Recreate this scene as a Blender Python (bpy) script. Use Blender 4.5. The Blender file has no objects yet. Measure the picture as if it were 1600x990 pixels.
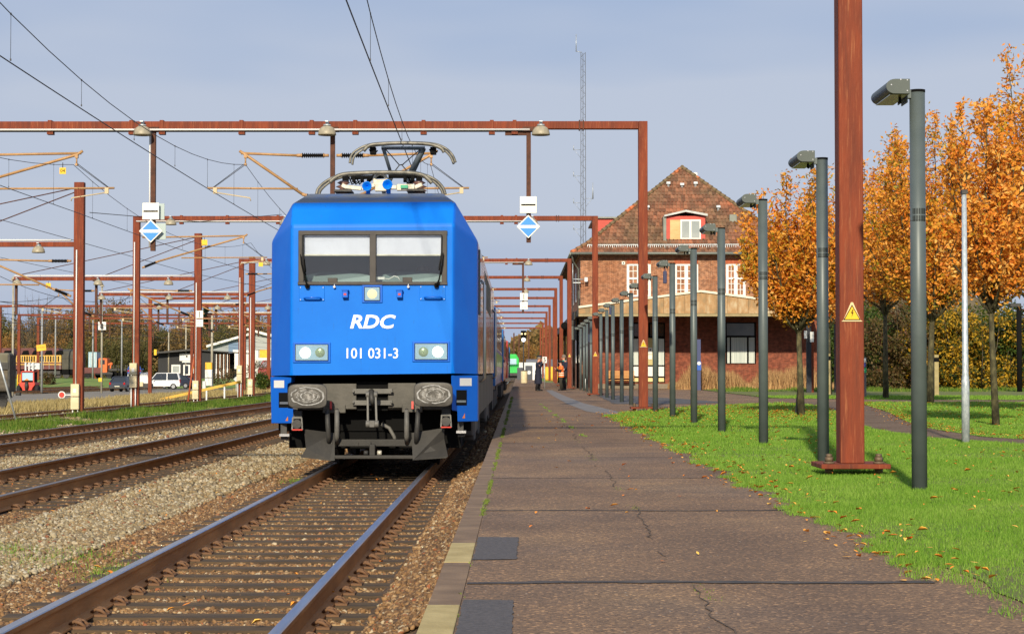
import bpy, math, random
import numpy as np
from mathutils import Vector, Matrix

SC = bpy.context.scene
COL = SC.collection
R = math.radians
random.seed(7)

# ---------------------------------------------------------------- camera
CAMZ = 1.03
F = 2970.0
YAW = math.atan(10 / F)
PITCH = math.atan(85 / F)
cd = bpy.data.cameras.new("camera")
cam = bpy.data.objects.new("camera", cd)
COL.objects.link(cam)
cd.sensor_width = 36
cd.lens = 36 * F / 1600
cd.clip_start = 0.1
cd.clip_end = 6000
cam.location = (0, 0, CAMZ)
cam.rotation_euler = (R(90) + PITCH, 0, YAW)
SC.camera = cam

# ---------------------------------------------------------------- sky and sun
SUN_EL = R(25)
SUN_HEAD = R(7)          # direction in which the light travels, to the right of the tracks
w = bpy.data.worlds.new("World")
SC.world = w
w.use_nodes = True
nt = w.node_tree
bg = nt.nodes["Background"]
sky = nt.nodes.new("ShaderNodeTexSky")
sky.sky_type = 'NISHITA'
sky.sun_disc = False
sky.sun_elevation = SUN_EL
sky.sun_rotation = R(180) + SUN_HEAD
sky.air_density = 1.2
sky.dust_density = 1.6
tc = nt.nodes.new("ShaderNodeTexCoord")
mp = nt.nodes.new("ShaderNodeMapping")
mp.inputs["Scale"].default_value = (0.7, 0.7, 3.2)
ns = nt.nodes.new("ShaderNodeTexNoise")
ns.inputs["Scale"].default_value = 1.9
ns.inputs["Detail"].default_value = 4
ns.inputs["Roughness"].default_value = 0.55
cr = nt.nodes.new("ShaderNodeValToRGB")
cr.color_ramp.elements[0].position = 0.42
cr.color_ramp.elements[0].color = (3.7, 5.15, 8.1, 1)
cr.color_ramp.elements[1].position = 0.62
cr.color_ramp.elements[1].color = (6.3, 7.0, 8.7, 1)
mx = nt.nodes.new("ShaderNodeMix")
mx.data_type = 'RGBA'
mx.inputs[0].default_value = 0.88
nt.links.new(tc.outputs["Generated"], mp.inputs[0])
nt.links.new(mp.outputs[0], ns.inputs[0])
nt.links.new(ns.outputs[0], cr.inputs[0])
nt.links.new(sky.outputs[0], mx.inputs[6])
nt.links.new(cr.outputs[0], mx.inputs[7])
nt.links.new(mx.outputs[2], bg.inputs[0])
bg.inputs[1].default_value = 0.083

sl = bpy.data.lights.new("sun", 'SUN')
sl.energy = 5.0
sl.angle = R(1.3)
sl.color = (1.0, 0.88, 0.68)
so = bpy.data.objects.new("sun", sl)
COL.objects.link(so)
dvec = Vector((math.sin(SUN_HEAD) * math.cos(SUN_EL), math.cos(SUN_HEAD) * math.cos(SUN_EL), -math.sin(SUN_EL)))
so.rotation_euler = dvec.to_track_quat('-Z', 'Y').to_euler()
so.location = (0, 0, 60)

SC.view_settings.view_transform = 'Standard'
SC.view_settings.look = 'None'
SC.view_settings.exposure = 0.0
SC.view_settings.gamma = 1.0
SC.render.engine = 'CYCLES'
SC.cycles.max_bounces = 6
SC.cycles.transparent_max_bounces = 16

_r = Vector((math.cos(YAW), math.sin(YAW), 0))
_f = Vector((-math.sin(YAW) * math.cos(PITCH), math.cos(YAW) * math.cos(PITCH), math.sin(PITCH)))
_u = _r.cross(_f)


def P(px, py, D):
    """World point that photograph pixel (px, py) shows at distance y = D."""
    d = _r * ((px - 800) / F) - _u * ((py - 495) / F) + _f
    return Vector((0, 0, CAMZ)) + d * (D / d.y)


def G(px, py, z=0.0):
    d = _r * ((px - 800) / F) - _u * ((py - 495) / F) + _f
    t = (z - CAMZ) / d.z
    return Vector((0, 0, CAMZ)) + d * t


# ---------------------------------------------------------------- materials
def srgb(r, g, b):
    def c(v):
        v /= 255.0
        return v / 12.92 if v <= 0.04045 else ((v + 0.055) / 1.055) ** 2.4
    return (c(r), c(g), c(b), 1)


MATS = {}


def mat(name, c1, c2=None, c3=None, sc=3.0, rough=0.7, metal=0.0, bump=0.0, bsc=None, stretch=(1, 1, 1),
        spec=0.5, emit=None, estr=0.0, island=False, detail=6, lo=0.35, hi=0.65, coat=0.0, trans=0.0, world=False):
    if name in MATS:
        return MATS[name]
    m = bpy.data.materials.new(name)
    m.use_nodes = True
    t = m.node_tree
    b = t.nodes["Principled BSDF"]
    def c4(c): return tuple(c) if len(c) == 4 else (*c, 1)
    b.inputs["Roughness"].default_value = rough
    b.inputs["Metallic"].default_value = metal
    b.inputs["Specular IOR Level"].default_value = spec
    b.inputs["Coat Weight"].default_value = coat
    b.inputs["Coat Roughness"].default_value = 0.08
    b.inputs["Base Color"].default_value = c4(c1)
    vec = None
    if c2 is not None or bump:
        if world:
            g = t.nodes.new("ShaderNodeNewGeometry"); src = g.outputs["Position"]
        else:
            g = t.nodes.new("ShaderNodeTexCoord"); src = g.outputs["Object"]
        mpn = t.nodes.new("ShaderNodeMapping")
        mpn.inputs["Scale"].default_value = stretch
        t.links.new(src, mpn.inputs[0])
        vec = mpn.outputs[0]
    if c2 is not None:
        ramp = t.nodes.new("ShaderNodeValToRGB")
        e = ramp.color_ramp.elements
        if island:
            g2 = t.nodes.new("ShaderNodeNewGeometry")
            t.links.new(g2.outputs["Random Per Island"], ramp.inputs[0])
            e[0].position, e[1].position = 0.0, 1.0
        else:
            n = t.nodes.new("ShaderNodeTexNoise")
            n.inputs["Scale"].default_value = sc
            n.inputs["Detail"].default_value = detail
            n.inputs["Roughness"].default_value = 0.6
            t.links.new(vec, n.inputs[0])
            t.links.new(n.outputs[0], ramp.inputs[0])
            e[0].position, e[1].position = lo, hi
        e[0].color = c4(c1)
        e[1].color = c4(c2)
        if c3 is not None:
            x = ramp.color_ramp.elements.new((e[0].position + e[1].position) / 2)
            x.color = c4(c3)
        t.links.new(ramp.outputs[0], b.inputs["Base Color"])
    if bump:
        n2 = t.nodes.new("ShaderNodeTexNoise")
        n2.inputs["Scale"].default_value = bsc or sc * 6
        n2.inputs["Detail"].default_value = 5
        t.links.new(vec, n2.inputs[0])
        bn = t.nodes.new("ShaderNodeBump")
        bn.inputs["Strength"].default_value = bump
        bn.inputs["Distance"].default_value = 0.02
        t.links.new(n2.outputs[0], bn.inputs["Height"])
        t.links.new(bn.outputs[0], b.inputs["Normal"])
    if emit is not None:
        b.inputs["Emission Color"].default_value = c4(emit)
        b.inputs["Emission Strength"].default_value = estr
    if trans:
        tr = t.nodes.new("ShaderNodeBsdfTranslucent")
        ms = t.nodes.new("ShaderNodeMixShader")
        ms.inputs[0].default_value = trans
        out = t.nodes["Material Output"]
        src = b.inputs["Base Color"].links
        if src:
            t.links.new(src[0].from_socket, tr.inputs[0])
        else:
            tr.inputs[0].default_value = c4(c1)
        t.links.new(b.outputs[0], ms.inputs[1])
        t.links.new(tr.outputs[0], ms.inputs[2])
        t.links.new(ms.outputs[0], out.inputs[0])
    MATS[name] = m
    return m


def glass_mat(name, tint=(0.75, 0.85, 0.85), gl=0.12, rough=0.02):
    m = bpy.data.materials.new(name)
    m.use_nodes = True
    t = m.node_tree
    t.nodes.remove(t.nodes["Principled BSDF"])
    tr = t.nodes.new("ShaderNodeBsdfTransparent")
    tr.inputs[0].default_value = (*tint, 1)
    g = t.nodes.new("ShaderNodeBsdfGlossy")
    g.inputs["Roughness"].default_value = rough
    fr = t.nodes.new("ShaderNodeFresnel")
    fr.inputs[0].default_value = 1.5
    ad = t.nodes.new("ShaderNodeMath")
    ad.operation = 'ADD'
    ad.inputs[1].default_value = gl
    ms = t.nodes.new("ShaderNodeMixShader")
    t.links.new(fr.outputs[0], ad.inputs[0])
    t.links.new(ad.outputs[0], ms.inputs[0])
    t.links.new(tr.outputs[0], ms.inputs[1])
    t.links.new(g.outputs[0], ms.inputs[2])
    t.links.new(ms.outputs[0], t.nodes["Material Output"].inputs[0])
    MATS[name] = m
    return m


# ---------------------------------------------------------------- mesh builder
class MB:
    def __init__(s):
        s.v, s.f, s.mi, s.sm = [], [], [], []

    def add(s, vs, fs, mi=0, smooth=False):
        o = len(s.v)
        s.v += [tuple(v) for v in vs]
        for f in fs:
            s.f.append(tuple(i + o for i in f)); s.mi.append(mi); s.sm.append(smooth)
        return s

    def box(s, cx, cy, cz, sx, sy, sz, rz=0.0, mi=0, M=None):
        vs = []
        c, q = math.cos(rz), math.sin(rz)
        for dz in (-.5, .5):
            for dx, dy in ((-.5, -.5), (.5, -.5), (.5, .5), (-.5, .5)):
                x, y = dx * sx, dy * sy
                vs.append(Vector((cx + x * c - y * q, cy + x * q + y * c, cz + dz * sz)))
        if M is not None:
            vs = [M @ v for v in vs]
        return s.add(vs, [(0, 3, 2, 1), (4, 5, 6, 7), (0, 1, 5, 4), (1, 2, 6, 5), (2, 3, 7, 6), (3, 0, 4, 7)], mi)

    def bx(s, x0, x1, y0, y1, z0, z1, mi=0):
        return s.box((x0 + x1) / 2, (y0 + y1) / 2, (z0 + z1) / 2, abs(x1 - x0), abs(y1 - y0), abs(z1 - z0), 0, mi)

    def bar(s, p0, p1, wd, ht, mi=0, up=(0, 0, 1)):
        p0, p1 = Vector(p0), Vector(p1)
        d = (p1 - p0).normalized()
        u = Vector(up)
        if abs(d.dot(u)) > 0.98:
            u = Vector((0, 1, 0))
        a = d.cross(u).normalized() * wd / 2
        b = a.cross(d).normalized() * ht / 2
        vs = [p + i * a + j * b for p in (p0, p1) for i, j in ((-1, -1), (1, -1), (1, 1), (-1, 1))]
        return s.add(vs, [(0, 1, 2, 3), (7, 6, 5, 4), (0, 4, 5, 1), (1, 5, 6, 2), (2, 6, 7, 3), (3, 7, 4, 0)], mi)

    def tube(s, pts, r, n=8, mi=0, smooth=True, cap=True):
        pts = [Vector(p) for p in pts]
        rs = r if isinstance(r, (list, tuple)) else [r] * len(pts)
        vs = []
        pa = None
        for i, p in enumerate(pts):
            d = (pts[min(i + 1, len(pts) - 1)] - pts[max(i - 1, 0)])
            d = d.normalized() if d.length > 1e-9 else Vector((0, 0, 1))
            if pa is None:
                u = Vector((0, 0, 1)) if abs(d.z) < 0.95 else Vector((0, 1, 0))
                a = d.cross(u).normalized()
            else:
                a = (pa - d * pa.dot(d)).normalized()
            pa = a
            b = d.cross(a)
            for k in range(n):
                t = 2 * math.pi * k / n
                vs.append(p + (a * math.cos(t) + b * math.sin(t)) * rs[i])
        fs = []
        for i in range(len(pts) - 1):
            for k in range(n):
                k2 = (k + 1) % n
                fs.append((i * n + k, i * n + k2, (i + 1) * n + k2, (i + 1) * n + k))
        s.add(vs, fs, mi, smooth)
        if cap:
            o = len(s.v) - len(vs)
            s.f.append(tuple(o + k for k in reversed(range(n)))); s.mi.append(mi); s.sm.append(False)
            s.f.append(tuple(o + (len(pts) - 1) * n + k for k in range(n))); s.mi.append(mi); s.sm.append(False)
        return s

    def cyl(s, c, r, h, axis='z', n=16, mi=0, r2=None, smooth=True):
        c = Vector(c)
        d = {'x': Vector((1, 0, 0)), 'y': Vector((0, 1, 0)), 'z': Vector((0, 0, 1))}[axis] * h / 2
        return s.tube([c - d, c + d], [r, r if r2 is None else r2], n, mi, smooth)

    def lathe(s, prof, c=(0, 0, 0), axis='z', n=20, mi=0, smooth=True):
        c = Vector(c)
        vs = []
        for r_, z in prof:
            for k in range(n):
                t = 2 * math.pi * k / n
                a, b = r_ * math.cos(t), r_ * math.sin(t)
                q = {'z': (a, b, z), 'y': (a, z, -b), 'x': (z, a, b)}[axis]
                vs.append(c + Vector(q))
        fs = []
        for i in range(len(prof) - 1):
            for k in range(n):
                k2 = (k + 1) % n
                fs.append((i * n + k, i * n + k2, (i + 1) * n + k2, (i + 1) * n + k))
        return s.add(vs, fs, mi, smooth)

    def prism(s, poly, axis, a0, a1, mi=0):
        """poly: 2D points; axis 'y': (x,z) extruded in y; 'x': (y,z) in x; 'z': (x,y) in z."""
        def mk(p, a):
            return {'y': (p[0], a, p[1]), 'x': (a, p[0], p[1]), 'z': (p[0], p[1], a)}[axis]
        n = len(poly)
        vs = [mk(p, a0) for p in poly] + [mk(p, a1) for p in poly]
        fs = [tuple(range(n)), tuple(reversed(range(n, 2 * n)))]
        fs += [(i, i + n, (i + 1) % n + n, (i + 1) % n) for i in range(n)]
        return s.add(vs, fs, mi)

    def quad(s, a, b, c, d, mi=0):
        return s.add([a, b, c, d], [(0, 1, 2, 3)], mi)

    def build(s, name, mats, parent=None, bevel=0.0, seg=2, fix=True):
        me = bpy.data.meshes.new(name)
        me.from_pydata(s.v, [], s.f)
        for m in (mats if isinstance(mats, (list, tuple)) else [mats]):
            me.materials.append(m)
        me.polygons.foreach_set("material_index", s.mi)
        me.polygons.foreach_set("use_smooth", s.sm)
        if fix:
            import bmesh
            bm = bmesh.new(); bm.from_mesh(me)
            bmesh.ops.recalc_face_normals(bm, faces=bm.faces)
            bm.to_mesh(me); bm.free()
        me.update()
        o = bpy.data.objects.new(name, me)
        COL.objects.link(o)
        if parent is not None:
            o.parent = parent
        if bevel:
            b = o.modifiers.new("bevel", 'BEVEL')
            b.width = bevel; b.segments = seg; b.limit_method = 'ANGLE'; b.angle_limit = R(35)
        return o


def np_mesh(name, verts, nper, nfaces_flat, mats, parent=None, smooth=False):
    """verts (N,3) array; faces all with nper corners, flat index array."""
    me = bpy.data.meshes.new(name)
    nf = len(nfaces_flat) // nper
    me.vertices.add(len(verts))
    me.vertices.foreach_set("co", np.ascontiguousarray(verts, dtype=np.float32).ravel())
    me.loops.add(len(nfaces_flat))
    me.loops.foreach_set("vertex_index", np.ascontiguousarray(nfaces_flat, dtype=np.int32))
    me.polygons.add(nf)
    me.polygons.foreach_set("loop_start", np.arange(0, nf * nper, nper, dtype=np.int32))
    me.polygons.foreach_set("loop_total", np.full(nf, nper, dtype=np.int32))
    if smooth:
        me.polygons.foreach_set("use_smooth", np.ones(nf, dtype=bool))
    me.update(calc_edges=True)
    for m in (mats if isinstance(mats, (list, tuple)) else [mats]):
        me.materials.append(m)
    o = bpy.data.objects.new(name, me)
    COL.objects.link(o)
    if parent is not None:
        o.parent = parent
    return o


def tag(o, label=None, cat=None, group=None, kind=None):
    if label: o["label"] = label
    if cat: o["category"] = cat
    if group: o["group"] = group
    if kind: o["kind"] = kind
    return o


def T(name, label, cat, loc=(0, 0, 0), rz=0.0, group=None):
    o = bpy.data.objects.new(name, None)
    o.empty_display_size = 0.2
    COL.objects.link(o)
    o.location = loc
    o.rotation_euler = (0, 0, rz)
    return tag(o, label, cat, group)


_kids = {}


def copy_tree(o, parent=None):
    c = o.copy(); COL.objects.link(c); c.parent = parent
    for ch in list(o.children):
        copy_tree(ch, c)
    return c


def text(name, s, size, m, parent, loc, rot=(math.pi / 2, 0, 0), bold=0.0, shear=0.0, ext=0.003, align='CENTER', sx=1.0):
    cu = bpy.data.curves.new(name, 'FONT')
    cu.body = s
    cu.size = size
    cu.align_x = align
    cu.align_y = 'CENTER'
    cu.offset = bold
    cu.shear = shear
    cu.extrude = ext
    cu.resolution_u = 3
    tmp = bpy.data.objects.new("tmp_text", cu)
    COL.objects.link(tmp)
    dg = bpy.context.evaluated_depsgraph_get()
    me = bpy.data.meshes.new_from_object(tmp.evaluated_get(dg))
    bpy.data.objects.remove(tmp)
    me.name = name
    me.materials.clear()
    me.materials.append(m)
    o = bpy.data.objects.new(name, me)
    COL.objects.link(o)
    o.parent = parent
    o.location = loc
    o.rotation_euler = rot
    o.scale = (sx, 1, 1)
    return o


def join_pts(*a):
    return [Vector(x) for x in a]


# common materials
M_rust = mat("corten_rust", srgb(104, 40, 12), srgb(134, 56, 19), srgb(118, 47, 15), sc=5, rough=0.75, bump=0.25, bsc=60, stretch=(1, 1, .18))
def add_streaks(m, colour, scale=(55, 55, 2.2), lo=.56, hi=.68, fac=.8):
    """fine vertical streaks / specks of another colour over the base colour"""
    t = m.node_tree; b_ = t.nodes["Principled BSDF"]
    src = b_.inputs["Base Color"].links[0].from_socket if b_.inputs["Base Color"].links else None
    tc_ = t.nodes.new("ShaderNodeTexCoord"); mp_ = t.nodes.new("ShaderNodeMapping"); mp_.inputs["Scale"].default_value = scale
    n_ = t.nodes.new("ShaderNodeTexNoise"); n_.inputs["Scale"].default_value = 1; n_.inputs["Detail"].default_value = 4; n_.inputs["Roughness"].default_value = .7
    t.links.new(tc_.outputs["Object"], mp_.inputs[0]); t.links.new(mp_.outputs[0], n_.inputs["Vector"])
    r_ = t.nodes.new("ShaderNodeValToRGB"); r_.color_ramp.elements[0].position = lo; r_.color_ramp.elements[1].position = hi
    r_.color_ramp.elements[1].color = (fac, fac, fac, 1)
    mx_ = t.nodes.new("ShaderNodeMix"); mx_.data_type = 'RGBA'
    t.links.new(n_.outputs[0], r_.inputs[0]); t.links.new(r_.outputs[0], mx_.inputs[0])
    if src: t.links.new(src, mx_.inputs[6])
    else: mx_.inputs[6].default_value = b_.inputs["Base Color"].default_value
    mx_.inputs[7].default_value = colour
    t.links.new(mx_.outputs[2], b_.inputs["Base Color"])


add_streaks(M_rust, srgb(164, 98, 58))
add_streaks(M_rust, srgb(84, 34, 16), (9, 9, .7), .5, .7, .7)
M_rustdark = mat("dark_rust", srgb(70, 42, 30), srgb(96, 58, 40), sc=6, rough=0.8, bump=0.3)
M_post = mat("grey_green_steel", srgb(80, 90, 90), srgb(92, 102, 101), sc=2.5, rough=0.45, metal=0.1)
M_black = mat("matt_black", (0.006, 0.006, 0.006), rough=0.9, spec=.15)
M_dark = mat("dark_grey_steel", (0.03, 0.03, 0.03), (0.06, 0.057, 0.052), sc=5, rough=0.6, metal=0.2, bump=0.15)
M_mid = mat("mid_grey_paint", (0.10, 0.098, 0.09), (0.15, 0.145, 0.13), sc=6, rough=0.6, bump=0.1)
M_galv = mat("galvanised_steel", (0.38, 0.42, 0.44), (0.6, 0.63, 0.64), sc=14, rough=0.5, metal=0.55, stretch=(1, 1, .3))
M_white = mat("white_paint", (0.78, 0.78, 0.76), (0.7, 0.7, 0.67), sc=4, rough=0.5)
M_cream = mat("cream_cabinet", srgb(205, 190, 150), srgb(222, 208, 172), sc=4, rough=0.6)
M_tan = mat("tan_tube", srgb(168, 128, 84), srgb(188, 148, 100), sc=8, rough=0.55)
M_ins = mat("insulator_black", (0.015, 0.013, 0.012), rough=0.35)
M_wire = mat("wire_dark", (0.03, 0.03, 0.032), rough=0.5)
M_yellow = mat("yellow_paint", srgb(240, 190, 20), rough=0.5)
M_yelbox = mat("yellow_board", srgb(228, 170, 30), srgb(240, 190, 50), sc=2, rough=0.55)
M_redp = mat("red_paint", srgb(200, 50, 35), rough=0.45)
M_signblue = mat("sign_blue", srgb(45, 140, 220), rough=0.45)
M_bowl = mat("lamp_bowl", srgb(150, 142, 122), srgb(176, 166, 140), sc=8, rough=0.5)
M_chrome = mat("bare_steel", (0.55, 0.55, 0.55), rough=0.3, metal=0.9)
M_rubber = mat("rubber", (0.012, 0.012, 0.012), rough=0.8)
M_cwin = glass_mat("window_glass", (0.5, 0.55, 0.56), 0.15)
M_darkglass = mat("dark_glass", (0.02, 0.025, 0.03), rough=0.06, spec=0.9)
# ---------------------------------------------------------------- ground, platform, lawn
TX = [-2.07, -6.65, -10.8]           # centre lines of the three main tracks
RZ = -0.38                            # rail head
BZ = -0.555                           # ballast top


def smooth(a, b, x):
    t = min(1, max(0, (x - a) / (b - a)))
    return t * t * (3 - 2 * t)


def H(x, y):
    """height of the yard ground left of the main line, and of the base sheet elsewhere"""
    z = -0.62
    k = smooth(18.5, 25, -x)
    z -= 0.34 * k
    k2 = smooth(215, 240, y) * smooth(24, 34, -x)
    z += k2 * 1.02
    if x > 0:
        z -= 0.1
    return z


gy = [-60, 0] + list(range(20, 330, 10)) + [360, 420, 520, 700, 1000, 1500, 2500, 4000]
gx = [-3000, -1200, -500, -250] + list(range(-150, -40, 10)) + [x / 2 for x in range(-80, -24, 3)] + [-11.8, -6, 0, 2, 60, 250, 800, 3000]
vs, fs = [], []
for y in gy:
    for x in gx:
        vs.append((x, y, H(x, y)))
nx = len(gx)
for j in range(len(gy) - 1):
    for i in range(nx - 1):
        fs.append((j * nx + i, j * nx + i + 1, (j + 1) * nx + i + 1, (j + 1) * nx + i))
M_yard = mat("yard_ground", srgb(104, 86, 62), srgb(134, 122, 98), srgb(112, 104, 70), sc=0.22, rough=0.95, bump=0.5, bsc=9, world=True)
b = MB(); b.add(vs, fs, 0, True)
tag(b.build("ground", M_yard), kind="structure")


def sheet(name, poly, z, m, kind="structure", jit=0.0, step=0.0, rs=1):
    """flat polygon with optional ragged outline"""
    rnd = random.Random(rs)
    pts = []
    n = len(poly)
    for i in range(n):
        a, c = Vector(poly[i]).to_2d(), Vector(poly[(i + 1) % n]).to_2d()
        k = max(1, int((c - a).length / step)) if step else 1
        for q in range(k):
            p = a.lerp(c, q / k)
            if jit:
                p = p + Vector((rnd.uniform(-jit, jit), rnd.uniform(-jit, jit)))
            pts.append((p.x, p.y, z))
    b = MB(); b.add(pts, [tuple(range(len(pts)))])
    o = b.build(name, m, fix=False)
    me = o.data
    if me.polygons[0].normal.z < 0:
        me.flip_normals()
    import bmesh
    bm = bmesh.new(); bm.from_mesh(me); bmesh.ops.triangulate(bm, faces=bm.faces); bm.to_mesh(me); bm.free()
    return tag(o, kind=kind)


def stone_mat(name, cols, scale, bumpd=0.03):
    m = bpy.data.materials.new(name)
    m.use_nodes = True
    t = m.node_tree
    b = t.nodes["Principled BSDF"]
    b.inputs["Roughness"].default_value = 0.9
    g = t.nodes.new("ShaderNodeNewGeometry")
    v = t.nodes.new("ShaderNodeTexVoronoi")
    v.inputs["Scale"].default_value = scale
    t.links.new(g.outputs["Position"], v.inputs["Vector"])
    sp = t.nodes.new("ShaderNodeSeparateColor")
    t.links.new(v.outputs["Color"], sp.inputs[0])
    r = t.nodes.new("ShaderNodeValToRGB")
    e = r.color_ramp.elements
    for i, c in enumerate(cols):
        pos = i / (len(cols) - 1)
        if i == 0: e[0].color = c; e[0].position = 0
        elif i == len(cols) - 1: e[-1].color = c; e[-1].position = 1
        else:
            x = e.new(pos); x.color = c
    t.links.new(sp.outputs[0], r.inputs[0])
    n = t.nodes.new("ShaderNodeTexNoise")
    n.inputs["Scale"].default_value = 0.8
    n.inputs["Detail"].default_value = 4
    t.links.new(g.outputs["Position"], n.inputs["Vector"])
    hs = t.nodes.new("ShaderNodeMix"); hs.data_type = 'RGBA'; hs.blend_type = 'MULTIPLY'
    r2 = t.nodes.new("ShaderNodeValToRGB")
    r2.color_ramp.elements[0].position = 0.3; r2.color_ramp.elements[0].color = (.6, .55, .47, 1)
    r2.color_ramp.elements[1].position = 0.65; r2.color_ramp.elements[1].color = (1, 1, 1, 1)
    t.links.new(n.outputs[0], r2.inputs[0])
    hs.inputs[0].default_value = 0.8
    t.links.new(r.outputs[0], hs.inputs[6]); t.links.new(r2.outputs[0], hs.inputs[7])
    t.links.new(hs.outputs[2], b.inputs["Base Color"])
    bn = t.nodes.new("ShaderNodeBump")
    bn.inputs["Strength"].default_value = 1.0
    bn.inputs["Distance"].default_value = bumpd
    bn.invert = True
    t.links.new(v.outputs["Distance"], bn.inputs["Height"])
    t.links.new(bn.outputs[0], b.inputs["Normal"])
    return m


c_gr = [srgb(84, 76, 60), srgb(142, 130, 108), srgb(112, 96, 72), srgb(165, 155, 136), srgb(100, 92, 78), srgb(128, 108, 78)]
c_br = [srgb(62, 48, 34), srgb(120, 92, 62), srgb(92, 68, 46), srgb(140, 116, 86), srgb(76, 60, 44), srgb(108, 84, 58)]
M_gravel = stone_mat("gravel_ground", c_gr, 22)
M_ballast = stone_mat("ballast_ground", c_br, 20)
M_gravelfine = stone_mat("fine_gravel", [srgb(92, 84, 70), srgb(128, 118, 100), srgb(110, 100, 82), srgb(136, 128, 112)], 45, 0.015)

sheet("ballast_bed", [(-13.3, -20), (-0.405, -20), (-0.405, 420), (-13.3, 420)], BZ - 0.034, M_gravel)
for i, x in enumerate(TX):
    sheet("track_bed", [(x - 1.4, -20), (x + (1.4 if i else 1.6), -20), (x + (1.4 if i else 1.6), 420), (x - 1.4, 420)], BZ - 0.024 + .002 * i, M_ballast, jit=0.12, step=0.4, rs=i)

# individual stones
def ico():
    p = (1 + 5 ** .5) / 2
    v = np.array([(-1, p, 0), (1, p, 0), (-1, -p, 0), (1, -p, 0), (0, -1, p), (0, 1, p), (0, -1, -p), (0, 1, -p), (p, 0, -1), (p, 0, 1), (-p, 0, -1), (-p, 0, 1)], float)
    v /= np.linalg.norm(v[0])
    f = np.array([(0, 11, 5), (0, 5, 1), (0, 1, 7), (0, 7, 10), (0, 10, 11), (1, 5, 9), (5, 11, 4), (11, 10, 2), (10, 7, 6), (7, 1, 8), (3, 9, 4), (3, 4, 2), (3, 2, 6), (3, 6, 8), (3, 8, 9), (4, 9, 5), (2, 4, 11), (6, 2, 10), (8, 6, 7), (9, 8, 1)])
    return v, f


def stones(name, xs, ys, zs, size, m, seed, label=None):
    rg = np.random.default_rng(seed)
    n = len(xs)
    v0, f0 = ico()
    jit = rg.uniform(0.68, 1.2, (n, 12, 1))
    sc = size[:, None] * np.stack([rg.uniform(.7, 1.35, n), rg.uniform(.7, 1.35, n), rg.uniform(.45, .85, n)], 1)
    V = v0[None] * jit * sc[:, None, :]
    q = rg.normal(size=(n, 4)); q[:, 1:3] *= 0.35; q /= np.linalg.norm(q, axis=1)[:, None]
    w_, x, y, z = q.T
    Rm = np.stack([np.stack([1 - 2 * (y * y + z * z), 2 * (x * y - z * w_), 2 * (x * z + y * w_)], 1),
                   np.stack([2 * (x * y + z * w_), 1 - 2 * (x * x + z * z), 2 * (y * z - x * w_)], 1),
                   np.stack([2 * (x * z - y * w_), 2 * (y * z + x * w_), 1 - 2 * (x * x + y * y)], 1)], 1)
    V = np.einsum('nij,nkj->nki', Rm, V)
    V += np.stack([xs, ys, zs], 1)[:, None, :]
    Fc = (f0[None] + (np.arange(n) * 12)[:, None, None]).reshape(-1)
    o = np_mesh(name, V.reshape(-1, 3), 3, Fc, m)
    return tag(o, label, "gravel" if label else None, None, "stuff")


def stoneisl(name, cols):
    m = bpy.data.materials.new(name); m.use_nodes = True
    t = m.node_tree; b = t.nodes["Principled BSDF"]; b.inputs["Roughness"].default_value = 0.85
    g = t.nodes.new("ShaderNodeNewGeometry"); r = t.nodes.new("ShaderNodeValToRGB")
    r.color_ramp.interpolation = 'CONSTANT'
    e = r.color_ramp.elements
    for i, (pos, c) in enumerate(cols):
        if i == 0: e[0].color = c; e[0].position = 0
        elif i == 1: e[1].color = c; e[1].position = pos
        else:
            x = e.new(pos); x.color = c
    t.links.new(g.outputs["Random Per Island"], r.inputs[0])
    n = t.nodes.new("ShaderNodeTexNoise"); n.inputs["Scale"].default_value = 30
    t.links.new(g.outputs["Position"], n.inputs["Vector"])
    mxn = t.nodes.new("ShaderNodeMix"); mxn.data_type = 'RGBA'; mxn.blend_type = 'MULTIPLY'; mxn.inputs[0].default_value = 0.6
    r2 = t.nodes.new("ShaderNodeValToRGB"); r2.color_ramp.elements[0].color = (.5, .45, .38, 1); r2.color_ramp.elements[0].position = .3; r2.color_ramp.elements[1].position = .6
    t.links.new(n.outputs[0], r2.inputs[0]); t.links.new(r.outputs[0], mxn.inputs[6]); t.links.new(r2.outputs[0], mxn.inputs[7])
    t.links.new(mxn.outputs[2], b.inputs["Base Color"])
    return m


M_st_grey = stoneisl("gravel_stones", [(0, srgb(162, 148, 116)), (.18, srgb(138, 120, 88)), (.36, srgb(178, 164, 134)), (.52, srgb(154, 130, 92)), (.66, srgb(128, 114, 90)), (.8, srgb(188, 174, 146)), (.86, srgb(146, 126, 92)), (.95, srgb(138, 88, 58)), (.975, srgb(188, 180, 160))])
M_st_brown = stoneisl("ballast_stones", [(0, srgb(138, 104, 66)), (.2, srgb(108, 80, 52)), (.4, srgb(158, 122, 80)), (.55, srgb(126, 94, 60)), (.72, srgb(172, 142, 102)), (.84, srgb(94, 72, 50)), (.93, srgb(156, 96, 58)), (.96, srgb(190, 172, 140))])


def zone(x0, x1, y0, y1, dens, seed, xfun=None):
    rg = np.random.default_rng(seed)
    n = int((x1 - x0) * (y1 - y0) * dens)
    x = rg.uniform(x0, x1, n); y = rg.uniform(y0, y1, n)
    k = (x > -0.285 * y - 0.3)
    return x[k], y[k]


def is_bed(x):
    b_ = np.zeros(len(x), bool)
    for i, c in enumerate(TX):
        b_ |= np.abs(x - c) < (1.35 if i else 1.75)
    return b_


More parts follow.
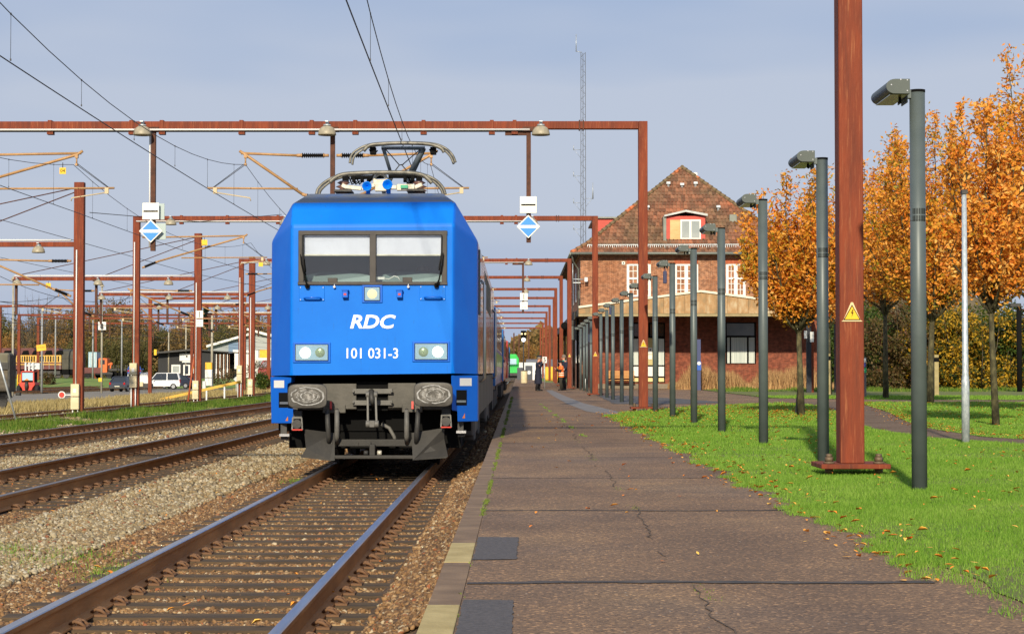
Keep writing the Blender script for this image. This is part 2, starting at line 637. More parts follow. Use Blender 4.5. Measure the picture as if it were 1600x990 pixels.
zs_ = []
for (y0, y1, dens, s0, s1, sd) in ((10.5, 16, 1250, .013, .030, 1), (16, 24, 700, .016, .034, 2), (24, 42, 150, .024, .05, 3), (42, 75, 28, .03, .06, 4)):
    x, y = zone(-0.285 * y1 - .3, -0.43, y0, y1, dens, sd)
    rg = np.random.default_rng(sd + 50)
    keep = np.ones(len(x), bool)
    for c in TX:
        for q in (-.75, .75):
            keep &= ~(np.abs(x - (c + q)) < 0.10)
    x, y = x[keep], y[keep]
    sz = rg.uniform(s0, s1, len(x)) * np.where(rg.random(len(x)) > .93, 1.3, 1)
    zs_.append((x, y, sz, rg.uniform(-.012, .008, len(x))))
X = np.concatenate([a[0] for a in zs_]); Y = np.concatenate([a[1] for a in zs_]); S = np.concatenate([a[2] for a in zs_]); Z = np.concatenate([a[3] for a in zs_])
rg = np.random.default_rng(60)
n_ = 30000
xe = rg.uniform(-3.7, -.5, n_); ye = 10.5 + 20 * rg.random(n_) ** 1.35
ok = (xe > -.285 * ye - .3)
for q in (-.75, .75): ok &= np.abs(xe - (TX[0] + q)) > .1
X = np.concatenate([X, xe[ok]]); Y = np.concatenate([Y, ye[ok]]); S = np.concatenate([S, rg.uniform(.012, .028, ok.sum())]); Z = np.concatenate([Z, rg.uniform(-.006, .012, ok.sum())])
bed = is_bed(X)
# keep stones low on the sleepers of track 1
phase = np.abs(((Y - 10.0) / 0.6) % 1.0 - 0.5) * 0.6      # 0.3 at sleeper centre
onsl = (phase > 0.185) & (np.abs(X - TX[0]) < 1.25)
keep = ~(onsl & (np.random.default_rng(5).random(len(X)) < 0.86))
X, Y, S, Z, bed = X[keep], Y[keep], S[keep], Z[keep], bed[keep]
stones("gravel_stones", X[~bed], Y[~bed], BZ - .005 + Z[~bed] - S[~bed] * .2, S[~bed] * .9, M_st_grey, 11)
# heaped a little towards the platform wall
heap = np.clip((X[bed] + 0.95) / 0.5, 0, 1) * 0.24
stones("ballast_stones", X[bed], Y[bed], BZ - .022 + Z[bed] - S[bed] * .3 + heap + .03 * (heap > .01), S[bed] * .95, M_st_brown, 12)
sh = MB()
sh.add([(-1.0, -20, BZ - .02), (-.405, -20, BZ + .23), (-.405, 420, BZ + .23), (-1.0, 420, BZ - .02)], [(0, 1, 2, 3)])
tag(sh.build("ballast_shoulder", M_ballast), kind="structure")

# grass strip and dry grass beyond track three
M_lawnbase = mat("lawn_soil", srgb(96, 118, 40), srgb(122, 142, 52), srgb(108, 104, 58), sc=1.2, rough=0.95, bump=0.8, bsc=60, world=True)
M_drybase = mat("dry_grass_soil", srgb(128, 112, 66), srgb(150, 134, 84), srgb(118, 112, 58), sc=.9, rough=0.95, bump=0.8, bsc=30, world=True)
M_bankbase = mat("green_bank", srgb(96, 124, 44), srgb(134, 140, 68), srgb(110, 132, 52), sc=.3, rough=0.95, bump=0.6, bsc=10, world=True)


def strip(name, x0, x1, y0, y1, dz, m, nx_=8, ny_=60, jit=.25):
    rnd = random.Random(3)
    vs, fs = [], []
    for j in range(ny_ + 1):
        y = y0 + (y1 - y0) * j / ny_
        a, c = rnd.uniform(-jit, jit), rnd.uniform(-jit, jit)
        for i in range(nx_ + 1):
            x = x0 + a + (x1 + c - x0 - a) * i / nx_
            vs.append((x, y, H(x, y) + dz))
    n = nx_ + 1
    for j in range(ny_):
        for i in range(nx_):
            fs.append((j * n + i, j * n + i + 1, (j + 1) * n + i + 1, (j + 1) * n + i))
    b = MB(); b.add(vs, fs, 0, True)
    return tag(b.build(name, m), kind="structure")


strip("grass_verge", -15.6, -13.0, 20, 300, .045, M_lawnbase, 6, 200)
strip("dry_grass_field", -30, -18.9, 40, 215, .04, M_drybase, 12, 90, .5)
strip("gravel_road", -60, -29, 120, 214, .03, mat("yard_road", srgb(120, 112, 98), srgb(140, 132, 118), sc=.5, rough=.9, world=True), 10, 40, .5)
strip("grass_bank", -110, -27, 214, 246, .05, M_bankbase, 30, 20, .6)
strip("grass_field", -260, -14, 262, 330, .05, M_bankbase, 30, 20, .6)

# platform
M_plat = None


def plat_mat():
    m = bpy.data.materials.new("platform_asphalt"); m.use_nodes = True
    t = m.node_tree; b = t.nodes["Principled BSDF"]; b.inputs["Roughness"].default_value = 0.8
    g = t.nodes.new("ShaderNodeNewGeometry")
    def noise(s, d=4, mapping=None):
        n = t.nodes.new("ShaderNodeTexNoise"); n.inputs["Scale"].default_value = s; n.inputs["Detail"].default_value = d
        if mapping:
            mp_ = t.nodes.new("ShaderNodeMapping"); mp_.inputs["Scale"].default_value = mapping
            t.links.new(g.outputs["Position"], mp_.inputs[0]); t.links.new(mp_.outputs[0], n.inputs["Vector"])
        else:
            t.links.new(g.outputs["Position"], n.inputs["Vector"])
        return n
    def ramp(src, stops):
        r = t.nodes.new("ShaderNodeValToRGB"); e = r.color_ramp.elements
        e[0].position, e[0].color = stops[0]; e[1].position, e[1].color = stops[-1]
        for p, c in stops[1:-1]:
            x = e.new(p); x.color = c
        t.links.new(src, r.inputs[0]); return r
    def mix(kind, f, a, c, fl=None):
        n = t.nodes.new("ShaderNodeMix"); n.data_type = 'RGBA'; n.blend_type = kind
        n.inputs[0].default_value = f
        if fl: t.links.new(fl, n.inputs[0])
        for i, s in ((6, a), (7, c)):
            if isinstance(s, tuple): n.inputs[i].default_value = s
            else: t.links.new(s, n.inputs[i])
        return n.outputs[2]
    big = ramp(noise(.55, 6, (1, .6, 1)).outputs[0], [(.3, srgb(112, 88, 66)), (.5, srgb(130, 103, 77)), (.7, srgb(145, 117, 86))])
    blo = ramp(noise(1.3, 5).outputs[0], [(.42, (.84, .83, .83, 1)), (.62, (1.04, 1.02, .98, 1))])
    c = mix('MULTIPLY', 1, big.outputs[0], blo.outputs[0])
    v = t.nodes.new("ShaderNodeTexVoronoi"); v.inputs["Scale"].default_value = 75
    t.links.new(g.outputs["Position"], v.inputs["Vector"])
    sp = t.nodes.new("ShaderNodeSeparateColor"); t.links.new(v.outputs["Color"], sp.inputs[0])
    agg = ramp(sp.outputs[0], [(0, (.42, .40, .38, 1)), (.5, (.95, .95, .95, 1)), (.88, (1.25, 1.2, 1.1, 1)), (1, (3.0, 2.8, 2.4, 1))])
    c = mix('MULTIPLY', .8, c, agg.outputs[0])
    v2 = t.nodes.new("ShaderNodeTexVoronoi"); v2.inputs["Scale"].default_value = 26
    t.links.new(g.outputs["Position"], v2.inputs["Vector"])
    sp2 = t.nodes.new("ShaderNodeSeparateColor"); t.links.new(v2.outputs["Color"], sp2.inputs[0])
    mth = t.nodes.new("ShaderNodeMath"); mth.operation = 'GREATER_THAN'; mth.inputs[1].default_value = .95
    t.links.new(sp2.outputs[0], mth.inputs[0])
    m2 = t.nodes.new("ShaderNodeMath"); m2.operation = 'LESS_THAN'; m2.inputs[1].default_value = .13
    t.links.new(v2.outputs["Distance"], m2.inputs[0])
    m3 = t.nodes.new("ShaderNodeMath"); m3.operation = 'MULTIPLY'
    t.links.new(mth.outputs[0], m3.inputs[0]); t.links.new(m2.outputs[0], m3.inputs[1])
    c = mix('MIX', 0, c, srgb(190, 180, 165), m3.outputs[0])
    st = ramp(noise(.35, 5, (1, 1, 1)).outputs[0], [(.5, (0, 0, 0, 1)), (.68, (1, 1, 1, 1))])
    c = mix('MIX', 0, c, mix('MULTIPLY', 1, c, (.86, .92, 1.08, 1)), st.outputs[0])
    t.links.new(c, b.inputs["Base Color"])
    bn = t.nodes.new("ShaderNodeBump"); bn.inputs["Strength"].default_value = .55; bn.inputs["Distance"].default_value = .006
    t.links.new(v.outputs["Distance"], bn.inputs["Height"]); t.links.new(bn.outputs[0], b.inputs["Normal"])
    return m


M_plat = plat_mat()
b = MB(); b.bx(-0.255, 2.6, -20, 420, -1.2, 0)
tag(b.build("platform", M_plat), kind="structure")
sheet("station_forecourt", [(2.5, 46.4), (5.6, 56.5), (9, 62), (14, 63.5), (60, 64), (60, 66.5), (14, 68.5), (9.6, 73), (9.9, 96), (10.3, 112), (18, 114), (18, 180), (2.5, 180)], 0.002, M_plat, jit=.1, step=.7, rs=4)
sheet("base_ground_right", [(2.55, -20), (900, -20), (900, 900), (2.55, 900)], -0.02, M_bankbase)
sheet("asphalt_patch_forecourt", [(3.0, 60), (5.2, 60), (6.9, 63), (6.2, 71), (4.6, 80), (3.4, 82)], 0.008, mat("asphalt", srgb(74, 72, 72), srgb(92, 90, 90), sc=2, rough=.85, world=True, bump=.3, bsc=70), jit=.1, step=1)
# paler slab strip in the platform
sheet("slab_strip", [(2.6, 46.6), (2.1, 45), (1.75, 49), (1.55, 60), (1.45, 80), (1.5, 105), (1.85, 105), (1.95, 80), (2.1, 62)], 0.005, mat("slab_grey", srgb(112, 108, 106), srgb(132, 126, 122), sc=2, rough=.8, world=True))
M_path = stone_mat("path_gravel", [srgb(92, 74, 58), srgb(124, 102, 82), srgb(108, 88, 70), srgb(140, 120, 98)], 30, .01)
cl = [(10.2, 64.5), (9.7, 57), (8.7, 48), (7.4, 39), (6.85, 34), (6.8, 30), (7.6, 26.6), (9.5, 25), (14, 23), (30, 20)]
wd = [2.2, 1.5, 1.25, 1.1, 1.1, 1.0, 1.1, 1.2, 1.3, 1.3]
Lp, Rp = [], []
for i, p in enumerate(cl):
    a = Vector(cl[max(0, i - 1)]); c = Vector(cl[min(len(cl) - 1, i + 1)])
    d = (c - a).normalized(); nrm = Vector((-d.y, d.x)) * wd[i] / 2
    Lp.append(Vector(p) + nrm); Rp.append(Vector(p) - nrm)
PATHPOLY = [tuple(v) for v in Lp] + [tuple(v) for v in reversed(Rp)]
sheet("footpath", PATHPOLY, 0.004, M_path, jit=.07, step=.5, rs=8)

# kerb stones along the platform edge
M_kerb = mat("kerb_brown", srgb(112, 90, 68), srgb(144, 118, 90), srgb(126, 102, 78), sc=3, rough=.85, bump=.4, bsc=50, world=True)
M_kerby = mat("kerb_yellow", srgb(168, 148, 96), srgb(192, 172, 118), sc=5, rough=.85, bump=.4, bsc=50, world=True)
kb = MB()
kb.bx(-0.40, -0.258, -20, 420, -1.2, 0.0)
kerb = kb.build("kerb", M_kerb)
tag(kerb, kind="structure")
for (y0, y1, k) in ((7.0, 8.42, 1), (10.3, 11.45, 1)):
    b = MB(); b.bx(-0.403, -0.257, y0, y1, -.3, 0.003)
    o = b.build("kerb_pale_stone", M_kerby, bevel=.006); tag(o, kind="structure")
M_patch = mat("asphalt_patch", srgb(74, 70, 70), srgb(98, 92, 90), sc=40, rough=.85, bump=.5, bsc=90, world=True)
for i, (y0, y1, x1) in enumerate(((7.0, 8.6, -.03), (10.42, 11.85, -.01))):
    sheet("platform_repair_patch", [(-.25, y0), (x1, y0 + .03), (x1 + .01, y1 - .02), (-.25, y1)], 0.004, M_patch, jit=.006, step=.06, rs=i)
# tar joints across the platform
M_joint = mat("tar_joint", srgb(56, 52, 50), srgb(88, 78, 70), sc=6, rough=.8, world=True)
rj = random.Random(4)
for i, (yy, wdt) in enumerate(((9.3, .085), (14.1, .045), (18.4, .035), (22.8, .025), (27.4, .03), (32.2, .03), (37, .03), (42, .04))):
    up, lo = [], []
    x = -.25
    while x < 2.15:
        wob = .03 * math.sin(x * 3 + i) + rj.uniform(-.01, .01)
        h = wdt * rj.uniform(.35, .75)
        up.append((x, yy + .02 * x + wob + h)); lo.append((x, yy + .02 * x + wob - h))
        x += .12
    sheet("platform_tar_joint", up + lo[::-1], 0.004, M_joint)

left_edge = [(v.x, v.y) for v in (Rp if Rp[3].x < Lp[3].x else Lp)]
right_edge = [(v.x, v.y) for v in (Lp if Rp[3].x < Lp[3].x else Rp)]
# wandering lengthwise crack with weeds
rk = random.Random(12)
M_crack = mat("crack_dirt", srgb(84, 68, 54), srgb(100, 82, 64), sc=6, rough=.9, world=True)
b = MB()
yy = 7.0; xx = .86
while yy < 47:
    nx_ = xx + rk.uniform(-.022, .022) + (.88 - xx) * .1
    h = rk.uniform(.0015, .0045) * (1 + yy * .02)
    if math.sin(yy * 1.1) + math.sin(yy * 3.7) * .6 > -.25:
        b.add([(xx - h, yy, .0045), (xx + h, yy, .0045), (nx_ + h, yy + .1, .0045), (nx_ - h, yy + .1, .0045)], [(0, 1, 2, 3)])
    xx = nx_; yy += .1
tag(b.build("platform_crack", M_crack, fix=False), kind="structure")
lawn_near = [(2.25, -10), (2.25, 44), (2.45, 46.8), (5.6, 57.2), (8.6, 62.4)] + left_edge[1:] + [(30, -10)]
lawn_right = [(11.4, 63.3)] + [(60, 63.8), (60, 15)] + right_edge[::-1][:-1]
lawn_far = [(14, 68.8), (60, 66.9), (260, 67), (260, 240), (18.2, 240), (18.2, 114), (10.5, 111), (10.1, 96), (9.8, 73.5)]
sheet("lawn_near", lawn_near, 0.006, M_lawnbase, jit=.03, step=.35, rs=21)
sheet("lawn_middle", lawn_right, 0.006, M_lawnbase, jit=.06, step=.5, rs=22)
sheet("lawn_far", lawn_far, 0.006, M_lawnbase, jit=.15, step=1.5, rs=23)


def inpoly(x, y, poly):
    ins = np.zeros(len(x), bool)
    n = len(poly)
    j = n - 1
    for i in range(n):
        xi, yi = poly[i]; xj, yj = poly[j]
        c = ((yi > y) != (yj > y)) & (x < (xj - xi) * (y - yi) / ((yj - yi) or 1e-9) + xi)
        ins ^= c
        j = i
    return ins


def blades(name, x, y, z, h, wd_, lean, m, seed, label):
    rg = np.random.default_rng(seed)
    n = len(x)
    a = rg.uniform(0, 2 * np.pi, n)
    l = rg.uniform(0, lean, n) * h
    la = rg.uniform(0, 2 * np.pi, n)
    dx, dy = np.cos(a) * wd_ / 2, np.sin(a) * wd_ / 2
    V = np.zeros((n, 3, 3))
    V[:, 0] = np.stack([x - dx, y - dy, z], 1)
    V[:, 1] = np.stack([x + dx, y + dy, z], 1)
    V[:, 2] = np.stack([x + np.cos(la) * l, y + np.sin(la) * l, z + h * np.sqrt(np.clip(1 - (l / np.maximum(h, 1e-6)) ** 2, .1, 1))], 1)
    o = np_mesh(name, V.reshape(-1, 3), 3, np.arange(n * 3), m)
    return tag(o, label, "grass", None, "stuff")


M_blade = mat("grass_blades", (0.11, 0.25, 0.018), (0.32, 0.50, 0.08), (0.20, 0.38, 0.035), island=True, rough=0.65, trans=0.3, spec=.25)
def patchy(m, c_lo, c_hi, scale=.9):
    t = m.node_tree; b_ = t.nodes["Principled BSDF"]
    src = b_.inputs["Base Color"].links[0].from_socket
    g_ = t.nodes.new("ShaderNodeNewGeometry"); n_ = t.nodes.new("ShaderNodeTexNoise"); n_.inputs["Scale"].default_value = scale; n_.inputs["Detail"].default_value = 5; n_.inputs["Roughness"].default_value = .65
    t.links.new(g_.outputs["Position"], n_.inputs["Vector"])
    r_ = t.nodes.new("ShaderNodeValToRGB"); r_.color_ramp.elements[0].position = .36; r_.color_ramp.elements[0].color = c_lo; r_.color_ramp.elements[1].position = .64; r_.color_ramp.elements[1].color = c_hi
    mx_ = t.nodes.new("ShaderNodeMix"); mx_.data_type = 'RGBA'; mx_.blend_type = 'MULTIPLY'; mx_.inputs[0].default_value = 1
    t.links.new(n_.outputs[0], r_.inputs[0]); t.links.new(src, mx_.inputs[6]); t.links.new(r_.outputs[0], mx_.inputs[7])
    for l in list(src.links):
        if l.to_node != mx_: t.links.new(mx_.outputs[2], l.to_socket)


patchy(M_blade, (.80, .86, .7, 1), (1.1, 1.02, 1.2, 1))
M_bladedry = mat("dry_blades", srgb(142, 122, 78), srgb(192, 174, 124), srgb(164, 148, 98), island=True, rough=0.8, trans=0.2, spec=.2)
M_bladewild = mat("wild_blades", (0.06, 0.13, 0.012), (0.22, 0.26, 0.05), (0.11, 0.2, 0.02), island=True, rough=0.7, trans=0.25, spec=.2)
rg = np.random.default_rng(77)
bx_, by_, bh_, bw_ = [], [], [], []
for (y0, y1, dens, h0, h1, w_) in ((6, 10, 3000, .02, .05, .004), (10, 15, 7000, .02, .05, .0045), (15, 21, 4200, .02, .055, .006), (21, 32, 1700, .025, .06, .009), (32, 48, 520, .03, .07, .018), (48, 80, 120, .04, .09, .035)):
    xm = min(22, .285 * y1 + .3)
    n = int((xm - 2) * (y1 - y0) * dens)
    x = rg.uniform(1.9, xm, n); y = rg.uniform(y0, y1, n)
    k = x < .285 * y + .3
    x, y = x[k], y[k]
    edge = 2.06 + .07 * np.sin(y * 1.7) + .05 * np.sin(y * 4.3 + 1) + .05 * np.sin(y * 9.1)
    k = ((inpoly(x, y, lawn_near) | ((x < 2.4) & (y < 45))) & (x > edge + rg.normal(0, .03, len(x)))) | inpoly(x, y, lawn_right) | (inpoly(x, y, lawn_far))
    x, y = x[k], y[k]
    tuft = .75 + .35 * np.sin(x * 2.1 + np.sin(y * 1.3)) * np.sin(y * 1.7)
    bx_.append(x); by_.append(y); bh_.append(rg.uniform(h0, h1, len(x)) * tuft); bw_.append(np.full(len(x), w_))
X = np.concatenate(bx_); Y = np.concatenate(by_); Hh = np.concatenate(bh_); W = np.concatenate(bw_)
blades("lawn_grass", X, Y, np.full(len(X), .004), Hh, W, .75, M_blade, 5, "short bright green mown grass right of the platform")

# verge beyond track three, wild tufts
n = 60000
x = rg.uniform(-15.7, -12.9, n); y = 38 + (150 - 38) * rg.random(n) ** 1.6
k = np.sin(x * 3.1 + np.sin(y * .7) * 2) + np.sin(y * .9 + x) > -.9
x, y = x[k], y[k]
blades("verge_grass", x, y, np.full(len(x), -.6), rg.uniform(.1, .34, len(x)) * (.7 + .4 * np.sin(y * .6)), np.full(len(x), .035), .7, M_bladewild, 6, "tufty green grass between the third track and the sidings")
n = 90000
x = rg.uniform(-29.5, -18.8, n); y = 66 + (215 - 66) * rg.random(n) ** 1.3
k = (np.sin(x * 1.1 + np.sin(y * .13) * 2) + np.sin(y * .21 + x) > -1.2) & ~(np.abs(x + 21.9) < .9)
x, y = x[k], y[k]
zz = np.array([H(a, c) for a, c in zip(x, y)])
blades("dry_yard_grass", x, y, zz, rg.uniform(.12, .42, len(x)), np.full(len(x), .06), .8, M_bladedry, 8, "straw coloured dry grass in the yard left of the sidings")
n = 30000
x = rg.uniform(-19, -13.2, n); y = 60 + 120 * rg.random(n) ** 1.3
blades("siding_grass", x, y, np.full(len(x), -.63), rg.uniform(.05, .16, len(x)), np.full(len(x), .03), .8, M_bladedry, 9, "thin dry grass among the siding rails")
# moss in the kerb joint
n = 9000
y = 8 + 70 * rg.random(n)
k = (np.sin(y * 1.9) + np.sin(y * .77 + 2) + np.sin(y * 5.1) + rg.normal(0, .5, n)) > 1.6 - np.clip((y - 11) / 6, 0, 1) * 1.6
y = y[k]; x = -.256 + rg.normal(0, .007, len(y)) * (1 + .03 * y)
blades("moss_in_kerb_joint", x, y, np.full(len(x), 0.0), rg.uniform(.006, .022, len(x)), .005 + .0004 * y, .9, mat("moss", (0.08, .13, .015), (.17, .22, .03), (.12, .17, .02), island=True, rough=.9), 10, "yellow green moss in the joint behind the platform kerb")
for i, (cx_, cy_, r_) in enumerate(((-3.15, 15.2, .35), (-3.9, 16.2, .5), (-4.6, 16.9, .3), (-3.1, 27.5, .25))):
    n = 500
    x = cx_ + rg.normal(0, r_ * .5, n); y = cy_ + rg.normal(0, r_, n)
    blades("weeds", x, y, np.full(n, BZ - .02), rg.uniform(.03, .08, n), np.full(n, .007), .9, M_blade, 30 + i, "small green weeds in the gravel between the tracks")
# platform weeds
n = 700
y = rg.uniform(30, 62, n); x = .9 - (y - 42) * .012 + rg.normal(0, .03, n)
k = np.sin(y * 1.3) + np.sin(y * 3.1) > .2
blades("platform_weeds", x[k], y[k], np.zeros(k.sum()), rg.uniform(.01, .04, k.sum()), np.full(k.sum(), .02), .9, M_blade, 41, "thin line of weeds in the platform surface")
n = 1400
y = 7.5 + 22 * rg.random(n); x = .88 + rg.normal(0, .03, n)
k = np.sin(y * 2.3) + np.sin(y * 5.7 + 1) + np.sin(y * .9) > 1.35
blades("crack_weeds", x[k], y[k], np.zeros(k.sum()), rg.uniform(.004, .014, k.sum()), np.full(k.sum(), .005), .9, MATS["moss"], 43, "small moss spots along the lengthwise crack in the platform")

# fallen leaves
def leafset(name, x, y, z, size, m, seed, label, flat=.35):
    rg = np.random.default_rng(seed)
    n = len(x)
    a = rg.uniform(0, 2 * np.pi, n)
    ux, uy = np.cos(a), np.sin(a)
    tz = rg.uniform(-flat, flat, n)
    L = size; Wd = size * rg.uniform(.35, .6, n)
    V = np.zeros((n, 6, 3))
    curl = rg.uniform(0, .35, n) * size
    for k, (l, w__, c) in enumerate(((-.5, 0, 0), (-.15, -.5, 1), (.2, -.42, .8), (.5, 0, .3), (.2, .42, .8), (-.15, .5, 1))):
        V[:, k, 0] = x + ux * l * L - uy * w__ * Wd
        V[:, k, 1] = y + uy * l * L + ux * w__ * Wd
        V[:, k, 2] = z + .004 + c * curl + (l + .5) * L * np.abs(tz)
    F_ = np.array([0, 1, 2, 3, 0, 3, 4, 5])
    Fc = (F_[None] + (np.arange(n) * 6)[:, None]).reshape(-1)
    o = np_mesh(name, V.reshape(-1, 3), 4, Fc, m)
    return tag(o, label, "leaves", None, "stuff")


M_fall = mat("fallen_leaf", srgb(226, 120, 30), srgb(250, 200, 90), srgb(240, 156, 50), island=True, rough=0.7)
n = 520
y = 9 + 38 * rg.random(n); x = 2.08 + np.abs(rg.normal(0, .12, n)) * np.where(rg.random(n) > .55, -1, 1.2)
n2 = 3600
y2 = 11 + 50 * rg.random(n2); x2 = 2.1 + rg.random(n2) * .27 * y2
k = inpoly(x2, y2, lawn_near) | inpoly(x2, y2, lawn_right); dn = rg.random(n2) < np.where(y2 > 38, .95, .28)
x2, y2 = x2[k & dn], y2[k & dn]
n3 = 60
y3 = 9 + 36 * rg.random(n3); x3 = rg.uniform(-.2, 2, n3)
n5 = 900
ii = rg.integers(0, len(right_edge) - 1, n5); tt = rg.random(n5)
ra = np.array(right_edge)
x5 = ra[ii, 0] + (ra[ii + 1, 0] - ra[ii, 0]) * tt + rg.normal(0, .22, n5); y5 = ra[ii, 1] + (ra[ii + 1, 1] - ra[ii, 1]) * tt + rg.normal(0, .22, n5)
n6 = 1500
x6 = rg.normal(6.4, 2.0, n6); y6 = rg.normal(46, 5, n6)
k6 = inpoly(x6, y6, lawn_near)
X = np.concatenate([x, x2, x3, x5, x6[k6]]); Y = np.concatenate([y, y2, y3, y5, y6[k6]])
zz = np.where(X > 2.15, .045, .004)
leafset("fallen_leaves", X, Y, zz, np.random.default_rng(3).uniform(.03, .075, len(X)), M_fall, 3, "orange and yellow fallen leaves scattered over lawn and platform")
n4 = 130
y4 = 11 + 18 * rg.random(n4) ** 1.3; x4 = rg.uniform(-7, -.5, n4)
k = x4 > -.28 * y4
leafset("leaves_on_ballast", x4[k], y4[k], np.full(k.sum(), BZ + .03), np.random.default_rng(4).uniform(.03, .075, k.sum()), M_fall, 5, "orange leaves lying on the ballast and rails")
# ---------------------------------------------------------------- railway tracks
M_railhead = mat("rail_head_polished", (0.40, 0.38, 0.38), (0.52, 0.49, 0.48), sc=3, rough=0.3, metal=1.0, stretch=(6, .3, 1))
M_railheadd = mat("rail_head_dull", (0.20, 0.15, 0.12), (0.30, 0.25, 0.21), sc=3, rough=0.42, metal=0.85, stretch=(6, .3, 1))
M_railweb = mat("rail_rust", srgb(160, 108, 60), srgb(196, 138, 80), srgb(176, 122, 68), sc=4, rough=0.85, bump=.3, bsc=60, stretch=(1, .2, 1))
M_sleeper = mat("sleeper_wood", srgb(66, 52, 36), srgb(94, 74, 50), srgb(78, 62, 42), sc=6, rough=0.9, bump=.6, bsc=40, stretch=(.3, 1, 1))
M_clip = mat("clip_rust", srgb(104, 76, 54), srgb(134, 98, 68), sc=20, rough=0.85)


def rail_mb(x, y0, y1, z, sc=1.0, headonly=False):
    h = .172 * sc
    b = MB()
    pr = [(-.075, -h), (.075, -h), (.075, -h + .012), (.014, -h + .032), (.010, -.048), (.034, -.036)]
    top = [(.0355, -.030), (.0355, -.006), (.029, 0), (-.029, 0), (-.0355, -.006), (-.0355, -.030)]
    mir = [(-p[0], p[1]) for p in reversed(pr[2:])]
    prof = pr + top + mir + [(-.075, -h)]
    prof = [(x + a, z + c) for a, c in prof]
    n = len(prof)
    ys = [y0, y1]
    for i in range(n - 1):
        p, q = prof[i], prof[i + 1]
        hd = 6 <= i + 0 <= 10
        b.add([(p[0], y0, p[1]), (q[0], y0, q[1]), (q[0], y1, q[1]), (p[0], y1, p[1])], [(0, 1, 2, 3)], 1 if (7 <= i <= 9) else 0)
    return b


def make_track(x, z, y0, y1, label, near_sl, clips, head, sl0=10.0, pitch=.6, nmax=100, sleepers=True, nm="railway_track"):
    t = T(nm, label, "railway track", (x, 0, z))
    for s in (-1, 1):
        rail_mb(s * .75, y0, y1, 0).build("rail", [M_railweb, head], t)
    if not sleepers:
        return t
    b = MB()
    b.bx(-1.28, 1.28, -.12, .12, -.172 - .13, -.174)
    first = b.build("sleeper", M_sleeper, t, bevel=.012, seg=1)
    cb = MB()
    # chair plate with two humped spring clips either side of the rail foot
    cb.bx(-.16, .16, -.075, .075, -.1745, -.160)
    for s in (-1, 1):
        for q in (-.045, .045):
            pts = [(s * .05, q * .6, -.150), (s * .085, q, -.128), (s * .12, q * 1.1, -.138), (s * .15, q, -.162)]
            cb.tube(pts, .011, 6)
        cb.cyl((s * .105, 0, -.148), .016, .05, n=6)
    k = 0
    clip0 = None
    cnt = int((y1 - sl0) / pitch)
    # start where the camera starts to see the track
    objs = []
    for i in range(min(cnt, nmax)):
        if i == 0:
            s_ = first
        else:
            s_ = first.copy(); COL.objects.link(s_); s_.parent = t
        s_.location = (0, sl0 + i * pitch, 0)
        s_.rotation_euler = (0, 0, random.uniform(-.006, .006))
        if i < clips:
            for q in (-.75, .75):
                if clip0 is None:
                    clip0 = cb.build("rail_clip", M_clip, s_)
                    c_ = clip0
                else:
                    c_ = clip0.copy(); COL.objects.link(c_); c_.parent = s_
                c_.location = (q, 0, 0)
    if cnt > nmax:
        b = MB()
        for i in range(nmax, min(cnt, nmax + 350)):
            b.bx(-1.28, 1.28, sl0 + i * pitch - .12, sl0 + i * pitch + .12, -.172 - .13, -.174)
        o = b.build("sleeper", M_sleeper, t)
        o["kind"] = "stuff"
    return t


make_track(TX[0], RZ, -10, 400, "railway track beside the platform with shiny rail heads, under the blue locomotive", 30, 60, M_railhead)
make_track(TX[1], RZ, -10, 400, "brown railway track just left of the blue locomotive, second from the platform", 30, 90, M_railheadd, sl0=22)
make_track(TX[2], RZ, -10, 400, "dark railway track bordering the green verge, third from the platform", 30, 60, M_railheadd, sl0=36)
make_track(-16.7, RZ - .06, 20, 400, "rusty siding track just beyond the green verge, behind the tall red masts", 0, 0, M_railheadd, sl0=60)
make_track(-21.9, RZ - .35, 60, 205, "rusty overgrown siding track running through the dry grass", 0, 0, M_railheadd, sl0=80)
# yard track behind the road, crossing the view
for (pa, pb, lb) in ((P(30, 611, 165), P(420, 596, 300), "rusty yard track between the dry grass and the gravel road"),
                     (P(60, 606, 200), P(420, 593, 330), "rusty yard track at the foot of the green bank")):
    d = pb - pa
    L = d.to_2d().length
    t = T("yard_track", lb, "railway track", (pa.x, pa.y, H(pa.x, pa.y) + .3), math.atan2(-d.x, d.y))
    for s in (-1, 1):
        rail_mb(s * .75, 0, L, 0).build("rail", [M_railweb, M_railheadd], t)
    b = MB()
    for i in range(int(L / .65)):
        b.bx(-1.25, 1.25, i * .65, i * .65 + .24, -.3, -.175)
    o = b.build("sleeper", M_sleeper, t); o["kind"] = "stuff"
# ---------------------------------------------------------------- blue electric locomotive
LD = 27.0
LROOT = Vector((TX[0], LD, RZ))
M_blue = mat("loco_blue", srgb(0, 110, 214), srgb(6, 118, 222), sc=1.2, rough=0.48, spec=.2)
add_streaks(M_blue, srgb(40, 90, 150), (26, 26, 3), .60, .72, .45)
add_streaks(M_blue, srgb(60, 70, 90), (60, 60, 60), .70, .74, .5)
M_blue2 = mat("loco_blue_dark", srgb(0, 92, 200), srgb(4, 100, 208), sc=1.2, rough=0.38, spec=.35, coat=.1)  # darker copy of the blue; angled faces carry their shade in it
M_side = mat("loco_side", srgb(58, 55, 54), srgb(76, 70, 66), sc=2, rough=0.2, metal=.3, coat=.6)
M_roofg = mat("loco_roof_grime", srgb(70, 96, 140), srgb(104, 106, 108), srgb(90, 100, 118), sc=3, rough=0.6)
M_frame = mat("window_rubber", srgb(58, 54, 52), srgb(70, 66, 62), sc=5, rough=0.6)
M_blind = mat("sun_blind", srgb(222, 222, 240), srgb(212, 212, 230), sc=4, rough=0.8)
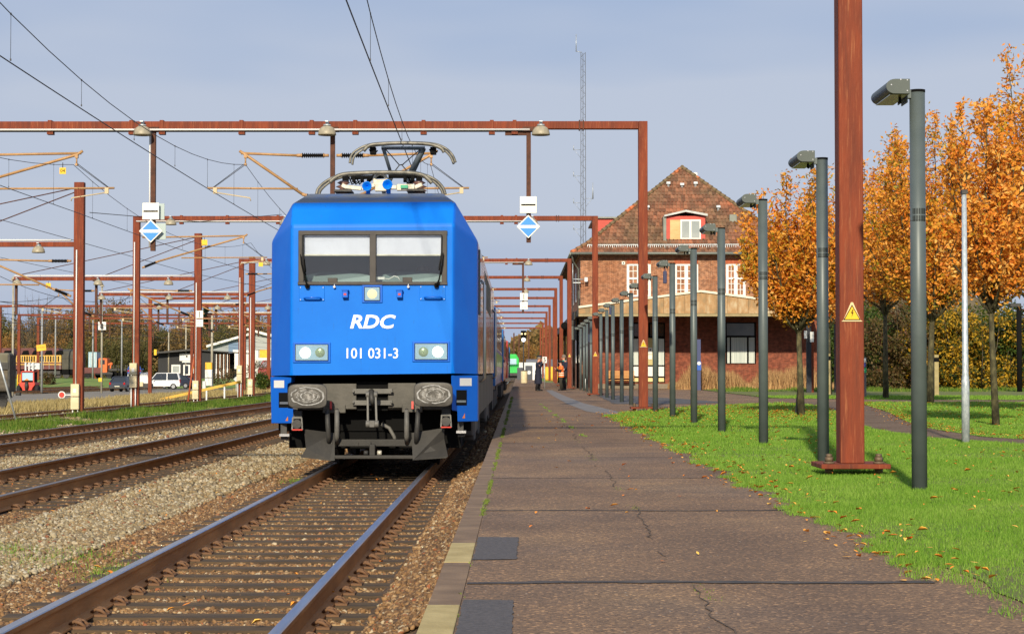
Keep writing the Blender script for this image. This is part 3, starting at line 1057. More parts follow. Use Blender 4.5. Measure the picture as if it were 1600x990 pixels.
M_cabin = mat("cab_interior", srgb(122, 130, 130), srgb(134, 140, 138), sc=1, rough=0.8)  # grey lightened to stand in for the reflection on the windscreen
M_dash = mat("cab_desk", srgb(140, 160, 160), rough=0.6)
M_wsglass = glass_mat("windscreen_glass", (.95, .98, .98), .05)
M_lens = glass_mat("headlight_lens", (.9, .93, .95), .04)
M_lit = mat("lamp_lit", srgb(255, 244, 205), emit=(1.0, .93, .74), estr=2.6)
M_litwarm = mat("lamp_lit_warm", srgb(250, 215, 150), emit=(1.0, .68, .34), estr=1.1)
M_unlit = mat("lamp_unlit", srgb(176, 192, 150), rough=.2, metal=.3)
M_refl = mat("reflector", srgb(168, 200, 216), rough=.35, metal=.1)
M_buf = mat("buffer_plate_worn", srgb(58, 56, 52), srgb(84, 81, 76), sc=9, rough=.5, metal=.3, bump=.1)
M_wear = mat("buffer_wear", srgb(70, 68, 64), srgb(150, 148, 144), srgb(100, 98, 94), sc=14, rough=.35, metal=.6, bump=.15)
M_grease = mat("dried_grease", srgb(120, 120, 118), srgb(176, 176, 174), sc=30, rough=.7)
M_plough = mat("plough_grey", srgb(34, 32, 29), srgb(46, 43, 38), sc=4, rough=.6, bump=.1)
M_beam = mat("bumper_grey", srgb(72, 70, 64), srgb(88, 85, 78), sc=5, rough=.6, bump=.15)
M_panto = mat("pantograph_steel", srgb(96, 94, 86), srgb(138, 134, 122), sc=9, rough=.5, metal=.4)
M_silver = mat("pantograph_aluminium", srgb(180, 174, 158), srgb(210, 205, 190), sc=12, rough=.5, metal=.3)
M_orange = mat("warning_orange", srgb(226, 130, 40), rough=.5)

loco = T("locomotive", "bright blue electric locomotive with lit headlights beside the platform", "locomotive", LROOT)


def Lc(px, py, dy=0.0):
    return P(px, py, LD + dy) - LROOT


b = MB()
FL = [Lc(454, 586, 0), Lc(454, 452, 0.0), Lc(455, 352, 0), Lc(457.5, 317, .26)]
FR = [Lc(708.5, 583, 0), Lc(709, 450, 0.0), Lc(709.5, 350, 0), Lc(711, 315, .26)]
OL = [Lc(423, 587, .5), Lc(425, 452, .5), Lc(426.5, 377, .55)]
OR = [Lc(746.5, 584, .5), Lc(746, 452, .5), Lc(745, 376, .55)]
RL, RR = Lc(481, 303, 1.0), Lc(692, 302, 1.0)
LB = 18.6
xl, xr = OL[0].x, OR[0].x
for q in (0, 1, 2):
    OL[q].x = xl; OR[q].x = xr


def bk(v): return Vector((v.x, LB, v.z))


WL, WR = Lc(467, 364, 0), Lc(698, 364, 0)
WLb, WRb = Lc(467, 443, 0), Lc(698, 443, 0)
b = MB()
ids = {}
def V(name, v):
    ids[name] = len(b.v); b.v.append(tuple(v))
for n_, v in (("fl0", FL[0]), ("fl2", FL[2]), ("fl3", FL[3]), ("fr0", FR[0]), ("fr2", FR[2]), ("fr3", FR[3]),
              ("ol0", OL[0]), ("ol2", OL[2]), ("or0", OR[0]), ("or2", OR[2]), ("rl", RL), ("rr", RR),
              ("bol0", bk(OL[0])), ("bol2", bk(OL[2])), ("brl", bk(RL)), ("brr", bk(RR)), ("bor2", bk(OR[2])), ("bor0", bk(OR[0])),
              ("wl", WL), ("wr", WR), ("wrb", WRb), ("wlb", WLb), ("mol2", OL[2] + Vector((0, .35, 0))), ("mor2", OR[2] + Vector((0, .35, 0))),
              ("mol0", OL[0] + Vector((0, .35, 0))), ("mor0", OR[0] + Vector((0, .35, 0)))):
    V(n_, v)
def Fc(s, mi=0):
    b.f.append(tuple(ids[k] for k in s.split())); b.mi.append(mi); b.sm.append(False)
for s in ("fl0 fr0 wrb wlb", "fl0 wlb wl fl2", "fl2 wl wr fr2", "fr2 wr wrb fr0", "fl2 fr2 fr3 fl3"):
    Fc(s, 0)
Fc("fl3 fr3 rr rl", 2)
for s in ("ol0 fl0 fl2 ol2", "ol2 fl2 fl3", "ol2 fl3 rl", "ol2 rl mol2",
          "or0 or2 fr2 fr0", "or2 fr3 fr2", "or2 rr fr3", "or2 mor2 rr", "ol0 ol2 mol2 mol0", "or0 mor0 mor2 or2"):
    Fc(s, 1)
for s in ("mol2 rl brl bol2", "mor2 bor2 brr rr"):
    Fc(s, 2)
for s in ("mol0 mol2 bol2 bol0", "mor0 bor0 bor2 mor2", "bol0 bol2 brl brr bor2 bor0"):
    Fc(s, 3)
Fc("rl rr brr brl", 2)
body = b.build("body", [M_blue, M_blue2, M_roofg, M_side], loco, bevel=.035, seg=3)
body.modifiers[0].angle_limit = R(18)

# cab interior behind the glass
b = MB()
zb, zt = WLb.z - .25, WL.z + .25
b.add([(xl + .32, .12, zb), (xr - .32, .12, zb), (xr - .1, 2.2, zb), (xl + .1, 2.2, zb),
       (xl + .34, .12, zt), (xr - .34, .12, zt), (xr - .34, 2.2, zt), (xl + .34, 2.2, zt)],
      [(0, 1, 2, 3), (4, 5, 6, 7), (3, 2, 6, 7), (0, 3, 7, 4), (1, 2, 6, 5)])
b.build("cab_interior", M_cabin, loco)
b = MB()
for px0, px1 in ((470, 578), (586, 695)):
    pts = [Lc(px0, 432, .35), Lc((px0 + px1) / 2 - 20, 424, .75), Lc((px0 + px1) / 2 + 20, 424, .75), Lc(px1, 430, .35), Lc(px1, 446, .3), Lc(px0, 446, .3)]
    b.add(pts, [(0, 1, 2, 3, 4, 5)])
b.build("driver_desk", M_dash, loco)


def qpx(mb, x0, y0, x1, y1, dy, th=.02, slope=0.0, mi=0):
    """box whose front face fills the pixel rectangle; slope = extra depth at the top"""
    a, c, d, e = Lc(x0, y1, dy), Lc(x1, y1, dy), Lc(x1, y0, dy + slope), Lc(x0, y0, dy + slope)
    o = Vector((0, th, 0))
    mb.add([a, c, d, e, a + o, c + o, d + o, e + o], [(0, 1, 2, 3), (7, 6, 5, 4), (0, 4, 5, 1), (1, 5, 6, 2), (2, 6, 7, 3), (3, 7, 4, 0)], mi)
    return mb


def sl(py):           # depth of the sloping windscreen plane at pixel row py
    return 0.0


b = MB()
for x0, y0, x1, y1 in ((466, 360, 699, 367), (465, 440, 699, 445), (466, 366, 474.5, 441), (577.5, 366, 587.5, 441), (690, 366, 698.5, 441), (512, 434, 527, 441), (629, 433, 644, 441)):
    qpx(b, x0, y0, x1, y1, sl(y1) - .03, .05, sl(y0) - sl(y1))
b.build("windscreen_frame", M_frame, loco, bevel=.006, seg=1)
for x0, x1 in ((474, 578), (587, 691)):
    b = MB(); qpx(b, x0, 366, x1, 441, sl(441) + .012, .006, sl(366) - sl(441))
    g = b.build("windscreen", M_wsglass, loco)
    b = MB(); qpx(b, x0 - 3, 362, x1 + 3, 399, sl(399) + .05, .006, sl(362) - sl(399))
    bl = b.build("sun_blind", M_blind, g)
    b = MB(); qpx(b, x0, 397.2, x1, 399.4, sl(399) + .035, .012)
    b.build("blind_rail", M_silver, g)
b = MB()
qpx(b, 588, 432.5, 601, 436.5, .1, .05)
b.build("paper_box", M_white, loco)
b = MB(); b.tube([Lc(x, y, .12) for x, y in ((600, 435), (608, 436), (616, 431), (622, 433), (625, 438))], .008, 6)
b.build("cable", M_white, loco)
# wipers
for pts, pb in ((((480.5, 447), (477, 437), (471, 412), (469.5, 397)), ((474, 424), (471, 397), (471, 367))), (((682, 446), (686, 437), (691, 412), (692.5, 395)), ((688, 422), (692, 395), (692.5, 368)))):
    b = MB(); b.tube([Lc(x, y, sl(y) - .09) for x, y in pts], [.016, .013, .01, .008], 6)
    b.cyl(Lc(pts[0][0], pts[0][1], -.02), .035, .1, 'y', 10)
    w_ = b.build("wiper", M_black, loco)
    b = MB(); b.tube([Lc(x + (2 if x < 580 else -2), y, sl(y) - .045) for x, y in pb], .012, 5)
    b.build("wiper_blade", M_rubber, w_)
for x in (522.5, 638):
    b = MB(); b.tube([Lc(x, 440, -.0), Lc(x, 447, -.05)], .008, 6); b.cyl(Lc(x, 448, -.03), .018, .05, 'y', 8)
    b.build("washer_nozzle", M_chrome, loco)
# hatch plates with grab handles
for x0, x1, y0, y1 in ((467.5, 507, 447, 470), (655.5, 696, 446, 469)):
    b = MB(); qpx(b, x0, y0, x1, y1, -.012, .02)
    hp = b.build("hatch_plate", M_blue, loco, bevel=.004, seg=1)
    b = MB()
    for x in (x0 + 2, x1 - 2):
        for y in (y0 + 2, y1 - 2):
            b.cyl(Lc(x, y, -.014), .007, .01, 'y', 8)
    b.build("screw", M_chrome, hp)
    b = MB(); yy = y1 - 4.5
    b.tube([Lc(x0 + 8, yy + .5, 0), Lc(x0 + 8, yy, -.06), Lc(x0 + 11, yy - .6, -.08), Lc(x1 - 9, yy - .6, -.08), Lc(x1 - 6, yy, -.06), Lc(x1 - 6, yy + .5, 0)], .013, 8)
    b.build("grab_handle", M_blue2, hp)
for x in (538.5, 623.5):
    b = MB(); qpx(b, x - 4, 453, x + 5, 465, -.09, .09); qpx(b, x - 5, 452, x + 6, 454, -.1, .1)
    k = b.build("marker_lamp_box", M_blue2, loco, bevel=.01)
    b = MB(); qpx(b, x - 1.5, 458, x + 2.5, 461, -.094, .004)
    b.build("marker_lamp_label", M_redp, k)


def lampunit(x0, y0, x1, y1, lamps, nm):
    b = MB(); qpx(b, x0, y0, x1, y1, -.02, .03)
    u = b.build(nm, M_blue2, loco, bevel=.008)
    b = MB(); qpx(b, x0 + 3.5, y0 + 3, x1 - 3.5, y1 - 3, -.0235, .004)
    b.build("seal", M_black, u)
    b = MB(); qpx(b, x0 + 4.6, y0 + 4.2, x1 - 4.6, y1 - 4.2, -.027, .004)
    b.build("reflector", M_refl, u)
    for x, y, r, m in lamps:
        b = MB(); c = Lc(x, y, -.03)
        b.lathe([(0, -.012), (r * .5, -.010), (r * .85, -.004), (r, .006)], c, 'y', 22)
        b.build("lamp", m, u)
    b = MB(); qpx(b, x0 + 4, y0 + 3.6, x1 - 4, y1 - 3.6, -.062, .004)
    b.build("lens", M_lens, u)


lampunit(457.5, 534.5, 516.5, 566.5, ((477, 551, .082, M_lit), (500, 550.5, .073, M_unlit)), "headlight_unit")
lampunit(644, 533, 703, 565, ((684, 549.5, .082, M_lit), (661.5, 549.5, .073, M_unlit)), "headlight_unit")
lampunit(565.5, 445, 597.5, 473, ((581.5, 459, .072, M_litwarm),), "top_headlight")
# lettering
M_let = mat("white_lettering", srgb(238, 242, 250), rough=.45)
text("lettering", "RDC", .262, M_let, loco, Lc(580, 503.5, -.006), bold=.0075, shear=.22, sx=1.16)
text("number_lettering", "101 031-3", .205, M_let, loco, Lc(580.5, 552.5, -.006), bold=.002, sx=.93)

# lower front corners (skirt) with black plates painting the shade of step recesses
for pts, rec, stp, tri, pl in ((((422.5, 588.5), (455, 588.5), (455, 597), (449, 600), (449, 637), (458, 639), (458, 655), (455, 661), (424, 661)), (435.5, 613, 452, 636.5), (437, 627.5, 451, 631), (446, 657, 450, 650), (428, 594, 444, 605.5)),
                               (((705, 586), (746.5, 586), (746.5, 658), (715, 658.5), (714.5, 642), (706, 641)), (713, 609, 729.5, 633), (713.5, 625, 728, 628.5), (722.5, 653, 726.5, 645), (718.5, 590.5, 737, 602.5))):
    b = MB()
    front = [Lc(x, y, .06 + .44 * (abs(x - 583) - 125) / 38) for x, y in pts]
    bkk = [v + Vector((0, .6, 0)) for v in front]
    n = len(front)
    b.add(front + bkk, [tuple(range(n)), tuple(reversed(range(n, 2 * n)))] + [(i, i + n, (i + 1) % n + n, (i + 1) % n) for i in range(n)])
    sk = b.build("skirt", M_blue2, loco, bevel=.01)
    dd = lambda x: .06 + .44 * (abs(x - 583) - 125) / 38
    def patch(x0, y0, x1, y1, off, m, nm):
        b = MB()
        a = [Lc(x0, y1, dd(x0) - off), Lc(x1, y1, dd(x1) - off), Lc(x1, y0, dd(x1) - off), Lc(x0, y0, dd(x0) - off)]
        o = Vector((0, .004, 0))
        b.add(a + [v + o for v in a], [(0, 1, 2, 3), (7, 6, 5, 4), (0, 4, 5, 1), (1, 5, 6, 2), (2, 6, 7, 3), (3, 7, 4, 0)])
        return b.build(nm, m, sk, bevel=.0)
    patch(*rec, .006, M_black, "step_recess_shade")
    patch(*stp, .02, M_chrome, "step")
    patch(*pl, .006, M_white, "data_plate")
    b = MB(); x0, y0, x1, y1 = tri
    b.add([Lc(x0, y0, dd(x0) - .008), Lc(x1, y0, dd(x1) - .008), Lc(x1 - .3, y1, dd(x1) - .008)], [(0, 1, 2)])
    b.build("warning_mark", M_orange, sk)
# small lettering lines on the data plates
M_ink = mat("ink_grey", srgb(90, 90, 90), rough=.6)
# bumper beam, centre pocket
b = MB()
qpx(b, 452, 599, 706, 640, .34, .3)
qpx(b, 504, 599, 557, 639, .26, .1); qpx(b, 606, 598, 650, 637, .26, .1)
qpx(b, 504, 632, 540, 645, .24, .1); qpx(b, 628, 631, 660, 644, .24, .1)
b.build("bumper_beam", M_beam, loco, bevel=.012)
b = MB(); qpx(b, 557, 596, 606, 641, .32, .02)
b.build("coupling_pocket", M_black, loco)
b = MB(); qpx(b, 551, 607, 613, 615, .2, .08); qpx(b, 551, 625, 613, 633, .2, .08)
for x in (552, 612):
    for y in (611, 628):
        b.cyl(Lc(x, y, .18), .02, .05, 'y', 6)
b.build("coupling_bracket", M_mid, loco, bevel=.008)
# screw coupling
b = MB(); b.tube([Lc(580.5, 612, .25), Lc(580, 614, .02), Lc(581, 624, -.06), Lc(583, 634, 0.02)], [.05, .045, .035, .02], 10)
b.build("coupling_hook", M_dark, loco)
b = MB()
for x0, x1 in ((574.5, 575), (587, 588.5)):
    b.bar(Lc(x0, 616, -.02), Lc(x1, 662, -.1), .03, .04)
    b.cyl(Lc(x0, 616, -.02), .045, .05, 'x', 12); b.cyl(Lc(x1, 662, -.1), .05, .06, 'x', 12)
b.cyl(Lc(581.5, 661, -.1), .04, .16, 'x', 12); b.bar(Lc(581.5, 657, -.12), Lc(581.5, 667, -.12), .07, .06)
b.build("screw_coupling", M_mid, loco, bevel=.006)
# buffers
for x0, y0, x1, y1 in ((449.5, 599.5, 511, 637.5), (646.5, 597, 707.5, 635)):
    c = Lc((x0 + x1) / 2, (y0 + y1) / 2, .15)
    b = MB(); b.cyl(c, .115, .75, 'y', 20); b.cyl(c + Vector((0, .2, 0)), .15, .35, 'y', 20)
    bf = b.build("buffer", M_dark, loco)
    b = MB()
    # slightly domed rounded plate
    cx_, cy_ = (x0 + x1) / 2, (y0 + y1) / 2
    ring = []
    for k in range(40):
        t = 2 * math.pi * k / 40
        q = 5.0
        ex = math.copysign(abs(math.cos(t)) ** (2 / q), math.cos(t)); ez = math.copysign(abs(math.sin(t)) ** (2 / q), math.sin(t))
        ring.append((ex, ez))
    rows = []
    for rr, dy in ((0.02, -.285), (.4, -.284), (.75, -.281), (.965, -.276), (1, -.266), (1, -.24)):
        rows.append([Lc(cx_ + ex * rr * (x1 - x0) / 2, cy_ - ez * rr * (y1 - y0) / 2, dy) for ex, ez in ring])
    vs = [v for r_ in rows for v in r_]
    fs = [(i * 40 + k, i * 40 + (k + 1) % 40, (i + 1) * 40 + (k + 1) % 40, (i + 1) * 40 + k) for i in range(5) for k in range(40)]
    fs += [tuple(range(40)), tuple(reversed(range(200, 240)))]
    b.add(vs, fs, 0, False)
    bp = b.build("buffer_plate", M_buf, bf)
    rnd = random.Random(int(x0))
    b = MB()
    n_ = 30
    for (ra, rb_, yy, m_) in ((0.0, .62, -.2885, 0), (.70, .77, -.2895, 1), (.30, .335, -.2905, 1), (.46, .49, -.291, 1)):
        vs = []
        jit = [rnd.uniform(-.05, .05) for _ in range(n_)]
        for k in range(n_):
            t = 2 * math.pi * k / n_
            j = (jit[k] + jit[(k + 1) % n_]) * .5
            for r_ in (max(ra + j, .005) if ra else .005, rb_ + j + (rnd.uniform(-.02, .03) if ra else 0)):
                ex, ez = math.cos(t) * r_ * 1.1, math.sin(t) * r_ * .98
                vs.append(Lc(cx_ + ex * (x1 - x0) / 2, cy_ - ez * (y1 - y0) / 2, yy))
        b.add(vs, [(2 * k, 2 * k + 1, (2 * k + 3) % (2 * n_), (2 * k + 2) % (2 * n_)) for k in range(n_) if m_ == 0 or rnd.random() > .12], m_)
    b.build("wear_marks", [M_wear, M_grease], bp)
# hoses and cocks
for x, y1, c in ((511.5, 697, 2), (526.5, 694, 0), (635.5, 694, 0), (653, 697, -2)):
    b = MB(); b.tube([Lc(x, 640, .15), Lc(x, 645, 0), Lc(x + c * .3, 660, -.06), Lc(x + c, 680, -.02), Lc(x + c * 1.3, y1 - 2, .1)], [.026, .034, .036, .036, .03], 10)
    b.tube([Lc(x - 3, 643, .02), Lc(x + 3, 643, .02)], .03, 8)
    b.build("brake_hose", M_mid if c == 0 else M_dark, loco)
for x in (517, 644.5):
    b = MB(); b.bar(Lc(x, 627, .18), Lc(x, 639, .14), .03, .03); b.build("cock_handle", M_redp, loco)
b = MB(); b.tube([Lc(x, y, .5) for x, y in ((596, 662), (608, 668), (616, 682), (618, 692))], .028, 8); b.build("cable_loop", M_mid, loco)
# lower frame bars
b = MB(); qpx(b, 528, 686, 646, 697, .12, .12)
qpx(b, 522, 711, 646, 716.5, -.02, .12); qpx(b, 577, 694, 586, 713, .02, .08)
qpx(b, 560, 690, 580, 697, .1, .06)
b.build("guard_frame", M_plough, loco, bevel=.008)
for x in (572, 593):
    b = MB(); b.cyl(Lc(x, 707, .06), .035, .06, 'x', 10); b.build("cab_valve", M_silver if x > 580 else M_dark, loco)
# snow plough plates (curved)
for pts in (((475, 670), (523, 676), (523, 719), (516, 719.5), (470, 714), (478, 700)), ((643, 676), (694, 668), (694, 685), (700, 712.5), (697, 715), (645, 718.5))):
    b = MB()
    n = len(pts)
    dep = [.10 + (-.16 if p[1] > 698 else .04) for p in pts]
    fr_ = [Lc(x, y, d) for (x, y), d in zip(pts, dep)]
    b.add(fr_ + [v + Vector((0, .02, 0)) for v in fr_], [tuple(range(n)), tuple(reversed(range(n, 2 * n)))] + [(i, i + n, (i + 1) % n + n, (i + 1) % n) for i in range(n)])
    b.build("snow_plough", M_plough, loco)
# sand nozzle boxes / rail guards beside the skirts
for x, y0 in ((464.5, 650), (697, 646)):
    b = MB()
    for q in (-8, 8):
        b.bar(Lc(x + q * .85, y0 + 2, .0), Lc(x + q, y0 + 21, -.02), .02, .03)
    b.bar(Lc(x - 7, y0 + 2, .0), Lc(x + 7, y0 + 2, .0), .02, .03)
    g_ = b.build("lamp_guard", M_mid, loco)
    b = MB(); qpx(b, x - 8, y0 + 20, x + 8, y0 + 22, -.04, .03); b.build("red_edge", M_redp, g_)
    b = MB(); b.cyl(Lc(x, y0 + 12, .02), .065, .14, 'y', 14); qpx(b, x - 7, y0 - 8, x + 7, y0 + 18, .08, .15); b.build("sand_pipe_box", M_dark, g_)
for x0, x1, y in ((436.5, 452, 677.5), (713, 728, 672.5)):
    b = MB(); qpx(b, x0, y, x1, y + 4, .2, .25); st_ = b.build("cab_step", M_chrome, loco)
    b = MB(); qpx(b, x0 + 2, y - 19, x1 - 4, y, .35, .05); qpx(b, x0 + 2, y + 4, x1 - 2, y + 9, .3, .1); b.build("step_bracket", M_dark, st_)
# underframe and bogies; flat black paints in the shade of the gaps
b = MB()
hx = (xr - xl) / 2; cx0 = (xl + xr) / 2
b.bx(xl + .04, xr - .04, .62, LB, 1.02, 1.36)
b.bx(xl + .1, xr - .1, .62, .7, .55, 1.36)
b.build("underframe", M_black, loco)
b = MB(); b.bx(xl + .25, xr - .25, .66, 3.0, .3, 1.3); b.build("equipment_box", M_black, loco)
M_sideskirt = mat("skirt_grime", srgb(78, 72, 66), srgb(98, 90, 82), sc=2, rough=.6, bump=.1)
for s in (-1, 1):
    xs = cx0 + s * hx
    b = MB(); b.bx(xs - s * .02, xs - s * .08, 1.0, LB, .74, 1.34)
    for y in (3.2, 6.4, 9.5, 12.6, 15.8):
        b.bx(xs - s * .018, xs - s * .02, y, y + .03, .74, 1.34)
    b.build("side_skirt", M_sideskirt, loco)
    for y0 in (2.0, 12.6):
        b = MB()
        b.bx(xs - s * .1, xs - s * .35, y0, y0 + 3.8, .42, .78)
        for y in (.4, 3.4):
            b.bx(xs - s * .08, xs - s * .3, y0 + y - .25, y0 + y + .25, .35, .85); b.cyl((xs - s * .2, y0 + y, 1.0), .09, .4, 'z', 10)
        b.build("bogie_frame", M_sideskirt, loco, bevel=.03)
    for y in (2.4, 5.4, 13.0, 16.0):
        b = MB(); b.lathe([(.1, -.1), (.5, -.07), (.6, -.07), (.62, .0), (.625, .065), (.65, .07), (.65, .1), (.3, .1)], (s * .75, y, .625), 'x', 28)
        b.build("wheel", M_dark, loco)
b = MB(); b.bx(-.7, .7, 1.6, 6.5, .25, .9); b.bx(-.7, .7, 12, 17, .25, .9); b.build("motor_casing", M_black, loco)
b = MB(); b.bx(xl + .3, xr - .3, 7.5, 11, .3, 1.0); b.build("transformer_case", M_black, loco)
# side doors, handrails
for s in (-1, 1):
    xs = cx0 + s * hx
    for y in (2.1, 16.4):
        b = MB(); b.bx(xs + s * .003, xs - s * .03, y - .33, y + .33, 1.42, 3.1)
        dr = b.build("cab_door", mat("door_grey", srgb(66, 62, 62), srgb(84, 80, 78), sc=2, rough=.25, coat=.4), loco, bevel=.01)
        b = MB(); b.bx(xs + s * .006, xs - s * .01, y - .22, y + .22, 2.35, 2.95); b.build("door_window", M_darkglass, dr)
        for q in (-.45, .45):
            b = MB(); b.tube([(xs, y + q, 1.25), (xs + s * .07, y + q, 1.3), (xs + s * .07, y + q, 2.75), (xs, y + q, 2.8)], .016, 8)
            b.build("handrail", M_chrome, loco)
    b = MB(); b.bx(xs - s * .01, xs + s * .03, .9, 1.5, 2.25, 3.2) ; b.build("side_window", M_darkglass, loco, bevel=.01)
    for y in (6, 7.5, 9, 10.5, 12):
        b = MB(); b.bx(xs + s * .004, xs - s * .01, y, y + 1.2, 2.55, 3.15); b.build("air_grille", M_mid, loco)
# mirrors seen as small dark blocks at the shoulders
# roof equipment
def Pt(px, py, D): return P(px, py, D) - LROOT


def curve_px(mb, pts, D, r, n=8):
    out = []
    k = len(pts)
    for i in range(k - 1):
        p0 = pts[max(i - 1, 0)]; p1 = pts[i]; p2 = pts[i + 1]; p3 = pts[min(i + 2, k - 1)]
        for q in range(5):
            t = q / 5
            out.append(tuple(.5 * (2 * p1[j] + (p2[j] - p0[j]) * t + (2 * p0[j] - 5 * p1[j] + 4 * p2[j] - p3[j]) * t * t + (3 * p1[j] - p0[j] - 3 * p2[j] + p3[j]) * t ** 3) for j in (0, 1)))
    out.append(pts[-1])
    mb.tube([Pt(x, y, D) for x, y in out], r, n)


def panto(D, head, inner, nm, extra=False):
    root = loco
    b = MB()
    curve_px(b, head, D - .2, .022)
    curve_px(b, [(x + (4 if x < 600 else -3), y + 2.5) for x, y in head], D + .2, .020)
    p = b.build(nm, M_panto, root)
    b = MB()
    for dd_ in (-.22, .22):
        curve_px(b, inner, D + dd_, .032)
    b.build("collector_strip", M_panto, p)
    return p


p1 = panto(33.2, [(546.5, 255), (549, 243), (557, 235), (572, 227.5), (592, 224), (630, 222.5), (672, 224), (693, 230), (706, 241), (712, 254)],
           [(568, 236), (578, 227), (600, 224.5), (630, 223.5), (668, 225), (688, 231), (694, 238)], "raised_pantograph")
b = MB(); b.tube([Pt(596, 231, 33.2), Pt(664, 231.5, 33.2)], .035, 8)
b.tube([Pt(599, 232, 33.2), Pt(612, 275, 33.6)], [.035, .03], 8); b.tube([Pt(661, 232, 33.2), Pt(638, 275, 33.6)], [.045, .04], 8)
b.tube([Pt(664, 233, 33.3), Pt(646, 272, 33.9)], .022, 6)
b.tube([Pt(612, 275, 33.6), Pt(600, 300, 35.2)], .045, 8); b.tube([Pt(638, 275, 33.6), Pt(645, 300, 35.2)], .045, 8)
b.build("upper_arm", mat("arm_grey", srgb(96, 106, 116), rough=.45, metal=.3), p1)
b = MB()
for a, c in (((603, 234), (624, 258)), ((624, 258), (630, 257)), ((656, 234), (628, 258)), ((624, 258), (612, 274)), ((628, 258), (640, 272))):
    b.tube([Pt(*a, 33.3), Pt(*c, 33.4)], .010, 5)
b.build("stay_wire", M_wire, p1)
for x in (583, 677):
    b = MB()
    b.box(*Pt(x, 236, 33.2), .1, .2, .12)
    b.tube([Pt(x - 6, 233, 33.2), Pt(x - 4, 238, 33.2), Pt(x + 3, 240, 33.2), Pt(x + 7, 235, 33.2)], .012, 6)
    b.build("spring_box", M_black, p1)
p2 = panto(28.6, [(494.5, 303.5), (497, 295), (507, 285), (522, 277), (545, 271.5), (570, 269), (600, 268.5), (640, 269.5), (662, 273), (680, 281), (692, 293), (696, 304)],
           [(515, 285), (528, 275), (550, 271), (600, 269.5), (640, 270), (660, 273.5), (668, 279), (675, 286)], "lowered_pantograph")
b = MB()
b.tube([Pt(548, 278, 28.7), Pt(600, 276, 28.7)], .03, 8); b.tube([Pt(607, 275, 28.7), Pt(650, 275, 28.7)], .036, 8)
b.tube([Pt(575, 283, 28.7), Pt(586, 274, 28.6), Pt(594, 271, 28.6)], .03, 6)
for x in (553, 566, 633, 645):
    b.box(*Pt(x, 280, 28.7), .05, .1, .09)
for x in (540, 655):
    b.box(*Pt(x, 281, 28.8), .09, .12, .11)
for x0 in (545, 632):
    for q in range(3):
        b.tube([Pt(x0 + q * 6, 276 + q, 28.8), Pt(x0 + 5 + q * 6, 288, 28.8), Pt(x0 + 12 + q * 5, 284 - q, 28.9)], .012, 5)
b.build("lower_linkage", M_black, p2)
b = MB()
ring = [Pt(594.5 + 9.5 * math.cos(t), 281 - 9.5 * math.sin(t), 28.5) for t in [2 * math.pi * k / 20 for k in range(21)]]
b.tube(ring, .028, 8)
b.bar(Pt(583, 285, 28.5), Pt(606, 285, 28.5), .05, .09)
b.bar(Pt(586, 294, 28.5), Pt(604, 294, 28.5), .1, .1)
b.bar(Pt(540, 292, 28.5), Pt(565, 295, 28.5), .06, .06); b.bar(Pt(565, 295, 28.5), Pt(586, 289, 28.5), .06, .06)
b.bar(Pt(604, 292, 28.5), Pt(620, 293, 28.5), .06, .06); b.bar(Pt(620, 293, 28.5), Pt(648, 293, 28.5), .08, .1); b.bar(Pt(648, 293, 28.5), Pt(660, 288, 28.5), .05, .06)
b.bar(Pt(534, 289, 28.5), Pt(542, 293, 28.5), .05, .06)
b.build("base_frame", M_silver, p2, bevel=.01)
b = MB(); qv = Pt(631.5, 291.5, 28.42); b.box(*qv, .11, .02, .045); b.build("green_plate", mat("green_plate", srgb(70, 170, 130), rough=.6), p2)
b = MB()
for x in (537, 655):
    c = Pt(x, 295, 28.6)
    b.lathe([(.05, -.12), (.12, -.09), (.05, -.06), (.12, -.03), (.05, 0), (.12, .03), (.05, .06), (.1, .09), (.05, .12)], c, 'z', 14)
b.build("roof_insulator", mat("brown_porcelain", srgb(110, 78, 68), rough=.35), p2)
b = MB()
for x0, x1, y in ((525, 550, 300.0), (638, 662, 299)):
    b.box(*((Pt(x0, y, 28.6) + Pt(x1, y, 28.6)) / 2), .26, .5, .03)
b.bx(-.8, -.72, 2.2, 8.5, RL.z, RL.z + .09); b.bx(.72, .8, 2.2, 8.5, RL.z, RL.z + .09)
b.build("roof_gear", M_dark, loco)
for x, y, r in ((574.5, 292.5, .068), (606.5, 290, .072)):
    b = MB(); c = Pt(x, y, 28.0)
    b.lathe([(.012, .05), (.02, .0), (.028, -.05), (.04, -.10), (r, -.15), (r + .004, -.155), (r - .012, -.15), (.02, -.06), (.001, -.05)][::1], c, 'y', 24)
    b.tube([c + Vector((0, .05, 0)), c + Vector((0, .3, 0))], .03, 10)
    b.bar(c + Vector((0, .1, -.02)), c + Vector((0, .1, -.16)), .06, .06)
    b.build("horn", M_blue, loco)

# ---------------------------------------------------------------- coaches of the train
M_teal = mat("coach_blue", srgb(28, 100, 170), srgb(38, 112, 180), sc=1.5, rough=.3, coat=.3)
M_green = mat("coach_green", srgb(70, 190, 60), rough=.35, coat=.3)
M_coachroof = mat("coach_roof", srgb(70, 74, 78), srgb(92, 94, 96), sc=2, rough=.7)
M_coachred = mat("coach_red", srgb(215, 62, 48), srgb(200, 54, 42), sc=1, rough=.35, coat=.3)


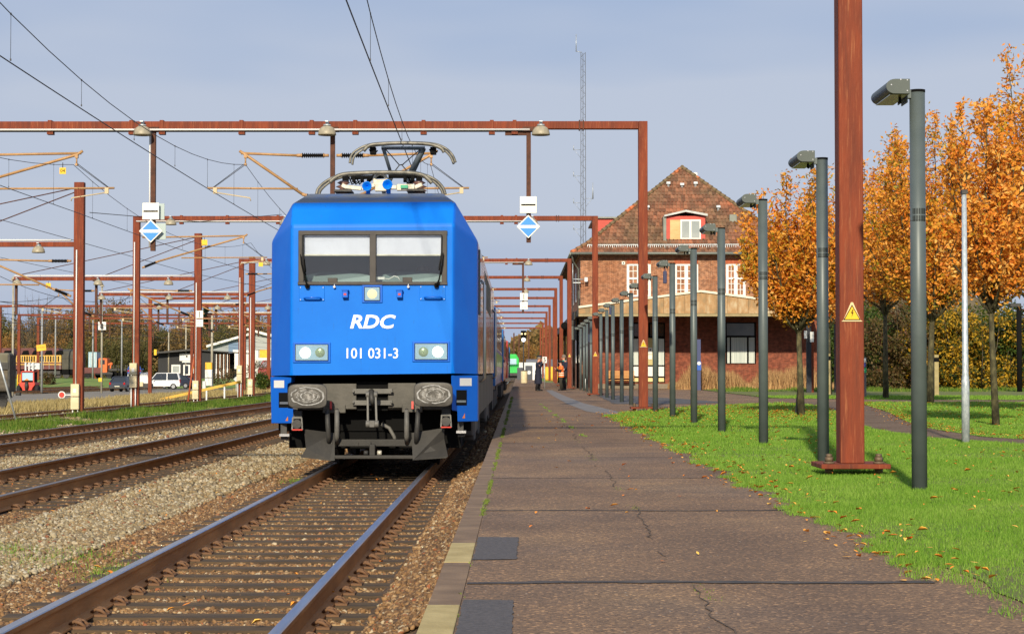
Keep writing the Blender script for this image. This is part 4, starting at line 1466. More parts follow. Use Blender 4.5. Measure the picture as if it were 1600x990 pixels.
def coach(y0, L, main, band, label, cat="railway coach"):
    t = T("passenger_coach", label, cat, (TX[0], y0, RZ))
    hw = 1.46
    b = MB()
    prof = [(-hw + .06, 1.0), (-hw, 1.4), (-hw, 2.75), (-hw + .12, 3.2), (-hw + .5, 3.7), (-.6, 3.98), (.6, 3.98), (hw - .5, 3.7), (hw - .12, 3.2), (hw, 2.75), (hw, 1.4), (hw - .06, 1.0)]
    b.prism(prof, 'y', 0, L)
    # roof faces darker
    o = b.build("body", [main, M_coachroof], t, bevel=.02)
    for p in o.data.polygons:
        if abs(p.normal.y) < .5 and p.normal.z > .35: p.material_index = 1
    b = MB()
    for s in (-1, 1):
        b.bx(s * (hw + .006), s * (hw - .02), .05, L - .05, 1.55, 1.95)
    b.build("colour_band", band, t)
    for s in (-1, 1):
        for i in range(10):
            y = 2.3 + i * (L - 4.6 - 1.3) / 9
            b = MB(); b.bx(s * (hw + .01), s * (hw - .02), y, y + 1.3, 2.05, 2.95)
            b.build("window", M_darkglass, t, bevel=.04)
        for y in (.35, L - 1.35):
            b = MB(); b.bx(s * (hw + .05), s * (hw - .02), y, y + 1.0, 1.05, 3.0)
            d = b.build("door", main, t, bevel=.02)
            b = MB(); b.bx(s * (hw + .06), s * (hw), y + .25, y + .75, 2.05, 2.85); b.build("door_window", mat("pale_glass", srgb(150, 140, 120), srgb(120, 150, 120), sc=.6, rough=.12), d, bevel=.05)
            b = MB(); b.bx(s * (hw + .075), s * hw, y + .1, y + .2, 1.75, 1.85); b.build("door_handle", M_dark, d)
    b = MB(); b.bx(-1.2, 1.2, 1, L - 1, .75, 1.05)
    for y in (6, 9, 12, 16): b.bx(-1.35, 1.35, y, y + 1.8, .35, .8)
    b.build("underframe", M_dark, t)
    for yc in (3.6, L - 3.6):
        b = MB()
        for s in (-1, 1):
            b.bx(s * 1.05, s * 1.2, yc - 1.9, yc + 1.9, .45, .75)
        b.bx(-1.1, 1.1, yc - .3, yc + .3, .4, .7)
        bo = b.build("bogie", M_sideskirt, t)
        for q in (-1.25, 1.25):
            b = MB()
            for s in (-1, 1):
                b.cyl((s * .78, yc + q, .46), .46, .13, 'x', 20)
            b.build("wheelset", M_dark, bo)
    return t


coach(46.3, 26.4, M_teal, M_green, "blue coach with a green stripe right behind the blue locomotive")
coach(73.3, 26.4, M_coachred, M_coachred, "red coach between two blue coaches of the train")
coach(100.2, 26.4, M_teal, M_green, "blue coach with a green stripe, behind the red coach")
# green locomotive far along the track
t = T("green_locomotive", "small bright green locomotive far down the platform track", "locomotive", (TX[0] + .7, 268, RZ))
b = MB(); b.prism([(-1.45, 1.1), (-1.45, 3.2), (-1.05, 3.85), (1.05, 3.85), (1.45, 3.2), (1.45, 1.1)], 'y', 0, 16)
b.build("body", mat("loco_green", srgb(40, 190, 80), rough=.4), t, bevel=.12)
b = MB(); b.bx(-1.1, 1.1, -.02, .05, 2.35, 3.2); b.build("windscreen", M_refl, t, bevel=.05)
b = MB(); b.bx(-1.2, 1.2, .3, 15, .2, 1.1); b.bx(-1.3, 1.3, -.3, .2, .8, 1.2); b.build("underframe", M_dark, t)
# ---------------------------------------------------------------- portal gantries
GH = 7.51                       # beam centre height
PORT = [  # distance, right post lateral, left post lateral, sign droppers
    (50.0, 3.28), (80.5, 3.25), (111, 2.98), (131, 2.95), (150, 2.95), (168, 3.15), (189, 3.1), (209, 3.1), (232, 3.3), (256, 3.3), (284, 3.3)]
ORD = ["first", "second", "third", "fourth", "fifth", "sixth", "seventh", "eighth", "ninth", "tenth", "eleventh", "twelfth"]
M_conduit = mat("white_conduit", (0.72, 0.72, 0.7), rough=.5)
M_sign = mat("sign_white", srgb(240, 238, 228), rough=.5)
M_signback = mat("sign_back", srgb(170, 186, 184), rough=.5)


def hazard(parent, x, y, z, s):
    b = MB(); b.prism([(x - s * .62, z - s * .5), (x + s * .62, z - s * .5), (x + s * .62 - .02, z - s * .42), (x + .06 * s, z + s * .62), (x - .06 * s, z + s * .62), (x - s * .62 + .02, z - s * .42)], 'y', y - .008, y)
    r = b.build("warning_sign", mat("sign_edge_pale", srgb(226, 200, 150), rough=.6), parent)
    b = MB(); b.prism([(x - s * .5, z - s * .42), (x + s * .5, z - s * .42), (x, z + s * .48)], 'y', y - .011, y - .0085)
    b.build("black_border", M_black, r)
    b = MB(); b.prism([(x - s * .42, z - s * .37), (x + s * .42, z - s * .37), (x, z + s * .38)], 'y', y - .014, y - .0115)
    b.build("yellow_face", M_yellow, r)
    b = MB()
    pts = [(.03, .2), (-.08, -.02), (.01, -.01), (-.04, -.28), (.09, .05), (.0, .04), (.09, .2)]
    b.add([(x + a * s, y - .016, z + c * s) for a, c in pts], [tuple(range(7))])
    b.build("flash_symbol", M_black, r)


def beam_parts(t, x0, x1, z, conduit=None, clamps=()):
    b = MB(); b.bx(x0, x1, -.12, .12, z - .1, z + .1)
    bm_ = b.build("beam", M_rust, t, bevel=.01, seg=1)
    if conduit:
        b = MB(); b.tube([(conduit[0], -.14, z - .125), (conduit[1], -.14, z - .125)], .028, 6)
        b.build("conduit", M_conduit, bm_)
        b = MB(); b.bx(conduit[0], conduit[1], -.1, .1, z - .16, z - .135)
        b.build("cable_tray", M_dark, bm_)
    cl0 = None
    for xc in clamps:
        if cl0 is None:
            b = MB(); b.bx(-.05, .05, -.14, .14, z - .16, z + .13); b.bx(-.08, .08, -.1, .1, z - .24, z - .16)
            cl0 = b.build("beam_clamp", M_rust, bm_); c = cl0
        else:
            c = cl0.copy(); COL.objects.link(c); c.parent = bm_
        c.location = (xc, 0, 0)
    return bm_


def post_parts(t, x, ztop, zbase, w_=.24, d_=.26, plate=True, sign=False, conduit=False, top=0):
    b = MB(); b.bx(x - w_ / 2, x + w_ / 2, -d_ / 2, d_ / 2, zbase, ztop)
    p = b.build("post", M_rust, t, bevel=.008, seg=1)
    if plate:
        b = MB(); b.bx(x - .34, x + .34, -.34, .34, zbase - .045, zbase + .002)
        pl = b.build("base_plate", M_rustdark if plate == 2 else M_rust, p, bevel=.006, seg=1)
        bb = None
        for q in (-.245, .245):
            for r_ in (-.2,):
                if bb is None:
                    b = MB(); b.cyl((0, 0, zbase + .045), .042, .045, n=6); b.cyl((0, 0, zbase + .08), .032, .03, n=6); b.cyl((0, 0, zbase - .02), .018, .24, n=8)
                    b.cyl((0, 0, zbase - .065), .042, .045, n=6); b.cyl((0, 0, zbase + .012), .055, .02, n=14)
                    bb = b.build("anchor_bolt", mat("bolt_rust", srgb(98, 82, 62), srgb(120, 100, 78), sc=20, rough=.6, metal=.3), pl); c = bb
                else:
                    c = bb.copy(); COL.objects.link(c); c.parent = pl
                c.location = (x + q, r_, 0)
    if sign:
        hazard(p, x, -d_ / 2 - .002, sign, .17)
    return p


def conduit_box(t, x, y, z0, z1, ztop=6.5):
    b = MB(); b.tube([(x, y - .03, z1), (x, y - .03, ztop)], .026, 6)
    b.build("conduit", M_conduit, t)
    zm = z0 + (z1 - z0) * .5
    b = MB(); b.bx(x - .15, x + .15, y - .2, y - .02, zm + .012, z1); b.bx(x - .15, x + .15, y - .2, y - .02, z0, zm - .012)
    k = b.build("cable_cabinet", M_cream, t, bevel=.012)
    b = MB(); b.bx(x - .06, x + .06, y - .206, y - .2, zm + .14, zm + .3); b.build("cabinet_label", M_white, k)
    b = MB()
    for q in (-.09, .09): b.tube([(x + q, y - .1, -.7), (x + q, y - .1, z0)], .028, 6)
    b.build("cable_duct", M_conduit, k)


def dropper_parts(t, x, z0, z1, stub=False):
    b = MB(); b.bx(x - .06, x + .06, -.06, .06, z1, z0)
    d = b.build("dropper_post", M_rustdark, t)
    b = MB(); b.bx(x - .16, x + .16, -.15, .15, z0 - .06, z0 + .05)
    if stub:
        b.bx(x - .62, x + .02, -.05, .05, z0 - .16, z0 - .06)
    b.build("dropper_bracket", M_rustdark, d)
    return d


for i, (D, xr_) in enumerate(PORT):
    zb = 0.1
    xl_ = -16.2
    t = T("gantry", "%s rust brown portal gantry from the camera among those whose beams show" % ORD[i], "gantry", (0, D, 0), 0, "rust brown portal gantries over the tracks")
    beam_parts(t, xl_ - .1, xr_ - .12, GH, (xl_, .3) if i < 3 else None,
               [-14.3, -12.35, -10.2, -9.4, -7.3, -5.45, -4.3, -2.5, -.7, -.1] if i < 3 else [])
    post_parts(t, xr_, GH + .1, zb, sign=(1.75 if i in (0, 1) else 1.95 if i == 2 else False), plate=(1 if i < 4 else False))
    b = MB()
    for q in (-.05, .05): b.bx(1.66 + q - .015, 1.66 + q + .015, -.14, .14, GH - .13, GH + .13)
    b.build("joint_plate", M_rustdark, t)
    post_parts(t, xl_, GH + .1, -.66, plate=False, w_=.28)
    if i in (1, 2):
        conduit_box(t, xl_ - .06, -.14, .35, 1.38)
    dropper_parts(t, -4.9, GH - .1, 5.2)
    if i in (0, 2):
        dropper_parts(t, .27, GH - .1, 4.42, stub=True)
    if i in (0,):
        dropper_parts(t, -9.63, GH - .1, 4.2)
        b = MB(); b.tube([(-9.72, -.03, GH - .15), (-9.72, -.03, 4.3)], .02, 6); b.build("conduit", M_conduit, t)

# the foreground portal: only its right post is in the picture
t = T("gantry", "big rust red gantry post with bolted base plate in the lawn, nearest to the camera", "gantry", (0, 19.0, 0), 0, "rust brown portal gantries over the tracks")
beam_parts(t, -16.3, 3.31 - .12, GH, (-16.2, .3), [-2.5, -.7])
post_parts(t, 3.31, GH + .1, .12, sign=1.61, plate=1)
post_parts(t, -16.2, GH + .1, -.66, plate=False, w_=.28)
# intermediate yard masts with tied arms to the left
for i, (D, arm) in enumerate(((70, 9.3), (96, 9.3), (115.5, 9.3), (134, 9.3), (156, 9.3))):
    x = -16.2
    lab = ["tall rust red mast left of the tracks with tied side arm, nearest of the masts",
           "second tied rust red mast in the row left of the tracks, carrying a white plate",
           "third tied rust red mast in the row, close to the blue locomotive's left edge",
           "fourth tied rust mast in the row left of the tracks", "fifth tied rust mast in the row left of the tracks"][i]
    t = T("catenary_mast", lab, "mast", (0, D, 0), 0, "rust brown masts with side arms into the yard")
    post_parts(t, x, 8.0, -.66, plate=False, w_=.36, d_=.3)
    conduit_box(t, x - .06, -.16, -.36, .57, ztop=5.5)
    b = MB(); b.bx(x - arm, x - .1, -.1, .1, 5.62, 5.8); a_ = b.build("side_arm", M_rust, t)
    b = MB(); b.tube([(x - arm, -.05, 5.86), (x - .3, -.05, 5.86)], .04, 6); b.build("conduit", M_conduit, a_)
    for L, zt in ((arm, 7.8), (4.8, 7.65)):
        b = MB(); b.tube([(x - .15, 0, zt), (x - L, 0, 5.85)], .022, 6); b.build("tie_rod", M_rustdark, t)
    for q in (5.15, 9.2):
        dropper_parts(t, x - q, 5.64, 3.9)
# further beams of the yard behind
for i, (y0, x0, x1, D) in enumerate(((478, 0, 420, 185), (466, 235, 382, 168), (492, 30, 300, 215), (497, 60, 395, 235), (505, 150, 420, 262))):
    z = P(0, y0, D).z
    t = T("yard_gantry", ["wide", "short", "low", "distant", "farthest"][i] + " rust brown beam gantry spanning the sidings in the left background", "gantry", (0, D, 0), 0, "beam gantries over the yard sidings")
    xa, xb = P(x0, y0, D).x, P(x1, y0, D).x
    b = MB(); b.bx(xa, xb, -.12, .12, z - .11, z + .11); b.build("beam", M_rust, t)
    for x in (xa, xb):
        b = MB(); b.bx(x - .15, x + .15, -.14, .14, H(x, D) - .1, z + .1); b.build("post", M_rust, t)
    k = int(abs(xb - xa) / 9)
    for q in range(1, k + 1):
        x = xa + (xb - xa) * q / (k + 1)
        b = MB(); b.bx(x - .06, x + .06, -.06, .06, z - 2.3, z - .1); b.build("dropper_post", M_rustdark, t)

# ---------------------------------------------------------------- hanging bowl lamps
def bowl_lamp(x, y, z, label, grp="hanging bowl lamps under the gantries"):
    global _bowl
    if '_bowl' not in globals():
        t = T("hanging_lamp", label, "lamp", (x, y, z), 0, grp)
        b = MB(); b.lathe([(.05, .05), (.11, .04), (.17, -.0), (.215, -.07), (.235, -.15), (.24, -.19), (.225, -.195), (.2, -.17), (.001, -.16)], (0, 0, 0), 'z', 24)
        b.build("lamp_shade", M_bowl, t)
        b = MB(); b.cyl((0, 0, .07), .1, .04); b.cyl((0, 0, .12), .04, .1); b.box(0, 0, .16, .08, .3, .03)
        b.build("lamp_mount", M_galv, t)
        _bowl = t
        return t
    t = copy_tree(_bowl); t.location = (x, y, z); t["label"] = label; t["group"] = grp
    return t


for i, (D, xr_) in enumerate(PORT[:7]):
    for x, wn in ((-14.7, "at the far left end"), (-9.87, "left of the middle"), (-5.02, "above the train's left side"), (.56, "above the platform edge")):
        if i == 0 and x == -14.7: continue
        bowl_lamp(x + (.0 if x < 0 else .03), D - .3, GH - .1, "pale bowl lamp under the %s gantry beam %s" % (ORD[i], wn))
for i, D in enumerate((70, 96, 115.5, 134)):
    for q in (1.45, 5.0, 9.1):
        bowl_lamp(-16.2 - q, D - .25, 5.58, "pale bowl lamp under the %s tied mast's side arm, %s" % (ORD[i], {1.45: "next to the mast", 5.0: "halfway along", 9.1: "at the far end"}[q]))

# ---------------------------------------------------------------- track signs on the droppers
def bar_sign(x, y, z, s, label, vertical=False, back=False):
    t = T("bar_sign", label, "sign", (x, y, z))
    b = MB(); b.box(0, 0, 0, s, .02, s); b.build("plate", M_sign, t, bevel=.04 * s * 2)
    b = MB()
    if vertical: b.box(0, -.014, 0, s * .09, .006, s * .8)
    else: b.box(0, -.014, 0, s * .86, .006, s * .09)
    b.build("black_bar", M_black, t)
    if back:
        b = MB(); b.box(s * .34, .15, 0, s * .85, .02, s * .98); b.build("back_plate", M_signback, t, bevel=.03)
        b = MB(); b.box(0, .08, 0, .08, .14, .1); b.build("bracket", M_galv, t)
    return t


def diamond_sign(x, y, z, s, label, back=False):
    t = T("diamond_sign", label, "sign", (x, y, z))
    h = s * .7071
    b = MB(); b.prism([(0, -h), (h, 0), (0, h), (-h, 0)], 'y', -.01, .01); b.build("plate", M_sign, t, bevel=.015)
    k = h * .86; g_ = .13 * h
    b = MB(); b.prism([(-(k - g_) , g_), (k - g_, g_), (0, k)], 'y', -.016, -.0105); b.build("blue_triangle", M_signblue, t)
    b = MB(); b.prism([(-(k - g_), -g_), (k - g_, -g_), (0, -k)], 'y', -.016, -.0105); b.build("blue_triangle", M_signblue, t)
    if back:
        b = MB(); b.box(s * .5, .15, 0, s * .7, .02, s * .98); b.build("back_plate", M_signback, t, bevel=.03)
        b = MB(); b.box(0, .08, 0, .08, .14, .1); b.build("bracket", M_galv, t)
    return t


def wp(px, py, D): return P(px, py, D)


for nm, px, D, back in (("left", 235.5, 49.85, True), ("right", 825.5, 49.85, False)):
    p = wp(px, 330 if back else 320, D); q = wp(px, 361 if back else 354, D)
    side = "on the left dropper post" if back else "on the dropper above the platform edge"
    bar_sign(p.x, p.y, p.z, .44, "square white sign with horizontal black bar, " + side, back=back)
    diamond_sign(q.x, q.y, q.z, .44, "white diamond sign with two blue triangles, " + side, back=back)
def number_sign(px, py, D, s, label, txt):
    p = wp(px, py, D)
    t = T("number_sign", label, "sign", p)
    b = MB(); b.box(0, 0, 0, s, .02, s); b.build("plate", M_sign, t, bevel=.01)
    for k, l in enumerate(txt):
        text("lettering", l, s * .26, M_ink, t, (0, -.0125, s * (.22 - .44 * k)), ext=.001)
for px, D, lab in ((818.5, 110.8, "below the third gantry beam"), (311.5, 95.8, "on the second tied mast")):
    yy = 463.5 if px > 500 else 491
    p = wp(px, yy, D)
    s = .44 if px > 500 else .38
    bar_sign(p.x, p.y, p.z, s, "square white sign with a black vertical bar " + lab, vertical=True)
    number_sign(px, yy + 14 - (0 if px > 500 else .5), D, s, "square white plate with faint grey figures " + lab, ("24 12", "32 40"))

# ---------------------------------------------------------------- slim lamp posts in the lawn
LPX, LP0, LPS, LPH = 3.455, 16.42, 5.27, 3.46
lp = T("lamp_post", "nearest slim grey lamp post standing in the lawn, largest of the row", "lamp post", (LPX, LP0, 0), 0, "slim grey lamp posts along the platform")
b = MB(); b.tube([(0, 0, -.1), (0, 0, LPH - .012)], .0665, 28)
po = b.build("pole", M_post, lp)
b = MB(); b.cyl((0, 0, LPH - .006), .069, .022, n=28); b.build("pole_cap", M_black, po)
b = MB()
for r_ in (0, 1):
    for k in range(9):
        a = R(-90) + (k - 4) * .21
        c = Vector((math.cos(a) * .0668, math.sin(a) * .0668, 2.41 - r_ * .062))
        b.box(c.x, c.y, c.z, .006, .004, .05, a + R(90))
b.build("vent", M_black, po)
b = MB(); b.cyl((0, 0, 2.33), .0672, .003, n=28); b.build("pole_seam", M_black, po)
# head: D shaped profile along the track direction
arc = []
for k in range(11):
    t_ = R(90) + k * R(180) / 10 * .92
    arc.append((-.26 + .062 * math.cos(t_) * 1.25, LPH - .0175 + .0625 * math.sin(t_)))
prof = [(-.135, LPH + .045)] + arc + [(-.135, LPH - .08)]
b = MB(); b.prism(prof, 'y', -.36, .34)
hd = b.build("lamp_head", M_post, lp, bevel=.004)
b = MB(); b.prism([(-.137, LPH + .046)] + [(p_[0] - .0015 if p_[0] < -.3 else p_[0], p_[1] + (.001 if p_[1] > LPH else -.001)) for p_ in arc] + [(-.137, LPH - .081)], 'y', -.367, -.361)
b.build("end_cap", mat("lamp_end_cap", srgb(70, 78, 76), srgb(78, 86, 82), sc=3, rough=.5, metal=.2), hd, bevel=.002)
b = MB()
for q, z in ((-.16, .035), (-.16, -.055), (-.295, -.005), (-.215, .04)):
    b.cyl((q, -.369, LPH + z), .006, .004, 'y', 8)
b.build("screw", M_chrome, hd)
b = MB(); b.bx(-.30, -.15, -.33, .31, LPH - .086, LPH - .079); b.build("lamp_glass", mat("lamp_diffuser", srgb(120, 120, 62), srgb(146, 142, 84), sc=4, rough=.25, coat=.4), hd)
b = MB(); b.cyl((-.19, -.2, LPH - .11), .013, .05); b.build("bolt_stub", M_black, hd)
b = MB(); b.bx(-.13, -.122, -.2, .2, LPH - .1, LPH + .05); b.bx(-.115, -.105, -.12, .12, LPH - .12, LPH + .05); b.bx(-.124, -.112, -.1, .1, LPH - .06, LPH + .03); b.bx(-.108, -.06, -.04, .04, LPH - .07, LPH)
b.build("bracket", M_post, lp)
NTH = ["", "second", "third", "fourth", "fifth", "sixth", "seventh", "eighth", "ninth", "tenth", "eleventh", "twelfth", "thirteenth", "fourteenth", "fifteenth", "sixteenth", "seventeenth", "eighteenth"]
for i in range(1, 18):
    c = copy_tree(lp)
    c.location = (LPX + random.uniform(-.02, .02), LP0 + LPS * i + random.uniform(-.1, .1), 0 if i < 6 else -.02)
    c["label"] = "%s slim grey lamp post, %s" % (NTH[i], "in the lawn beside the platform" if i < 6 else "in the row beside the paved forecourt" if i < 12 else "in the row towards the station building")
# small blue loudspeaker boxes hung at two heads
for px, py, D, lab in ((1039, 433, 40.0, "small dark blue box hanging beside a lamp head in front of the upper left window"), (953.5, 486, 66, "small dark blue box hanging beside a lamp head at the canopy's pale fascia")):
    p = P(px, py, D)
    b = MB(); b.box(0, 0, 0, .075, .08, .26); b.box(.0, 0, .15, .02, .02, .06)
    o = b.build("hanging_box", mat("navy_blue", srgb(34, 44, 84), rough=.4), None, bevel=.01)
    o.location = p; tag(o, lab, "box")

# ---------------------------------------------------------------- catenary cantilevers
def cantilever_mesh(L, s, zt=0.0, zl=-1.3):
    """local origin: top anchor on the post; s = -1 reaches left, +1 right"""
    parts = []
    def ins(p, q, nm):
        p, q = Vector(p), Vector(q)
        d = q - p; n = 11
        prof_p, rr = [], []
        for k in range(n * 2 + 1):
            prof_p.append(p + d * (.15 + .7 * k / (2 * n))); rr.append(.075 if k % 2 else .032)
        b = MB(); b.tube(prof_p, rr, 12, smooth=False)
        parts.append(("insulator", b, M_ins))
        b = MB(); b.tube([p, p + d * .17], .04, 8); b.tube([q - d * .17, q], .045, 8); b.cyl(p + d * .16, .055, .04, 'x', 10); b.cyl(q - d * .16, .055, .04, 'x', 10)
        parts.append(("insulator_cap", b, M_tan))
    ins((s * .1, 0, 0), (s * .95, 0, .0), "t")
    b = MB(); b.tube([(s * .95, 0, 0), (s * (L + .12), 0, .06)], .034, 8); parts.append(("top_tube", b, M_tan))
    ins((s * .1, 0, zl), (s * .8, 0, zl + .45 * .0 + .28), "l")
    b = MB(); b.tube([(s * .8, 0, zl + .28), (s * L, 0, .02), (s * (L + .16), 0, .12)], .038, 8); parts.append(("diagonal_tube", b, M_tan))
    b = MB(); b.tube([(s * (L * .40), 0, -.88), (s * (L + 1.0), 0, -.86)], .027, 8); parts.append(("registration_tube", b, M_tan))
    b = MB(); b.tube([(s * (L + .78), 0, -.98), (s * (L - .12), 0, -1.12), (s * (L - .14), 0, -1.2)], .018, 6); b.box(s * (L + .8), 0, -.93, .1, .06, .16)
    parts.append(("steady_arm", b, mat("steady_arm_pale", srgb(196, 178, 140), rough=.5)))
    b = MB(); b.box(s * L, 0, -.02, .08, .1, .1); b.tube([(s * L, 0, -.02), (s * L, 0, -.22)], .02, 6); b.box(s * L, 0, -.24, .06, .12, .06); parts.append(("wire_clamp", b, M_tan))
    b = MB(); b.tube([(s * L, 0, -.2), (s * (L + .85), 0, -.84)], .008, 4); b.tube([(s * L, 0, -.24), (s * (L + .82), 0, -.84)], .008, 4); parts.append(("stay_wire", b, M_wire))
    return parts


_cant = {}


def cantilever(x, y, z, L, s, label):
    k = (round(L, 2), s)
    if k not in _cant:
        t = T("cantilever", label, "cantilever", (x, y, z), 0, "tan cantilever arms that hold the overhead wires")
        for nm, b, m in cantilever_mesh(L, s):
            b.build(nm, m, t)
        _cant[k] = t
        return t
    t = copy_tree(_cant[k]); t.location = (x, y, z); t["label"] = label
    return t


ZC = 6.72
MSG, CON = ZC - .24, ZC - 1.42
for i, (D, xr_) in enumerate([(19.0, 0)] + PORT[:8]):
    w_ = "nearest" if i == 0 else ORD[i - 1]
    for x, L, s, wh in ((-4.9, 2.6, 1, "reaching right over the platform track"), (-4.9, 2.3, -1, "reaching left over the second track"), (-16.06, 4.4, 1, "reaching right over the third track")):
        if i == 0: continue
        cantilever(x, D, ZC, L, s, "tan cantilever arm at the %s gantry %s" % (w_, wh))
for i, D in enumerate((70, 96, 115.5, 134)):
    for q, L, s in ((.2, 3.2, -1), (5.15, 1.9, -1)):
        cantilever(-16.2 - q, D, 5.1, L, s, "tan cantilever arm in the yard at the %s tied mast, %s" % (ORD[i], "at the mast itself" if q < 1 else "on its hanging post"))
# yellow number tags
for px, py, D, txt in ((98, 267, 50, "04"), (319.5, 379, 80, "05"), (407.5, 413, 110, "06"), (75.5, 446, 96, "07")):
    p = P(px, py, D)
    t = T("number_tag", "small yellow tag hanging under the catenary arm %s" % {"04": "at the upper left, marked 04", "05": "right of the second tied mast", "06": "just left of the locomotive's roof", "07": "above the far left yard"}[txt], "tag", p)
    b = MB(); b.box(0, 0, 0, .17 if D < 60 else .25, .01, .17 if D < 60 else .25); b.build("plate", M_yellow, t, bevel=.01)
    if D < 60: text("lettering", txt, .13, M_black, t, (0, -.007, 0), ext=.001)
    b = MB(); b.tube([(0, 0, .08), (0, 0, .22)], .01, 4); b.build("hook", M_dark, t)

# ---------------------------------------------------------------- overhead wires
def wireset(lat, label, zc, zm, ds, r=.0075, sag=.9, stag=.25, nd=7, yo=0):
    t = T("overhead_wire", label, "wire", (lat, ds[0], 0), 0, "overhead contact wires")
    mp_, cp_ = [], []
    for j in range(len(ds) - 1):
        a, c = ds[j], ds[j + 1]
        s0 = stag * (1 if j % 2 else -1); s1 = -s0
        n = 14
        for k in range(n + (1 if j == len(ds) - 2 else 0)):
            u = k / n
            y = a + (c - a) * u
            xx = s0 + (s1 - s0) * u
            mp_.append((xx, y - ds[0], zm - sag * 4 * u * (1 - u)))
            cp_.append((xx, y - ds[0], zc - .06 * 4 * u * (1 - u)))
    b = MB(); b.tube(mp_, r, 5); b.build("messenger_wire", M_wire, t)
    b = MB(); b.tube(cp_, r * 1.25, 5); b.build("contact_wire", M_wire, t)
    d0 = None
    for j in range(min(3, len(ds) - 1)):
        a, c = ds[j], ds[j + 1]
        s0 = stag * (1 if j % 2 else -1); s1 = -s0
        for k in range(nd):
            u = (k + .5) / nd
            h = zm - sag * 4 * u * (1 - u) - zc
            if h < .1: h = .1
            b = MB(); b.tube([(0, 0, 0), (0, 0, h)], .0035, 4); b.box(0, 0, 0, .015, .03, .03); b.box(0, 0, h, .015, .03, .03)
            o = b.build("dropper_wire", M_wire, t)
            o.location = (s0 + (s1 - s0) * u, a + (c - a) * u - ds[0], zc)
    return t


DS = [-11.5, 19.0] + [p_[0] for p_ in PORT]
wireset(TX[0] - .05, "overhead wires above the platform track and the blue locomotive", CON - .05, MSG, DS, stag=.2)
wireset(TX[1] - .35, "overhead wires above the second track crossing the upper left sky", CON - .05, MSG, DS, stag=.2)
wireset(TX[2] - .75, "overhead wires above the third track in the left sky", CON - .05, MSG, DS, stag=.2)
YD = [19, 44, 70, 96, 115.5, 134, 156, 185, 215, 262]
wireset(-19.5, "overhead wires above the siding just beyond the tall masts", 3.7, 4.85, YD, r=.011, sag=.7)
wireset(-23.4, "overhead wires above the siding in the dry grass", 3.7, 4.85, YD, r=.011, sag=.7)
wireset(-30, "overhead wires over the yard's gravel road", 3.9, 5.0, [70, 115, 156, 185, 215, 262], r=.012, sag=.7)
wireset(-38, "overhead wires at the far side of the yard", 4.2, 5.3, [96, 134, 185, 215, 262], r=.012, sag=.7)
# crossing feeder wires in the left background
for i, (a, c) in enumerate((((0, 343, 70), (470, 460, 120)), ((0, 402, 90), (430, 480, 160)), ((140, 332, 60), (440, 335, 80)))):
    b = MB(); pa, pc = P(*a), P(*c)
    b.tube([(0, 0, 0), tuple((pc - pa) * .5 - Vector((0, 0, .3))), tuple(pc - pa)], .012, 5)
    o = b.build("feeder_wire", M_wire); o.location = pa
    tag(o, ["thin dark feeder wire descending across the left masts", "lowest dark feeder wire in the left background", "nearly level dark feeder wire behind the blue diamond sign"][i], "wire", "feeder wires crossing the yard")
